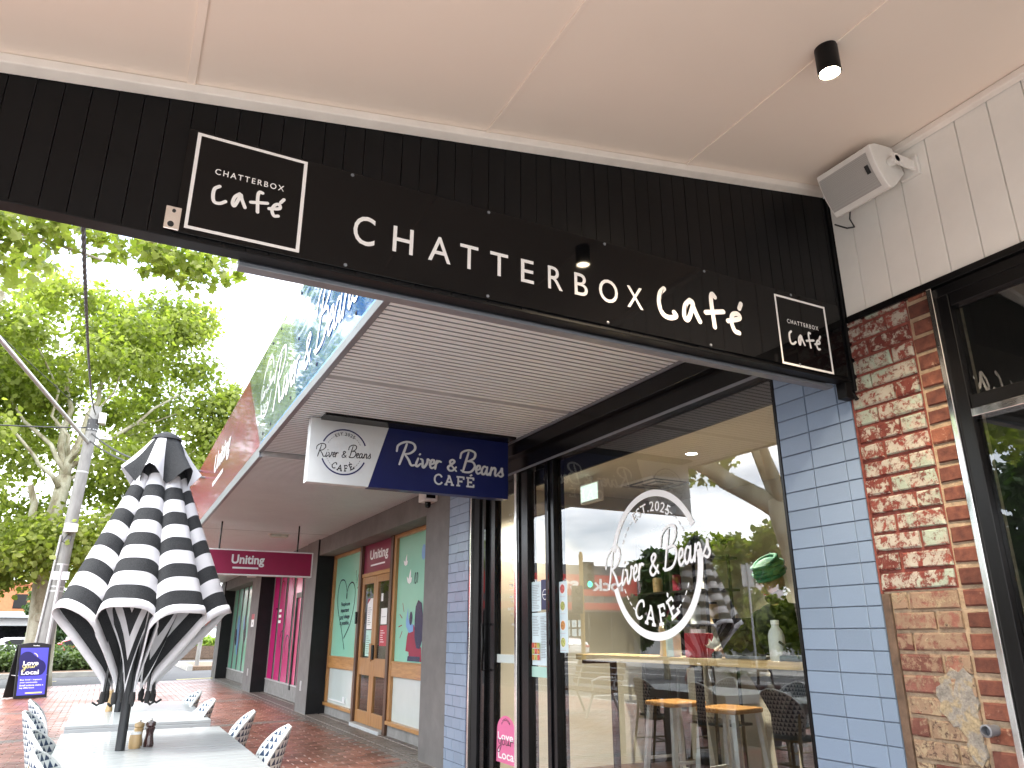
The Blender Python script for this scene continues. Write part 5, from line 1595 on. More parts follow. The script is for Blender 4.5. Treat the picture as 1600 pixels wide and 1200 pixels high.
MT['canopy_black'] = mat('canopy_black', (.016, .017, .02), .8, var=.3, vs=40)

def make_umbrella(label, seed):
    rd = random.Random(seed)
    u_ = thing('striped_umbrella', label, 'umbrella', (0, 0, 0), 'black and white striped umbrellas over the footpath tables')
    # heights above the local ground
    ZT, ZR, ZM = 2.40, 1.02, 1.43        # top, rib tips, middle of the hem
    N = 8; NT = 30; NS = 32
    lobes = [(rd.uniform(.92, 1.06), rd.uniform(-.06, .05), rd.uniform(-.09, .09)) for _ in range(N)]
    def pt(k, s_, t_):
        """k panel, s_ -1..1 across, t_ 0..1 from the top to the hem"""
        fr, dz, da = lobes[k]
        a0 = -math.pi / 2 + (k + .5) * 2 * math.pi / N + da * t_
        p_ = abs(s_); q = 1 - p_
        rr = .055 + .075 * t_
        rm = (.06 + .395 * t_ ** 1.05) * fr
        r_ = rm + (rr - rm) * min(1.0, p_ / .95) ** 2.7
        # the cloth between two ribs curls back under itself toward the middle of its own fold
        f_ = (p_ / .55) ** .76 if p_ < .55 else 1.0
        # the fold hangs a little sideways and ripples toward the hem
        a_ = a0 + (math.pi / N) * math.copysign(f_, s_) + .05 * t_ * math.sin(3.1 * s_ + k * 1.7)
        r_ *= 1 + .035 * t_ * math.sin(9 * s_ + 2 * k) * q
        zm = ZT - (ZT - ZM - dz) * t_
        zr = ZT - (ZT - ZR) * t_
        w_ = abs(s_) ** 2.7
        z = zm * (1 - w_) + zr * w_
        return (r_ * math.cos(a_), r_ * math.sin(a_), z)
    NB = 13.61
    for k in range(N):
        mb = MB(); mb.uv = []
        for i in range(NT + 1):
            t_ = .03 + (.955 - .03) * i / NT
            for j in range(NS + 1):
                s_ = math.sin(math.pi / 2 * (-1 + 2 * j / NS))
                mb.v.append(pt(k, s_, t_)); mb.uv.append((s_, t_ * NB))
        for i in range(NT):
            for j in range(NS):
                a = i * (NS + 1) + j
                mb.f.append((a, a + NS + 1, a + NS + 2, a + 1)); mb.m.append(0)
        p = build(mb, 'canopy_panel', 'stripes', u_, local=True, smooth=True, angle=180)
        sub = p.modifiers.new('subdivision', 'SUBSURF'); sub.levels = 1; sub.render_levels = 1
        mb = MB()
        for i in range(2):
            t_ = .955 + .045 * i
            for j in range(NS + 1):
                s_ = math.sin(math.pi / 2 * (-1 + 2 * j / NS))
                x, y, z = pt(k, s_, t_); kk = 1.006
                mb.v.append((x * kk, y * kk, z))
        for j in range(NS): mb.f.append((j, j + NS + 1, j + NS + 2, j + 1)); mb.m.append(0)
        hm = build(mb, 'hem', 'hem_white', p, local=True, smooth=True, angle=180)
        so = hm.modifiers.new('solid', 'SOLIDIFY'); so.thickness = .005
    # tucked inner folds: the cloth between the lobes narrows to the rib tips round the pole
    for k in range(N):
        a0 = -math.pi / 2 + (k + .5) * 2 * math.pi / N
        mb = MB(); mb.uv = []; nu, nv = 14, 12; hb = MB()
        def cur(u, v_):
            zl = 1.035 + .40 * abs(u) ** 1.15; z = 1.62 + (zl - 1.62) * v_
            r_ = .088 + .40 * max(0.0, z - 1.03) ** 1.0 * (1 - .22 * (1 - abs(u)))
            r_ = min(r_, .25) + .012 * math.sin(5 * u + k)
            a = a0 + u * (math.pi / N) * 1.12
            return (r_ * math.cos(a), r_ * math.sin(a), z)
        for j in range(nv + 1):
            for i in range(nu + 1):
                u = -1 + 2 * i / nu
                mb.v.append(cur(u, j / nv * .93)); mb.uv.append((u, 13.0 - (1 - j / nv) * (4.6 - 2.6 * abs(u) ** 1.15)))
        for j in range(nv):
            for i in range(nu): q = j * (nu + 1) + i; mb.f.append((q, q + nu + 1, q + nu + 2, q + 1)); mb.m.append(0)
        fp = build(mb, 'inner_fold', 'stripes', u_, local=True, smooth=True, angle=180)
        for j in range(2):
            for i in range(nu + 1): x, y, z = cur(-1 + 2 * i / nu, .93 + .07 * j); hb.v.append((x * 1.01, y * 1.01, z))
        for i in range(nu): hb.f.append((i, i + nu + 1, i + nu + 2, i + 1)); hb.m.append(0)
        build(hb, 'hem', 'hem_white', fp, local=True, smooth=True, angle=180)
    # vent cap
    mb = MB(); mb.uv = []
    n = 48; lv = 8
    for i in range(lv + 1):
        t_ = i / lv
        for j in range(n):
            a = 2 * math.pi * j / n
            fold = math.cos(6 * (a + math.pi / 2) + math.pi)
            r_ = .072 + .115 * t_ ** .9 * (1 + .30 * fold * t_)
            z = ZT + .015 - .235 * t_ + .05 * t_ * fold
            mb.v.append((r_ * math.cos(a), r_ * math.sin(a), z)); mb.uv.append((a, 0.15 + 1.9 * ((math.sin(a * 2.0 + 0.6) + 1) / 2) + .2 * t_ + (1 if rd.random() < -1 else 0)))
    for i in range(lv):
        for j in range(n):
            mb.f.append((i * n + j, (i + 1) * n + j, (i + 1) * n + (j + 1) % n, i * n + (j + 1) % n)); mb.m.append(0)
    build(mb, 'vent_cap', 'stripes', u_, local=True, smooth=True, angle=180)
    mb = MB(); mb.lathe([(.0, ZT + .058), (.03, ZT + .056), (.075, ZT + .03), (.084, ZT + .012), (.074, ZT + .008), (0, ZT + .005)], n=24)
    build(mb, 'cap_disc', 'canopy_black', u_, local=True, smooth=True)
    mb = MB(); mb.lathe([(.024, .05), (.024, ZT + .01)], n=20); build(mb, 'pole', 'pole_black', u_, local=True, smooth=True)
    mb = MB(); mb.lathe([(.27, 0), (.27, .045), (.25, .06), (.05, .075), (.035, .09), (.035, .3), (.0245, .3)], n=32); build(mb, 'base_weight', 'pole_black', u_, local=True, smooth=True)
    for k in range(N):
        a = -math.pi / 2 + k * 2 * math.pi / N
        pth = [pt(k, -1, .06 + .94 * i / 10) for i in range(11)]
        pth = [(x * .93, y * .93, z) for x, y, z in pth]
        mb = MB(); mb.tube(pth, .008, 6)
        rb = build(mb, 'rib', 'pole_black', u_, local=True, smooth=True)
        x, y, z = pth[-1]
        mb = MB(); mb.lathe([(.0, -.03), (.012, -.028), (.016, 0), (.012, .03), (0, .032)], (x * 1.02, y * 1.02, z - .01), 10)
        mb.tube([(x * 1.02, y * 1.02, z - .03), (x * 1.2, y * 1.2, z - .045), (x * 1.4, y * 1.4, z - .03)], .006, 6)
        build(mb, 'rib_tip', 'rubber', rb, local=True, smooth=True)
    mb = MB(); mb.lathe([(.034, 1.18), (.036, 1.2), (.036, 1.3), (.03, 1.32)], n=16); build(mb, 'runner', 'pole_black', u_, local=True, smooth=True)
    return u_
um = make_umbrella('large furled black and white striped umbrella in front of the trees', 3); um.location = (.147, 4.74, TG); um.rotation_euler = (0, 0, .17)
um2 = copy_tree(um); um2.location = (.16, 7.07, TG); um2.rotation_euler = (0, 0, .35); um2['label'] = 'second striped umbrella at the back tables, mostly behind the first, seen mirrored in the window'

# table things
MT['mill_dark'] = mat('dark_red_timber_mill', (.035, .010, .009), .25, var=.2, coat=.4)
MT['mill_pale'] = mat('pale_timber_mill', (.48, .33, .16), .4, var=.15, stretch=(1, 1, .3))
def mill(nm, lab, loc, m_, h=.17):
    q = thing(nm, lab, 'pepper mill', loc, 'salt and pepper mills on the tables')
    mb = MB(); mb.lathe([(.026, 0), (.027, .015), (.020, .05), (.019, h * .5), (.025, h * .68), (.022, h * .72)], n=18); build(mb, 'body', m_, q, local=True, smooth=True)
    mb = MB(); mb.lathe([(.021, h * .73), (.026, h * .78), (.024, h * .9), (.010, h * .95)], n=18); build(mb, 'head', m_, q, local=True, smooth=True)
    mb = MB(); mb.ball((0, 0, h * .985), .008, 8, 6); build(mb, 'knob', 'chrome', q, local=True, smooth=True)
    return q
ZTAB = TG + .75
mill('pepper_mill', 'dark red pepper mill right of the near umbrella pole', (.285, 4.84, ZTAB), 'mill_dark', .135)
mill('pepper_mill', 'pale timber pepper mill against the near umbrella pole', (.232, 4.90, ZTAB), 'mill_pale', .125)
q = thing('sugar_jar', 'pale wooden lidded jar beside the near umbrella pole', 'jar', (.215, 4.80, ZTAB))
mb = MB(); mb.lathe([(.026, 0), (.029, .01), (.029, .062), (.026, .068)], n=18); build(mb, 'body', 'mill_pale', q, local=True, smooth=True)
mb = MB(); mb.lathe([(.027, .0685), (.027, .078), (.0, .08)], n=18); build(mb, 'lid', 'paper', q, local=True, smooth=True)
mill('pepper_mill', 'pale timber pepper mill on the back table behind the striped canopy', (.10, 7.14, ZTAB), 'mill_pale')

# footpath advertising stand
af = thing('a_frame_sign', 'violet Love your Local A-frame sign with black frame on red paving', 'a-frame sign', (-1.46, 21.4, gz(-1.46)))
af.rotation_euler = (0, 0, R(24))
def A(p, s_=1):
    x, y, z = p; return (x, y + s_ * (-.33 + z * .24), z)
LEAN = .24
def aframe(s_):
    mb = MB()
    hw = .34; H_ = 1.20
    out_ = [(-hw, .02), (hw, .02), (hw, H_ - .04)] + [(hw - 2 * hw * k / 8, H_ - .04 + .045 * math.sin(math.pi * k / 8)) for k in range(1, 8)] + [(-hw, H_ - .04)]
    mb.prism(out_, lambda u, v_, d: (u, s_ * (-.33 + LEAN * v_) + d * s_, v_), 0, .03)
    fr_ = build(mb, 'frame', 'pole_black', af, local=True, bevel=.004)
    return fr_
frn = aframe(1); aframe(-1)
nrm = Vector((0, -1, LEAN)).normalized(); upv = Vector((0, LEAN, 1)).normalized()
AO = (0, -.33, 0)
def ash(vf, nm, m_, off): return sheet(vf, nm, m_, af, AO, (1, 0, 0), tuple(upv), tuple(nrm), off=off, local=True)
ash(rect2d(-.29, .29, .09, 1.12), 'poster', 'periwinkle', .003)
heart = [(-.27, .50)] + [(-.15 + .165 * math.cos(R(a)), .86 + .18 * math.sin(R(a))) for a in range(185, 20, -15)] + [(.12 + .14 * math.cos(R(a)), .68 + .17 * math.sin(R(a))) for a in range(80, -91, -15)]
ash(poly2d(heart), 'heart', 'heart_navy', .005)
ash(fit(text2d('Love', .025), -.22, .10, .735, .83), 'lettering', 'vinyl_white', .008)
ash(fit(text2d('Local', .025), -.24, .12, .53, .63), 'lettering', 'vinyl_white', .008)
ash(fit(strokes(YOUR, .11), -.25, .07, .59, .735), 'lettering', 'yellow', .010)
for k, tx in enumerate(('Buy local - support', 'your community.', 'Small actions make a', 'big difference.')):
    ash(fit(text2d(tx, .03), -.25, (.2, .12, .24, .06)[k], .40 - .058 * k, .435 - .058 * k), 'lettering', 'vinyl_white', .006)
ash(rect2d(-.12, .23, .12, .15), 'yellow_bar', 'yellow', .006)
ash(ring2d(-.03, .90, .10, .018, 10, 80), 'shine', 'yellow', .008)
ash(fit(text2d('Wyndham', .03), -.06, .08, 1.145, 1.175), 'lettering', 'vinyl_white', .035)
mb = MB()
for x in (-.3, .3): mb.tube([(x, -.22, .5), (x, .22, .5)], .008, 6)
build(mb, 'brace', 'galv', af, local=True)

# ------------------------------------------------------------------ power pole and cables
pp = thing('power_pole', 'weathered grey concrete power pole beside the pale tree trunk', 'power pole', (-1.42, 23.5, gz(-1.42)))
base = Vector((-1.43, 23.5, -.15)); top = Vector((-1.21, 23.5, 7.42))
at_ = lambda f: base.lerp(top, f)
MT['pole_grey'] = mat('pole_concrete', (.21, .207, .197), .85, var=.2, vs=8, bump=.2, bs=40, stretch=(1, 1, .25))
mb = MB(); mb.tube([at_(0), at_(.5), at_(1)], [.19, .163, .138], 20); build(mb, 'shaft', 'pole_grey', pp, smooth=True)
for f in (.33, .345, .42, .56, .75, .91, .93):
    mb = MB(); mb.tube([at_(f - .002), at_(f + .003)], .181 - .040 * f + .006, 20)
    build(mb, 'steel_band', 'galv', pp, smooth=True)
mb = MB(); c_ = at_(.545); mb.box(c_.x - .12, c_.x + .2, c_.y - .30, c_.y - .18, c_.z - .11, c_.z + .11); build(mb, 'junction_box', 'white_plastic', pp, bevel=.01)
mb = MB(); c_ = at_(.955); mb.box(c_.x + .12, c_.x + .3, c_.y - .2, c_.y + .1, c_.z - .15, c_.z + .15); build(mb, 'fuse_box', 'white_plastic', pp, bevel=.01)
mb = MB(); mb.tube([at_(.905), at_(.95)], .152, 16); build(mb, 'collar', 'cable', pp)
mb = MB(); c_ = at_(.30); mb.tube([at_(.0) + Vector((-.2, -.1, 0)), at_(.52) + Vector((-.16, -.12, 0))], .03, 8); build(mb, 'conduit', 'galv', pp, smooth=True)
mb = MB(); c_ = at_(.53); mb.tube([c_ + Vector((.0, -.22, -.05)), c_ + Vector((-.1, -.26, -.25)), c_ + Vector((.05, -.25, -.33)), c_ + Vector((.1, -.22, -.1))], .018, 6); build(mb, 'cable_loop', 'cable', pp, smooth=True)
c_ = at_(.86)
mb = MB(); mb.tube([c_, Vector((-1.85, 19.0, 6.25)), Vector((-2.75, 13.0, 6.2))], [.05, .045, .04], 10); build(mb, 'outreach_arm', 'galv', pp, smooth=True)
mb = MB(); mb.box(c_.x + .1, c_.x + .55, c_.y - .04, c_.y + .04, c_.z + .15, c_.z + .22); build(mb, 'bracket', 'galv', pp)
def cable(nm, lab, a, b_, sag, r_, twist=False):
    a, b_ = Vector(a), Vector(b_); n = 60 if twist else 16
    P_ = [a.lerp(b_, k / n) - Vector((0, 0, sag * 4 * (k / n) * (1 - k / n))) for k in range(n + 1)]
    mb = MB()
    if twist:
        per = (b_ - a).length / n
        for ph in (0, 2 * math.pi / 3, 4 * math.pi / 3):
            F_ = [p for k in range(n) for p in [P_[k].lerp(P_[k + 1], i / 6) for i in range(6)]]
            mb.tube([p + Vector((math.cos(i * .75 + ph), 0, math.sin(i * .75 + ph))) * r_ * .62 for i, p in enumerate(F_)], r_ * .62, 6)
    else: mb.tube(P_, r_, 6)
    return tag(build(mb, nm, 'cable', smooth=True), lab, 'cable', 'overhead cables')
tp = at_(.97)
cable('overhead_cable', 'thick twisted black cable rising from the pole to the black fascia', tp + Vector((.02, -.1, 0)), (-.42, 2.6, 3.35), .28, .013, True)
cable('overhead_cable', 'thin cable from the pole top toward the upper left', at_(.95), (-6.5, 10, 9.0), .2, .010)
cable('overhead_cable', 'black cable running level from the pole to the left edge', at_(.92), (-9, 20, 6.0), .25, .02)
cable('overhead_cable', 'dark cable from the pole to the awning behind the umbrella top', at_(.9), (GX + .02, 14.0, 4.0), .25, .022)
cable('overhead_cable', 'lower dark cable from the pole passing behind the umbrella', at_(.87), (GX + .02, 13.0, 3.7), .2, .02)

# ------------------------------------------------------------------ trees
m, t, b = newmat('plane_bark')
v = coords(t, world=True)
mpn = t.nodes.new('ShaderNodeMapping'); mpn.inputs['Scale'].default_value = (1, 1, .45); t.links.new(v, mpn.inputs['Vector'])
n1 = noise(t, mpn.outputs['Vector'], 3.2, 6, .6, .4)
c = ramp(t, n1, [(.33, (.22, .18, .115)), (.43, (.38, .34, .24)), (.54, (.50, .47, .36)), (.66, (.58, .56, .45))])
c = mixc(t, 1.0, c, ramp(t, noise(t, v, 40, 4), [(.3, (.8,) * 3), (.7, (1.1,) * 3)]), 'MULTIPLY')
t.links.new(c, b.inputs['Base Color']); b.inputs['Roughness'].default_value = .85
bumpn(t, b, mathn(t, 'ADD', n1, mathn(t, 'MULTIPLY', noise(t, v, 25, 5), .4)), .6, .03)
MT['bark'] = m
MT['leaf_spring'] = leafmat('spring_plane_leaf', [(0, (.11, .145, .024)), (.5, (.21, .245, .05)), (1, (.31, .335, .10))], .55)
MT['leaf_dark'] = leafmat('dark_leaf', [(0, (.020, .042, .012)), (.5, (.04, .08, .02)), (1, (.085, .13, .03))], .35)
MT['leaf_hedge'] = leafmat('hedge_leaf', [(0, (.025, .045, .014)), (.5, (.06, .095, .028)), (1, (.11, .15, .05))], .3)
MT['leaf_lime'] = leafmat('lime_leaf', [(0, (.10, .17, .02)), (.5, (.2, .29, .04)), (1, (.33, .40, .09))], .4)

LOBE = [(0, 0), (.16, .05), (.50, .12), (.34, .30), (.55, .58), (.24, .56), (.16, .80), (0, 1.0), (-.16, .80), (-.24, .56), (-.55, .58), (-.34, .30), (-.50, .12), (-.16, .05)]
def leaf_cloud(nm, m_, parent, centres, radii, n, size, up=.35, shell=.5, lobed=False, flat=.55, zmin=None):
    """n leaves spread through clumps; each is a small bent blade (or a lobed leaf)"""
    C_ = np.array(centres, float); Rd = np.array([r if hasattr(r, '__len__') else (r, r, r) for r in radii], float)
    vol = Rd.prod(1) ** (2 / 3.); p = vol / vol.sum()
    k = RNG.choice(len(C_), n, p=p)
    d = RNG.normal(size=(n, 3)); d /= np.linalg.norm(d, axis=1)[:, None]
    rad = shell + (1 - shell) * RNG.random(n) ** .6
    rad *= 1 + .12 * RNG.normal(size=n)
    P_ = C_[k] + d * Rd[k] * rad[:, None]
    if zmin is not None: P_ = P_[P_[:, 2] > zmin]; n = len(P_); d = d[:n]
    nr = d * .5 + RNG.normal(size=(n, 3)) * .55 + np.array([0, 0, up]); nr /= np.linalg.norm(nr, axis=1)[:, None]
    a = np.cross(nr, RNG.normal(size=(n, 3))); a /= np.linalg.norm(a, axis=1)[:, None] + 1e-9
    c2 = np.cross(nr, a)
    s_ = size * (.65 + .7 * RNG.random(n))[:, None]
    if lobed:
        lv = np.array(LOBE) - np.array([0, .5]); q = len(lv)
        V = (P_[:, None, :] + lv[None, :, :1] * (a * s_)[:, None, :] * .95 + lv[None, :, 1:2] * (c2 * s_)[:, None, :] - (np.abs(lv[None, :, :1]) ** 1.3) * (nr * s_)[:, None, :] * .45).reshape(-1, 3)
        F_ = np.arange(n)[:, None] * q
        tri = [(0, 1, 13), (1, 3, 11), (1, 11, 13), (1, 2, 3), (13, 11, 12), (3, 4, 5), (3, 5, 7), (5, 6, 7), (7, 9, 11), (7, 8, 9), (9, 10, 11), (3, 7, 11)]
        F = (F_[:, :, None] + np.array(tri)[None]).reshape(-1, 3)
    else:
        q = 6
        o = [(-a * .0 - c2 * .55, 0), (a * .42 - c2 * .08, -.12), (a * .28 + c2 * .34, -.12), (c2 * .6, -.05), (-a * .28 + c2 * .34, -.12), (-a * .42 - c2 * .08, -.12)]
        V = np.stack([P_ + s_ * (x + nr * h) for x, h in o], 1).reshape(-1, 3)
        F_ = np.arange(n)[:, None] * q
        F = (F_[:, :, None] + np.array([(0, 1, 2), (0, 2, 3), (0, 3, 4), (0, 4, 5)])[None]).reshape(-1, 3)
    off = np.array(wloc(parent)) if parent is not None else np.zeros(3)
    V = V - off
    me = bpy.data.meshes.new(nm)
    me.vertices.add(len(V)); me.vertices.foreach_set('co', V.astype(np.float32).ravel())
    me.loops.add(F.size); me.loops.foreach_set('vertex_index', F.astype(np.int32).ravel())
    me.polygons.add(len(F)); me.polygons.foreach_set('loop_start', np.arange(0, F.size, 3, dtype=np.int32)); me.polygons.foreach_set('loop_total', np.full(len(F), 3, np.int32))
    me.update(); me.validate()
    tone = np.clip(.5 + .22 * RNG.normal(size=n) + .12 * RNG.normal(size=len(C_))[k[:n]], 0, 1)
    at = me.attributes.new('tone', 'FLOAT', 'POINT'); at.data.foreach_set('value', np.repeat(tone, q).astype(np.float32))
    setmat(me, m_)
    o = bpy.data.objects.new(nm, me); COL.objects.link(o)
    if parent is not None: o.parent = parent
    return o

def limb(mb, a, b_, r0, r1, wob=.15, n=7, seed=0):
    rd = random.Random(seed); a, b_ = Vector(a), Vector(b_); P_ = []; rr = []
    ln = (b_ - a).length
    for k in range(n + 1):
        f = k / n; e = math.sin(math.pi * f) * wob * ln * .3
        P_.append(a.lerp(b_, f) + Vector((rd.uniform(-1, 1) * e, rd.uniform(-1, 1) * e, e * .35 + rd.uniform(-.4, .4) * e))); rr.append(r0 + (r1 - r0) * f ** .8)
    mb.tube(P_, rr, 9)
    return P_

# big plane tree on the left
tr = thing('plane_tree', 'large spring green plane tree with pale mottled trunk left of the umbrella', 'tree', (-1.95, 27, -.1))
mb = MB()
mb.tube([(-1.72, 27, -.2), (-1.72, 27, .3), (-1.74, 27, 1.4), (-1.84, 27, 2.6), (-1.93, 27, 3.3), (-1.96, 27, 3.9)], [.52, .44, .38, .35, .33, .30], 18)
limb(mb, (-2.02, 27, 3.7), (-1.92, 27, 6.0), .27, .21, .06, seed=1); XO = -1.2
limb(mb, (-1.92, 27, 5.9), (-1.3, 26.8, 9.5), .17, .05, .12, seed=2); limb(mb, (-1.94, 27, 5.7), (-2.4, 27.3, 10), .15, .05, .12, seed=3)
limb(mb, (-2.2, 27, 3.6), (-2.75, 26.7, 5.6), .15, .09, .10, seed=4); limb(mb, (-2.0, 26.8, 5.6), (-3.9, 26.2, 7.6), .08, .03, .15, seed=5)
limb(mb, (-1.95, 27, 3.4), (.7, 26.5, 6.0), .13, .05, .12, seed=6); limb(mb, (-1.8, 27, 6.3), (1.2, 27, 9.3), .09, .03, .12, seed=7)
limb(mb, (-1.9, 27, 6.1), (-4.2, 27, 8.8), .09, .03, .15, seed=8); limb(mb, (.2, 26.7, 5.4), (2.0, 26.3, 7.4), .05, .02, .15, seed=9)
for k in range(5):
    a = random.uniform(0, 6.28); limb(mb, (-1.9, 27, random.uniform(5.5, 7)), (-1.7 + 3.2 * math.cos(a), 27 + 2.5 * math.sin(a), random.uniform(7, 11.5)), .06, .015, .2, seed=20 + k)
build(mb, 'trunk', 'bark', tr, smooth=True, angle=180)
for x, y, z in ((-1.85, 26.60, 1.75), (-1.68, 26.62, 2.5), (-1.98, 26.64, 2.9)):
    mb = MB(); mb.lathe([(.12, .0), (.13, -.04), (.10, -.07), (.06, -.06), (0, -.05)], (x, y, z), 12, axis='y')
    build(mb, 'bark_knot', 'bark', tr, smooth=True)
CL, CR = [], []
rd = random.Random(5)
for k in range(70):
    a = rd.uniform(0, 2 * math.pi); u = rd.random() ** .5
    z = rd.uniform(3.4, 12.2)
    ext_ = 5.0 * math.sqrt(max(.05, 1 - ((z - 7.6) / 6.0) ** 2))
    CL.append((-1.9 + ext_ * u * math.cos(a), 27.3 + ext_ * .8 * u * math.sin(a), z)); r_ = rd.uniform(.75, 1.45); CR.append((r_, r_, r_ * .75))
for p, r_ in (((1.9, 26.5, 8.6), 1.1), ((2.4, 26.2, 7.4), .9), ((1.6, 26.2, 6.2), 1.0), ((2.1, 26.3, 5.2), .9), ((1.2, 26, 4.2), .8), ((-3.4, 26, 3.6), 1.2), ((-4.4, 26.5, 4.4), 1.2), ((-2.9, 25.8, 2.9), .7), ((2.6, 26.8, 9.3), .6), ((.6, 26.4, 11.0), 1.1), ((1.5, 26.6, 9.9), .9), ((-.4, 26.3, 3.9), .8)):
    CL.append(p); CR.append((r_, r_, r_ * .8))
tag(leaf_cloud('crown', 'leaf_spring', tr, CL, CR, 56000, .15, shell=.15), kind='stuff')

# plane tree at the kerb whose bough hangs over the path; also mirrored in the window
nt_ = thing('plane_tree', 'kerbside plane tree whose leafy bough hangs below the black fascia at upper left', 'tree', (-3.5, 8.5, gz(-3.5)))
mb = MB()
mb.tube([(-3.5, 8.5, -.2), (-3.5, 8.52, .4), (-3.48, 8.68, 1.6), (-3.46, 8.85, 2.6), (-3.42, 9, 3.4)], [.36, .29, .25, .24, .26], 16)
limb(mb, (-3.45, 9, 3.2), (-2.3, 10.6, 4.6), .19, .13, .12, seed=31); limb(mb, (-2.3, 10.6, 4.6), (-2.0, 11.5, 5.7), .13, .07, .15, seed=32)
limb(mb, (-3.42, 9, 3.3), (-3.1, 9.7, 6.0), .18, .09, .12, seed=33); limb(mb, (-3.45, 9, 3.3), (-4.0, 8.3, 5.6), .14, .07, .12, seed=34)
limb(mb, (-3.42, 8.95, 3.2), (-2.1, 8.3, 5.2), .11, .045, .1, seed=35)
bt = limb(mb, (-2.1, 8.3, 5.2), (.5, 7.5, 5.6), .038, .012, .05, seed=36)
limb(mb, (-1.6, 8.1, 5.1), (-.6, 8.0, 4.9), .03, .010, .1, seed=37); limb(mb, (-.7, 7.9, 5.25), (.6, 7.9, 5.0), .022, .008, .1, seed=38); limb(mb, (-2.0, 8.3, 5.2), (-1.45, 7.7, 4.75), .022, .008, .1, seed=39)
limb(mb, (-3.46, 8.8, 3.1), (-3.5, 5.6, 4.0), .10, .03, .08, seed=41); limb(mb, (-3.5, 5.7, 4.0), (-2.5, 4.7, 3.5), .03, .01, .1, seed=42)
build(mb, 'trunk', 'bark', nt_, smooth=True, angle=180)
CL, CR = [], []
for k in range(46):
    a = rd.uniform(0, 2 * math.pi); u = rd.random() ** .5; z = rd.uniform(4.9, 8.5)
    e_ = 3.6
    CL.append((-3.5 + e_ * u * math.cos(a), 9.3 + e_ * u * math.sin(a), z)); CR.append(rd.uniform(.5, .95))
CL = [c for c in CL if not (c[0] > -1.9 and c[1] < 12 and c[2] < 5.6)]; CR = CR[:len(CL)]
tag(leaf_cloud('crown', 'leaf_spring', nt_, CL, CR, 9000, .17, shell=.2, lobed=True), kind='stuff')
# the hanging sprays: every large leaf a piece of its own
lmesh = []
for k in range(6):
    rq = random.Random(60 + k)
    me = bpy.data.meshes.new('leaf')
    s_ = 1.0; lv = [(x * 1.0 + rq.uniform(-.03, .03), y + rq.uniform(-.03, .03)) for x, y in LOBE]
    vs = [(x, y, -.35 * abs(x) ** 1.2 - .12 * (y - .4) ** 2 + rq.uniform(-.02, .02)) for x, y in lv] + [(0, .42, .05)]
    fs = [(i, (i + 1) % 14, 14) for i in range(14)] 
    vs += [(-.012, 0, 0), (.012, 0, 0), (.008, -.45, .06), (-.008, -.45, .06)]; fs.append((15, 16, 17, 18))
    me.from_pydata(vs, [], fs)
    at = me.attributes.new('tone', 'FLOAT', 'POINT'); at.data.foreach_set('value', [k / 5.0] * len(vs))
    setmat(me, 'leaf_spring'); lmesh.append(me)
rd = random.Random(91)
sprays = [((-1.45, 7.6, 4.80), (.40, .5, .26), 75), ((-1.05, 7.7, 5.00), (.40, .5, .16), 45), ((-.62, 7.8, 5.0), (.25, .45, .14), 25), ((-1.5, 7.5, 4.52), (.25, .4, .12), 22),
          ((-.15, 7.8, 4.98), (.24, .45, .20), 45), ((.15, 7.7, 4.93), (.28, .45, .24), 60), ((.48, 7.6, 4.88), (.20, .40, .18), 38), ((.30, 7.6, 4.70), (.16, .35, .10), 18), ((.66, 7.6, 4.88), (.08, .25, .08), 8)]
tag(leaf_cloud('hanging_foliage', 'leaf_spring', nt_, [q[0] for q in sprays], [q[1] for q in sprays], 420, .105, shell=.1, lobed=True), kind='stuff')
tag(leaf_cloud('kerb_foliage', 'leaf_spring', nt_, [(-3.4, 5.6, 3.85), (-2.9, 5.1, 3.6), (-2.4, 4.7, 3.35), (-3.6, 4.9, 3.9), (-3.9, 6.3, 4.1), (-2.2, 4.5, 3.7)], [(.5, .5, .28)] * 6, 520, .13, shell=.1, lobed=True), kind='stuff')
cnt = 0
for c_, r_, n in sprays:
    for k in range(n):
        if cnt >= 298: break
        d = Vector((rd.gauss(0, 1), rd.gauss(0, 1), rd.gauss(0, 1))).normalized() * (rd.random() ** .5)
        p = (c_[0] + d.x * r_[0], c_[1] + d.y * r_[1], c_[2] + d.z * r_[2])
        s_ = rd.uniform(.07, .125)
        inst('leaf', lmesh[rd.randrange(6)], nt_, p, (rd.gauss(.2, .75), rd.gauss(0, .75), rd.uniform(0, 6.28)), (s_, s_, s_)); cnt += 1

# background trees
def bush_tree(nm, lab, x, y, h, w_, n, m_, size, z0=.25, grp=None, trunk=.14):
    q = thing(nm, lab, 'tree', (x, y, -.3), grp)
    mb = MB(); limb(mb, (x, y, -.35), (x + .1, y, h * .55), trunk, trunk * .5, .05, seed=int(x * 7 + y)); 
    for k in range(4): limb(mb, (x, y, h * (.25 + .06 * k)), (x + w_ * .35 * math.cos(k * 1.7), y + w_ * .35 * math.sin(k * 1.7), h * .7), trunk * .45, .02, .12, seed=k + int(y))
    build(mb, 'trunk', 'bark', q, smooth=True, angle=180)
    rq = random.Random(int(x * 13 + y * 7)); C2, R2 = [], []
    for k in range(26):
        a = rq.uniform(0, 6.28); u = rq.random() ** .5; zz = rq.uniform(z0, .9); e_ = w_ * .5 * math.sqrt(max(.08, 1 - ((zz - .55) / .5) ** 2))
        C2.append((x + e_ * u * math.cos(a), y + e_ * u * math.sin(a), h * zz)); R2.append(rq.uniform(.09, .17) * w_)
    tag(leaf_cloud('crown', m_, q, C2, R2, n, size, shell=.3), kind='stuff')
    return q
bush_tree('street_tree', 'dark green tree at the far left edge beyond the car park', -9.6, 66, 5.6, 6.0, 4500, 'leaf_dark', .30)
bush_tree('street_tree', 'small dark green tree before the orange building far left', -4.6, 78, 5.2, 4.0, 3000, 'leaf_dark', .30)
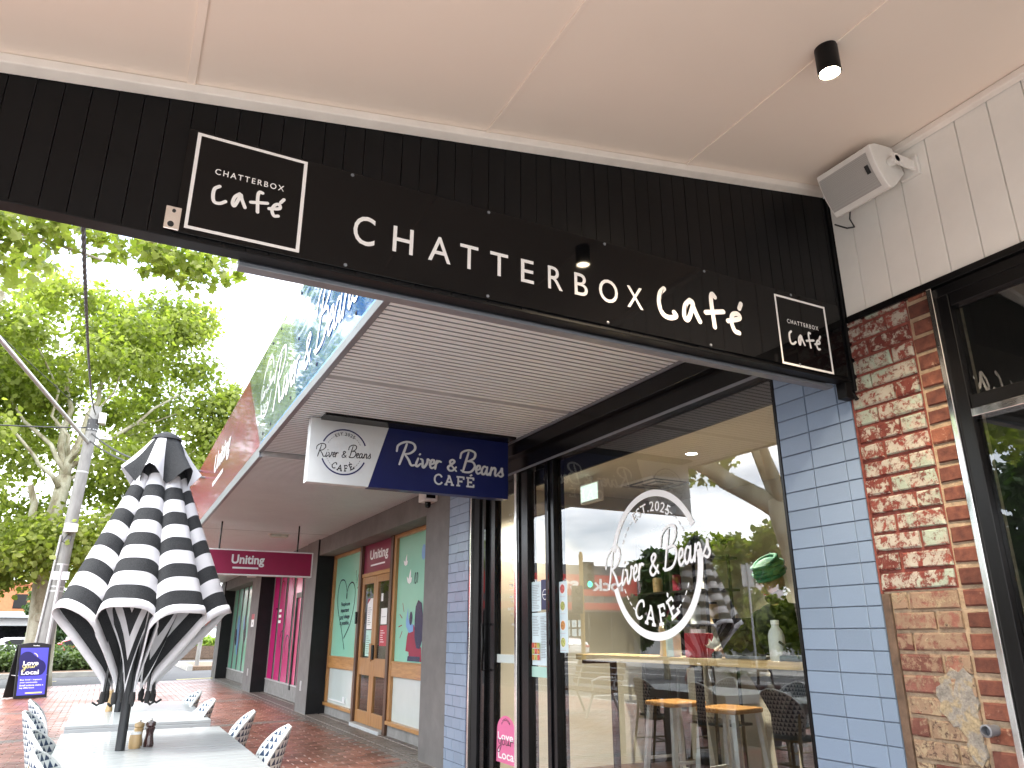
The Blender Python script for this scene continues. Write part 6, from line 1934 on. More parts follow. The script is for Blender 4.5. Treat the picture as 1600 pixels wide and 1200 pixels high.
# across the street: seen mirrored in the windows
for x, y, h, w_, n, m_, lab in ((-22.5, 29.5, 6.6, 7.2, 9000, 'leaf_spring', 'round light green tree across the road mirrored in the window'),
                               (-24.0, 24.0, 6.2, 6.5, 7000, 'leaf_spring', 'second round green tree across the road beside the light green one'),
                               (-12.9, 24.3, 4.7, 3.2, 3600, 'leaf_dark', 'young dark green street tree on the far side of the road'),
                               (-26, 16, 8.0, 8.0, 8000, 'leaf_dark', 'tall dark tree across the road mirrored in the right hand shop window'),
                               (-24, 9, 7.0, 7.0, 6000, 'leaf_dark', 'broad dark tree opposite the brick pier')):
    bush_tree('street_tree', lab, x, y, h, w_, n, m_, .30, z0=.2)

# hedges
def hedge(lab, x0, x1, y0, y1, h, m_, n, size=.10, base=0.0):
    q = thing('hedge', lab, 'hedge', ((x0 + x1) / 2, (y0 + y1) / 2, base))
    nx = max(2, int((x1 - x0) / .5)); ny = max(1, int((y1 - y0) / .6))
    C2 = [(x0 + (i + .5) * (x1 - x0) / nx, y0 + (j + .5) * (y1 - y0) / ny, base + h * (.35 + .3 * (k))) for i in range(nx) for j in range(ny) for k in range(2)]
    leaf_cloud('foliage', m_, q, C2, [(.42, .42, h * .36)] * len(C2), n, size, shell=.35)
    mb = MB()
    for i in range(nx): mb.tube([(x0 + (i + .5) * (x1 - x0) / nx, (y0 + y1) / 2, base - .1), (x0 + (i + .5) * (x1 - x0) / nx, (y0 + y1) / 2, base + h * .6)], .03, 6)
    build(mb, 'stems', 'bark', q)
    return q
hedge('clipped olive green hedge in the corner garden behind the A-frame', -7.0, 1.4, 35.0, 36.2, .72, 'leaf_hedge', 9000, .13, -.05)
hedge('second clipped hedge row farther back in the corner garden', -7.0, 1.4, 37.0, 38.2, 1.0, 'leaf_hedge', 6000, .14, -.05)
hedge('bright lime hedge in a long timber planter past the grey piers', 2.6, 9.0, 50.2, 51.2, .75, 'leaf_lime', 6000, .16, .45)
q = thing('timber_planter', 'long brown timber planter box under the lime hedge', 'planter', (6, 50, 0))
for k in range(4):
    mb = MB(); mb.box(2.2, 9.4, 49.9, 49.95, .0 + k * .17, .16 + k * .17); build(mb, 'plank', 'timber_trim', q)
mb = MB(); mb.box(2.2, 9.4, 49.96, 51.5, -.1, .6); build(mb, 'soil_core', 'soil', q)

# street sign post beyond the piers
q = thing('street_post', 'slender grey street post with round black badge near the mulch bed', 'post', (3.55, 36, 0))
mb = MB(); mb.tube([(3.55, 36, -.1), (3.7, 36, 4.2)], .09, 14); build(mb, 'shaft', 'pole_grey', q, smooth=True)
mb = MB(); mb.lathe([(0, -.03), (.16, -.03), (.16, .0), (0, .0)], (3.59, 35.89, 1.35), 18, axis='y'); build(mb, 'badge', 'rubber', q)
# street sign blades by the pole
q = thing('street_sign', 'pale finger street sign behind the power pole', 'street sign', (-1.0, 23, 0))
mb = MB(); mb.tube([(-1.3, 23, -.1), (-1.3, 23, 3.0)], .04, 8); build(mb, 'post', 'galv', q)
mb = MB(); mb.box(-1.5, -1.1, 22.98, 23.01, 2.62, 2.82); build(mb, 'blade', 'sign_white', q)

# ------------------------------------------------------------------ far buildings
MT['orange_wall'] = mat('orange_brick_wall', (.42, .16, .07), .85, var=.12, vs=3)
MT['red_wall'] = mat('red_brick_wall', (.36, .065, .035), .85, var=.15, vs=3)
MT['cream'] = mat('cream_band', (.62, .52, .36), .8, var=.06)
MT['white_wall'] = mat('white_wall', (.70, .70, .68), .7, var=.05)
MT['grey_cladding'] = mat('grey_cladding', (.13, .135, .14), .6, var=.1, vs=3)
MT['red_band'] = mat('red_sign_band', (.50, .025, .025), .4, var=.05)
def windows(q, xs, y, z0, z1, m_='glass_dark', d=-1):
    for a, b_ in xs:
        mb = MB(); mb.box(a, b_, y - .06, y - .02, z0, z1); f_ = build(mb, 'window', 'black_metal', q)
        mb = MB(); mb.box(a + .06, b_ - .06, y - .075, y - .062, z0 + .06, z1 - .06); build(mb, 'pane', 'frost' if m_ == 'frost' else 'black_gloss', f_)
q = thing('car_yard_building', 'long low white building with shaded openings at the far left', 'building', (-14, 95, 0))
mb = MB(); mb.box(-30, -2.5, 95, 105, -.4, 3.0); build(mb, 'wall', 'white_wall', q)
mb = MB(); mb.box(-31, -2.2, 93.5, 106, 3.0, 3.55); build(mb, 'roof', 'sign_white', q)
windows(q, [(-28 + 3.6 * k, -25.4 + 3.6 * k) for k in range(7)], 95, .3, 2.2)
q = thing('orange_building', 'taller orange walled building above the white one at the far left', 'building', (-12, 120, 0))
mb = MB(); mb.box(-17, -7.5, 120, 130, -.4, 7.6); build(mb, 'wall', 'orange_wall', q)
mb = MB(); mb.box(-17.3, -7.2, 119.7, 130.3, 7.6, 8.0); build(mb, 'roof', 'orange_wall', q)
windows(q, [(-15, -13.6), (-11.5, -10)], 120, 4.6, 6.4)
q = thing('red_brick_building', 'red brick building with cream band beyond the lime hedge', 'building', (12, 64, 0))
mb = MB(); mb.box(3, 22, 64, 74, .9, 2.4); mb.box(3, 22, 64.02, 74, 2.9, 4.6); build(mb, 'wall', 'red_wall', q)
mb = MB(); mb.box(3, 22, 63.97, 74, 2.4, 2.9); build(mb, 'band', 'cream', q)
mb = MB(); mb.box(2.9, 22.1, 63.9, 74, -.4, .9); build(mb, 'base_course', 'plinth', q)
mb = MB(); mb.box(2.8, 22.2, 63.8, 74.2, 4.6, 4.9); build(mb, 'parapet', 'pinksticker', q)
windows(q, [(7.4, 8.6), (11, 12.4)], 64, 1.0, 2.3)
q = thing('cabinet', 'grey metal service cabinet before the red brick building', 'cabinet', (6.4, 58, 0))
mb = MB(); mb.box(5.8, 7.0, 58, 58.7, -.1, 1.9); build(mb, 'case', 'pole_grey', q, bevel=.03)
mb = MB(); mb.box(5.9, 6.9, 57.98, 57.996, .2, 1.7); build(mb, 'door', 'galv', q)
q = thing('parking_sign', 'small blue parking sign with white P at the far left edge', 'sign', (-6.9, 60, 0))
mb = MB(); mb.tube([(-6.9, 60, -.3), (-6.9, 60, 2.7)], .04, 8); build(mb, 'post', 'galv', q)
mb = MB(); mb.box(-7.25, -6.55, 59.93, 59.96, 1.6, 2.65); build(mb, 'blade', 'navy_ink', q)
sheet(fit(text2d('P', .04), -7.08, -6.75, 2.0, 2.5), 'lettering', 'vinyl_white', q, (0, 59.93, 0), PX, PZ, PN)

# across the street: shops mirrored in the window
q = thing('corner_store', 'grey clad store across the road with two red bands and white lettering', 'building', (-22, 48.5, 0))
XA, XB, YB = -29.5, -9.0, 48.5
mb = MB(); mb.box(XA, XB, YB, YB + 14, -.3, 6.2); build(mb, 'wall', 'grey_cladding', q)
k = 0; x = XA
while x < XB:
    mb = MB(); mb.box(x + .02, min(x + .98, XB), YB - .05, YB - .001, 3.5, 6.25); build(mb, 'cladding_panel', 'grey_cladding', q); x += 1.0
mb = MB(); mb.box(XA, XB, YB - .12, YB - .052, 4.05, 5.55); mb.box(XA, XB, YB - .12, YB - .052, 3.05, 3.55); build(mb, 'sign_band', 'red_band', q)
sheet(fit(text2d('lock', .03), -28.2, -25.4, 4.4, 5.3), 'lettering', 'vinyl_white', q, (0, YB - .125, 0), PX, PZ, PN)
sheet(fit(text2d('stuart', .03), -24.2, -19.2, 4.4, 5.25), 'lettering', 'vinyl_white', q, (0, YB - .125, 0), PX, PZ, PN)
for x in range(-29, -9, 2):
    mb = MB(); mb.box(x, x + 1.9, YB - .06, YB - .002, .1, 2.9); f_ = build(mb, 'window', 'black_metal', q)
    mb = MB(); mb.box(x + .08, x + 1.82, YB - .075, YB - .062, .2, 2.8); build(mb, 'pane', 'black_gloss', f_)
for i in range(6):
    for j in range(2):
        mb = MB(); mb.box(-24.5 + .55 * i, -24.1 + .55 * i, YB - .082, YB - .077, 1.2 + .62 * j, 1.7 + .62 * j); build(mb, 'window_poster', 'paper_blue', q)
q = thing('low_shop', 'low white walled shop with maroon verandah next to the corner store', 'building', (-34, 47, 0))
mb = MB(); mb.box(-44, -29.6, 47.5, 58, -.3, 5.3); build(mb, 'wall', 'white_wall', q)
mb = MB(); mb.box(-44, -29.7, 44.5, 47.5, 2.7, 3.4); build(mb, 'verandah', 'maroon', q)
windows(q, [(-43 + 2.4 * k, -41 + 2.4 * k) for k in range(5)], 47.5, .2, 2.4)
q = thing('brick_house_row', 'dull brick shop row opposite the verandah across the road', 'building', (-34, 10, 0))
mb = MB(); mb.box(-40, -33, -40, 30, -.3, 4.6); build(mb, 'wall', 'orange_wall', q)
mb = MB(); mb.box(-32.99, -31, -40, 30, 2.8, 3.2); build(mb, 'verandah', 'galv', q)
for k in range(12):
    mb = MB(); mb.box(-32.99, -32.94, -38 + k * 5.5, -34 + k * 5.5, .3, 2.5); f_ = build(mb, 'window', 'black_metal', q)
    mb = MB(); mb.box(-32.935, -32.92, -37.9 + k * 5.5, -34.1 + k * 5.5, .4, 2.4); build(mb, 'pane', 'black_gloss', f_)
# traffic light
q = thing('traffic_light', 'yellow traffic light pole showing green across the road', 'traffic light', (-13.1, 30.5, -.2))
MT['ochre_pole'] = mat('ochre_pole', (.42, .27, .07), .5, var=.1)
mb = MB(); mb.tube([(-13.1, 30.5, -.3), (-13.08, 30.5, 4.8)], .10, 14); mb.lathe([(.11, 4.8), (.06, 5.0), (0, 5.02)], (-13.08, 30.5, 0), 12); build(mb, 'pole', 'ochre_pole', q, smooth=True)
for dx, dy, z in ((-.35, -.1, 3.3), (.32, -.1, 2.2)):
    mb = MB(); mb.box(-13.09 + dx - .28, -13.09 + dx + .28, 30.5 + dy - .08, 30.5 + dy + .08, z, z + 1.25); h_ = build(mb, 'signal_head', 'rubber', q, bevel=.04)
    for k in range(3):
        mb = MB(); mb.lathe([(0, -.02), (.13, -.015), (.14, 0), (0, .0)], (-13.09 + dx, 30.5 + dy - .085, z + .22 + .4 * k), 16, axis='y')
        build(mb, 'lens', 'lens_green' if k == 0 and dx < 0 else 'black_gloss', h_)
# bench
q = thing('park_bench', 'slatted timber park bench with iron legs near the kerb', 'bench', (-1.62, 12.5, gz(-1.6)))
MT['bench_wood'] = woodmat('bench_timber', (.10, .055, .03), (.18, .105, .06), .6, (14, 1.5, 14))
bz = gz(-1.6)
for k in range(5):
    mb = MB(); x = -1.86 + .105 * k; mb.box(x, x + .085, 11.7, 13.3, bz + .42 - .012 * (2 - abs(k - 2)), bz + .45 - .012 * (2 - abs(k - 2))); build(mb, 'seat_slat', 'bench_wood', q, bevel=.005)
for k in range(4):
    mb = MB(); x = -1.90 - .035 * k; mb.box(x - .03, x, 11.7, 13.3, bz + .50 + .105 * k, bz + .585 + .105 * k); build(mb, 'back_slat', 'bench_wood', q, bevel=.005)
for y in (11.9, 13.1):
    mb = MB()
    mb.tube([(-1.28, y, bz), (-1.36, y, bz + .2), (-1.44, y, bz + .40), (-1.86, y, bz + .41), (-1.90, y, bz + .55), (-2.05, y, bz + .92)], .024, 8)
    mb.tube([(-2.02, y, bz), (-1.92, y, bz + .22), (-1.84, y, bz + .40)], .024, 8); mb.tube([(-1.95, y, bz + .64), (-1.6, y, bz + .66), (-1.42, y, bz + .6), (-1.44, y, bz + .42)], .02, 8)
    build(mb, 'iron_end', 'galv', q, smooth=True)
q = thing('hoop_rail', 'bent steel bicycle hoop at the kerb mirrored in the window', 'bike rack', (-1.9, 9.0, 0))
q.location = (-3.9, 12.0, gz(-3.9))
mb = MB(); mb.tube([(0, -.35, 0), (0, -.35, .55)] + [(0, -.35 * math.cos(R(a)), .55 + .35 * math.sin(R(a))) for a in range(15, 180, 15)] + [(0, .35, .55), (0, .35, 0)], .026, 10); build(mb, 'hoop', 'chrome', q, local=True, smooth=True)
q = thing('sign_plate_post', 'street sign plate seen from behind on a post by the road', 'street sign', (-12, 18.7, -.2))
mb = MB(); mb.tube([(-12, 18.7, -.3), (-12, 18.7, 3.5)], .035, 8); build(mb, 'post', 'galv', q)
mb = MB(); mb.box(-12.25, -11.75, 18.71, 18.73, 2.75, 3.45); build(mb, 'plate', 'galv', q)
# planters with handles by the kerb
for k, (y, lab) in enumerate(((8.4, 'dark maroon footpath planter with spiky plant nearer the shop'), (6.3, 'dark maroon footpath planter with spiky plant behind the chairs'))):
    q = thing('spiky_planter', lab, 'planter', (-1.5, y, gz(-1.5)), 'dark planters along the kerb')
    MT['planter'] = mat('maroon_planter', (.03, .010, .010), .35, var=.2)
    mb = MB(); mb.hexa([(-.2, -.55, 0), (.2, -.55, 0), (.2, .55, 0), (-.2, .55, 0), (-.24, -.6, .75), (.24, -.6, .75), (.24, .6, .75), (-.24, .6, .75)]); build(mb, 'box', 'planter', q, local=True, bevel=.02)
    mb = MB()
    for s_ in (-1, 1): mb.tube([(0, s_ * .55 - .14, .75), (0, s_ * .55 - .12, .92), (0, s_ * .55 + .1, .92), (0, s_ * .55 + .12, .75)], .018, 8)
    build(mb, 'handle', 'planter', q, local=True, smooth=True)
    mb = MB(); rq = random.Random(k)
    for i in range(22):
        a = rq.uniform(0, 6.28); l_ = rq.uniform(.35, .6); pts = []
        for j in range(5):
            f = j / 4; pts.append(Vector((math.cos(a) * l_ * f, math.sin(a) * l_ * f, .76 + .5 * f - .45 * f * f)))
        sd = Vector((-math.sin(a), math.cos(a), 0))
        o_ = len(mb.v)
        for j, p in enumerate(pts): w_ = .016 * (1 - j / 4.4); mb.v += [tuple(p + sd * w_), tuple(p - sd * w_)]
        for j in range(4): mb.f.append((o_ + 2 * j, o_ + 2 * j + 1, o_ + 2 * j + 3, o_ + 2 * j + 2)); mb.m.append(0)
    pl = build(mb, 'spiky_leaves', 'leaf_dark', q, local=True); at = pl.data.attributes.new('tone', 'FLOAT', 'POINT'); at.data.foreach_set('value', [random.random() * .6 for _ in pl.data.vertices])

# ------------------------------------------------------------------ cars
MT['car_white'] = mat('white_car_paint', (.72, .73, .74), .25, var=.01, coat=.6)
MT['car_silver'] = mat('silver_car_paint', (.48, .49, .50), .28, var=.02, metal=.5, coat=.6)
MT['car_red'] = mat('red_car_paint', (.35, .02, .02), .25, var=.02, coat=.6)
MT['tail_red'] = mat('tail_lamp_red', (.55, .01, .02), .15, var=.02, coat=.6)
def make_car(label, loc, rz, paint, suv=True):
    """front toward +x"""
    q = thing('parked_car', label, 'car', loc, rz=rz)
    Lh = 2.25; top = 1.62 if suv else 1.46
    st_ = [(-2.25, .62, .90, .95, .70), (-2.2, .40, .98, 1.05, .84), (-2.08, .34, 1.02, 1.22, .88), (-1.8, .3, 1.03, top - .10, .90), (-1.3, .28, 1.02, top - .01, .92), (-.5, .27, 1.0, top, .93), (.3, .27, .98, top - .02, .93), (.75, .27, .97, top - .20, .92), (1.2, .28, .96, 1.02, .92), (1.7, .3, .90, .93, .90), (2.05, .34, .82, .84, .84), (2.22, .42, .72, .74, .72), (2.26, .55, .62, .63, .62)]
    mb = MB(); rings = []
    for x, zs, zb, zt, hw in st_:
        cab = max(0, min(1, (zt - zb) / .5)); ct = hw * (1 - .20 * cab)
        r_ = [(hw * .90, zs), (hw, zs + .12), (hw * 1.01, (zs + zb) / 2 + .05), (hw * .985, zb), (hw * .985 * (1 - .01) + (ct - hw * .97) * .08, zb + .012), (ct + .03 * cab, zt - .10 * cab - .004), (ct * .90, zt - .02 * cab), (ct * .5, zt + .012), (0, zt + .018)]
        pts = [(x, y, z) for y, z in r_] + [(x, -y, z) for y, z in reversed(r_[:-1])]
        rings.append(pts)
    n = len(rings[0])
    for r_ in rings: mb.v += r_
    for i in range(len(rings) - 1):
        for j in range(n - 1): mb.f.append((i * n + j, i * n + j + 1, (i + 1) * n + j + 1, (i + 1) * n + j)); mb.m.append(0)
        mb.f.append((i * n + n - 1, i * n, (i + 1) * n, (i + 1) * n + n - 1)); mb.m.append(0)
    mb.f.append(tuple(range(n))[::-1]); mb.m.append(0); mb.f.append(tuple((len(rings) - 1) * n + j for j in range(n))); mb.m.append(0)
    body = build(mb, 'body', paint, q, local=True, smooth=True, angle=50)
    # windows: side panes, rear and front screens just proud of the shell
    def pane(idx, j0, k=1.004):
        mb = MB()
        for i in idx:
            for j in (j0, j0 + 1):
                x, y, z = rings[i][j]; mb.v.append((x, y * k + (.004 if y > 0 else -.004), z))
        for a in range(len(idx) - 1): mb.f.append((2 * a, 2 * a + 1, 2 * a + 3, 2 * a + 2)); mb.m.append(0)
        return mb
    for idx in ((3, 4), (4, 5), (5, 6), (6, 7)):
        for j0 in (4, n - 6):
            build(pane(idx, j0), 'side_window', 'black_gloss', q, local=True)
    def screen(i0, i1, dx):
        a, b_ = rings[i0], rings[i1]
        mb = MB(); f = lambda p, s_: (p[0] + dx, p[1] * s_, p[2] + .008)
        A_ = [a[5], a[8], a[n - 6]] if a[5][2] > b_[5][2] else [a[3], a[8], a[n - 4]]
        mb.add([(b_[5][0] + dx, b_[5][1] * .92, b_[5][2] - .01), (b_[n - 6][0] + dx, b_[n - 6][1] * .92, b_[n - 6][2] - .01), (a[n - 4][0] + dx, a[n - 4][1] * .86, a[n - 4][2] + .06), (a[3][0] + dx, a[3][1] * .86, a[3][2] + .06)], [(0, 1, 2, 3)])
        return mb
    build(screen(1, 3, -.03), 'rear_window', 'black_gloss', q, local=True)
    build(screen(8, 7, .05), 'windscreen', 'black_gloss', q, local=True)
    for s_ in (-1, 1):
        mb = MB(); mb.box(-2.27, -2.02, s_ * .56, s_ * .86, .90, 1.02); build(mb, 'tail_light', 'tail_red', q, local=True, bevel=.03)
        mb = MB(); mb.box(2.0, 2.23, s_ * .5, s_ * .8, .66, .78); build(mb, 'headlight', 'chrome', q, local=True, bevel=.03)
        mb = MB(); mb.box(.72, .9, s_ * .92, s_ * 1.08, 1.0, 1.14); build(mb, 'mirror', paint, q, local=True, bevel=.03)
        for x in (-1.35, 1.38):
            mb = MB(); mb.lathe([(.22, -.1), (.33, -.1), (.35, -.06), (.35, .06), (.33, .1), (.22, .1)], (x, s_ * .84, .35), 24, axis='y'); w_ = build(mb, 'wheel', 'rubber', q, local=True, smooth=True)
            mb = MB(); mb.lathe([(0, -.085), (.21, -.09), (.22, -.1), (.22, .1), (.21, .09), (0, .085)], (x, s_ * .845, .35), 18, axis='y'); build(mb, 'rim', 'galv', w_, local=True, smooth=True)
    mb = MB(); mb.box(-2.31, -2.2, -.8, .8, .42, .62); mb.box(2.2, 2.3, -.7, .7, .38, .56); build(mb, 'bumper', 'rubber', q, local=True, bevel=.04)
    mb = MB(); mb.box(-2.285, -2.262, -.2, .2, .70, .82); build(mb, 'number_plate', 'vinyl_white', q, local=True)
    return q
make_car('white parked car behind the A-frame sign at the far left', (-5.6, 62, -.34), R(205), 'car_white', False)
make_car('white parked car at the left picture edge before the long white building', (-10.2, 64, -.34), R(195), 'car_white', True)
make_car('small red car mostly hidden behind trunk and hedge', (-1.6, 56, -.34), R(180), 'car_red', False)
make_car('silver hatchback with red tail lamps across the road mirrored in the window', (-22.1, 31.0, -.34), R(70), 'car_silver', True)
make_car('white car parked by corner store seen past the menu strip', (-19.2, 43, -.34), R(90), 'car_white', False)

# ------------------------------------------------------------------ on and around the window bar
BZ = 1.115
mill('pepper_mill', 'pale timber mill on the cafe window bar', (3.43, 4.37, BZ), 'mill_pale', .21)
q = thing('flower_tin', 'pale blue printed tin holding small green herbs on window bar', 'plant', (3.44, 4.27, BZ))
mb = MB(); mb.box(-.035, .035, -.04, .04, 0, .15); build(mb, 'tin', 'paper_blue', q, local=True, bevel=.004)
leaf_cloud('leaves', 'leaf_dark', q, [(3.44, 4.27, BZ + .20)], [(.05, .06, .07)], 120, .04)
q = thing('napkin_box', 'red square napkin box on the cafe window bar', 'box', (3.45, 4.02, BZ))
mb = MB(); mb.box(-.06, .06, -.075, .075, 0, .15); build(mb, 'case', 'paper_red', q, local=True, bevel=.005)
mb = MB(); mb.box(-.02, .02, -.05, .05, .15, .175); build(mb, 'napkins', 'paper', q, local=True)
q = thing('paper_flower', 'white ruffled flower standing on the window bar', 'flower', (3.45, 3.86, BZ))
mb = MB(); rq = random.Random(4)
for k in range(26):
    a = rq.uniform(0, 6.28); e = rq.uniform(.2, 1.4); d = Vector((math.cos(a) * math.cos(e), math.sin(a) * math.cos(e), math.sin(e)))
    sd = d.cross(Vector((0, 0, 1))).normalized(); c_ = d * .055 + Vector((0, 0, .045)); o_ = len(mb.v)
    mb.v += [tuple(c_ - d * .03), tuple(c_ + sd * .022), tuple(c_ + d * .028 + Vector((0, 0, .008))), tuple(c_ - sd * .022)]; mb.f.append((o_, o_ + 1, o_ + 2, o_ + 3)); mb.m.append(0)
build(mb, 'petals', 'paper', q, local=True)
mb = MB(); mb.lathe([(.03, 0), (.035, .02), (.02, .04)], n=12); build(mb, 'cup', 'rubber', q, local=True)
q = thing('laptop', 'open dark laptop with its lid toward the window', 'laptop', (3.47, 3.62, BZ)); 
mb = MB(); mb.box(-.02, .20, -.17, .17, 0, .018); build(mb, 'keyboard_half', 'gutter', q, local=True, bevel=.004)
mb = MB(); mb.hexa([(-.02, -.17, .019), (-.012, -.17, .019), (-.012, .17, .019), (-.02, .17, .019), (-.10, -.17, .235), (-.092, -.17, .235), (-.092, .17, .235), (-.10, .17, .235)]); build(mb, 'lid', 'black_metal', q, local=True, bevel=.002)
q = thing('milk_bottle', 'tall white bottle with dark handle on window bar in front of the man', 'bottle', (3.40, 3.30, BZ))
mb = MB(); mb.lathe([(.042, 0), (.045, .01), (.045, .135), (.036, .16), (.021, .182), (.021, .195)], n=24); build(mb, 'body', 'sign_white', q, local=True, smooth=True)
mb = MB(); mb.lathe([(.0235, .1955), (.0235, .218), (.0, .22)], n=18); build(mb, 'cap', 'vinyl_white', q, local=True, smooth=True)
mb = MB(); mb.tube([(-.02, -.04, .02), (-.025, -.075, .035), (-.025, -.08, .08), (-.02, -.04, .10)], .008, 8); build(mb, 'handle', 'rubber', q, local=True, smooth=True)
q = thing('green_pouch', 'flat olive green pouch lying beside the white bottle', 'pouch', (3.42, 3.14, BZ))
mb = MB(); mb.box(-.06, .06, -.12, .12, 0, .03); build(mb, 'pouch', 'seat_teal', q, local=True, bevel=.012)
# bar stools
def stool(lab):
    s_ = thing('bar_stool', lab, 'stool', (0, 0, 0), 'timber topped bar stools along the window bar')
    mb = MB(); mb.box(-.17, .17, -.17, .17, .73, .765); build(mb, 'seat', 'oak', s_, local=True, bevel=.01)
    for i in (-1, 1):
        for j in (-1, 1):
            mb = MB(); mb.bar((i * .14, j * .14, .73), (i * .20, j * .20, 0), .035, .035); build(mb, 'leg', 'galv', s_, local=True)
    mb = MB()
    for i in (-1, 1): mb.bar((i * .18, -.18, .25), (i * .18, .18, .25), .02, .02); mb.bar((-.17, i * .17, .35), (.17, i * .17, .35), .02, .02)
    build(mb, 'footrest', 'galv', s_, local=True)
    return s_
s0 = stool('')
for k, (x, y, lab) in enumerate(((4.05, 5.05, 'timber topped bar stool nearest the glass door'), (4.05, 4.45, 'middle timber topped bar stool behind the window bar'), (4.0, 3.05, 'timber topped bar stool at the tiled pier end'))):
    o = s0 if k == 0 else copy_tree(s0); o.location = (x, y, 0); o['label'] = lab; o.rotation_euler = (0, 0, .2 * k)
for k, (y, z, lab) in enumerate(((5.65, 1.95, 'trailing pot plant on top of the rack toward the man'), (6.25, 1.95, 'pot plant on top of the rack toward the door'))):
    q = thing('pot_plant', lab, 'plant', (5.0, y, z + .004), 'pot plants on the rack')
    mb = MB(); mb.lathe([(.06, 0), (.09, .14), (.085, .145), (0, .12)], n=16); build(mb, 'pot', 'rubber', q, local=True, smooth=True)
    leaf_cloud('leaves', 'leaf_dark', q, [(5.0, y, z + .25), (4.97, y + .12, z + .2), (5.0, y - .13, z + .22)], [(.16, .18, .13)] * 3, 420, .07)
rq = random.Random(2)
JC = [('mill_pale', 'tan', 'toward the man'), ('sign_white', 'white', 'between tan and maroon jars'), ('maroon', 'maroon', 'toward the door'), ('dusty_plastic', 'grey', 'toward the man'), ('maroon', 'maroon', 'in the middle'), ('mill_pale', 'tan', 'toward the door'), ('sign_white', 'white', 'toward the man'), ('maroon', 'maroon', 'toward the door')]
for k, (y, z) in enumerate(((5.6, 1.352), (5.85, 1.352), (6.2, 1.352), (5.7, 1.662), (6.1, 1.662), (6.4, 1.662), (5.8, 1.022), (6.2, 1.022))):
    q = thing('storage_jar', '%s jar on the %s shelf of the black rack, %s' % (JC[k][1], {1.352: 'middle', 1.662: 'upper', 1.022: 'lower'}[z], JC[k][2]), 'jar', (5.0, y, z), 'jars on the rack')
    h = rq.uniform(.10, .2); mb = MB(); mb.lathe([(.05, 0), (.052, h * .8), (.04, h * .9)], n=14); build(mb, 'body', JC[k][0], q, local=True, smooth=True)
    mb = MB(); mb.lathe([(.042, h * .9), (.042, h), (0, h)], n=14); build(mb, 'lid', 'black_metal', q, local=True)

# ------------------------------------------------------------------ man behind the bar
MT['skin'] = mat('brown_skin', (.30, .165, .10), .5, var=.08, vs=20)
MT['beard'] = mat('black_beard', (.012, .010, .009), .8, var=.3, vs=60, bump=.4, bs=120)
MT['turban'] = mat('green_turban', (.008, .17, .10), .75, var=.2, vs=12, bump=.4, bs=40, stretch=(1, 1, 4))
MT['shirt'] = mat('dark_green_shirt', (.005, .008, .007), .95, var=.3, vs=10, bump=.2, bs=60, spec=.05)
mx_, my_ = 4.25, 4.02
man = thing('person', 'person in green turban and dark shirt looking down at the bar', 'person', (mx_, my_, 0))
def skinned(nm, verts, edges, radii, m_, parent, root=0, sub=2):
    me = bpy.data.meshes.new(nm); me.from_pydata(verts, edges, [])
    o = bpy.data.objects.new(nm, me); COL.objects.link(o); o.parent = parent
    sk = o.modifiers.new('skin', 'SKIN')
    for i, r_ in enumerate(radii):
        d = me.skin_vertices[0].data[i]; d.radius = r_ if isinstance(r_, tuple) else (r_, r_); d.use_root = (i == root)
    sk.use_smooth_shade = True
    sb = o.modifiers.new('subdivision', 'SUBSURF'); sb.levels = sub; sb.render_levels = sub
    setmat(me, m_)
    return o
# local coordinates: facing -x; pelvis at 0.95
V_ = [(0, 0, .95), (.0, 0, 1.10), (-.02, 0, 1.26), (-.03, 0, 1.38), (-.04, 0, 1.46), (-.06, 0, 1.53),
      (-.03, .17, 1.39), (-.03, .23, 1.30), (-.08, .27, 1.16), (-.30, .20, 1.14), (-.40, .15, 1.15),
      (-.03, -.17, 1.39), (-.03, -.23, 1.30), (-.06, -.28, 1.16), (-.28, -.16, 1.14), (-.39, -.10, 1.15),
      (0, .10, .88), (-.01, .11, .50), (.0, .11, .08), (-.13, .12, .04), (0, -.10, .88), (-.01, -.11, .50), (.0, -.11, .08), (-.13, -.12, .04)]
E_ = [(0, 1), (1, 2), (2, 3), (3, 4), (4, 5), (3, 6), (6, 7), (7, 8), (8, 9), (9, 10), (3, 11), (11, 12), (12, 13), (13, 14), (14, 15), (0, 16), (16, 17), (17, 18), (18, 19), (0, 20), (20, 21), (21, 22), (22, 23)]
R_ = [(.15, .12), (.15, .115), (.165, .12), (.14, .10), (.065, .065), (.055, .055), (.075, .075), (.06, .06), (.052, .052), (.042, .042), (.034, .034), (.075, .075), (.06, .06), (.052, .052), (.042, .042), (.034, .034), (.09, .09), (.065, .065), (.05, .05), (.045, .04), (.09, .09), (.065, .065), (.05, .05), (.045, .04)]
skinned('body', V_, E_, R_, 'shirt', man, 0)
mb = MB(); mb.tube([(-.035, 0, 1.42), (-.045, 0, 1.48), (-.075, 0, 1.56)], [.062, .056, .054], 14); build(mb, 'neck', 'skin', man, local=True, smooth=True)
sh_i = [0, 1, 2, 3, 6, 7, 8, 9, 11, 12, 13, 14]
mp_ = {a: k for k, a in enumerate(sh_i)}
shirt = skinned('shirt', [V_[i] for i in sh_i], [(mp_[a], mp_[b_]) for a, b_ in E_ if a in mp_ and b_ in mp_], [tuple(x * 1.2 + .010 for x in R_[i]) for i in sh_i], 'shirt', man, 0)
tr_i = [0, 16, 17, 18, 20, 21, 22]; mp_ = {a: k for k, a in enumerate(tr_i)}
skinned('trousers', [V_[i] for i in tr_i], [(mp_[a], mp_[b_]) for a, b_ in E_ if a in mp_ and b_ in mp_], [tuple(x * 1.15 + .006 for x in R_[i]) for i in tr_i], 'rubber', man, 0)
hm_ = Matrix.Translation((-.09, 0, 1.62)) @ Matrix.Rotation(R(-24), 4, 'Y')
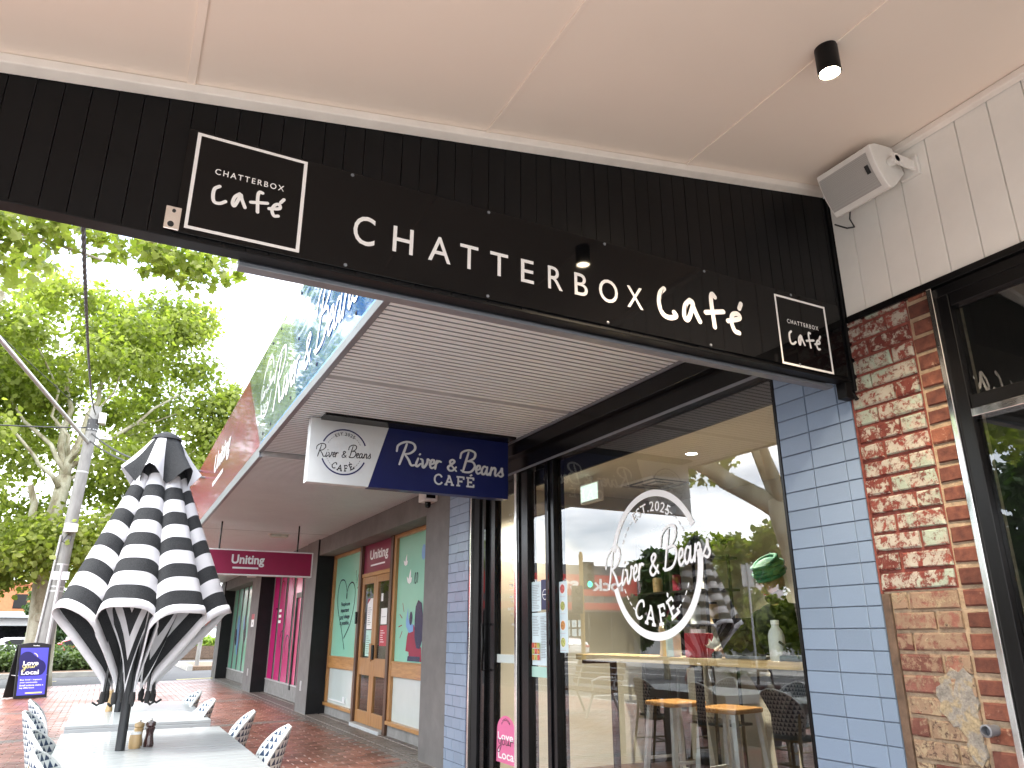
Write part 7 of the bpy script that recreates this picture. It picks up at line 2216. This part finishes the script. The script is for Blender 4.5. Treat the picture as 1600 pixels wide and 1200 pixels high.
def hp(p): q_ = hm_ @ Vector(p); return (q_.x, q_.y, q_.z)
mb = MB(); mb.ball((0, 0, 0), 1, 24, 16)
vv_ = []
for x, y, z in mb.v:
    rx, ry, rz_ = .095, .075, .125
    if z < 0: rx *= 1 - .10 * (-z); ry *= 1 - .28 * (-z) ** 1.5
    vv_.append(hp((x * rx - (.012 if z < -.2 and x < 0 else 0), y * ry, z * rz_)))
mb.v = vv_
build(mb, 'head', 'skin', man, local=True, smooth=True, angle=180)
mb = MB()
nose = [(-.092, 0, .02), (-.112, 0, -.022), (-.118, 0, -.03), (-.096, 0, -.042)]
mb.tube([hp(p) for p in nose], [.008, .013, .016, .008], 8); build(mb, 'nose', 'skin', man, local=True, smooth=True)
for s_ in (-1, 1):
    mb = MB(); mb.ball(hp((-.083, s_ * .030, .012)), (.012, .016, .010), 10, 6); build(mb, 'eyelid', 'skin', man, local=True, smooth=True)
    mb = MB(); mb.tube([hp((-.090, s_ * .012, .036)), hp((-.090, s_ * .032, .041)), hp((-.078, s_ * .050, .034))], .005, 6); build(mb, 'eyebrow', 'beard', man, local=True)
    mb = MB(); mb.ball(hp((.01, s_ * .078, -.01)), (.02, .010, .032), 10, 8); build(mb, 'ear', 'skin', man, local=True, smooth=True)
mb = MB(); mb.tube([hp((-.098, -.022, -.062)), hp((-.104, 0, -.060)), hp((-.098, .022, -.062))], .006, 6); build(mb, 'mouth', 'maroon', man, local=True)
mb = MB(); mb.ball((0, 0, 0), 1, 20, 12)
mb.v = [hp((-.015 + x * .092, y * .076, -.085 + z * .062 - .02 * max(0, -x))) for x, y, z in mb.v]; build(mb, 'beard', 'beard', man, local=True, smooth=True)
mb = MB(); mb.ball((0, 0, 0), 1, 24, 14)
mb.v = [hp((.015 + x * .125, y * .105, .085 + z * .075)) for x, y, z in mb.v]
tb = build(mb, 'turban', 'turban', man, local=True, smooth=True, angle=180)
mb = MB()
for k in range(5):
    zt = .035 + .026 * k; rr = 1.04 - .02 * k
    mb.tube([hp((.012 + .12 * rr * math.cos(t) * math.sqrt(1 - ((zt - .085) / .08) ** 2 * .8), .10 * rr * math.sin(t) * math.sqrt(1 - ((zt - .085) / .08) ** 2 * .8), zt + .014 * math.cos(t + (k % 2) * 3.14) * (1 if k else 0))) for t in [2 * math.pi * i / 28 for i in range(28)]], .016, 8, closed=True)
build(mb, 'wrap_fold', 'turban', tb, local=True, smooth=True, angle=180)
# hands: palm and five fingers resting on the bar
for s_, wr in ((1, V_[10]), (-1, V_[15])):
    w0 = Vector(wr); fv_ = [tuple(w0), tuple(w0 + Vector((-.045, 0, .0))), tuple(w0 + Vector((-.085, 0, .002)))]; fe = [(0, 1), (1, 2)]; fr_ = [(.022, .030), (.020, .036), (.016, .036)]
    for k in range(4):
        yy = (-.030 + .020 * k); ln_ = (.065, .078, .074, .058)[k]
        b0 = len(fv_); base_ = w0 + Vector((-.082, yy, .002))
        fv_ += [tuple(base_ + Vector((-.012, 0, .004))), tuple(base_ + Vector((-ln_ * .5, 0, .004))), tuple(base_ + Vector((-ln_, yy * .1, -.014)))]
        fe += [(2, b0), (b0, b0 + 1), (b0 + 1, b0 + 2)]; fr_ += [.0095, .009, .0075]
    b0 = len(fv_); fv_ += [tuple(w0 + Vector((-.035, -s_ * .036, .0))), tuple(w0 + Vector((-.065, -s_ * .056, -.006))), tuple(w0 + Vector((-.09, -s_ * .056, -.012)))]
    fe += [(1, b0), (b0, b0 + 1), (b0 + 1, b0 + 2)]; fr_ += [.012, .010, .008]
    skinned('hand', fv_, fe, fr_, 'skin', man, 0)
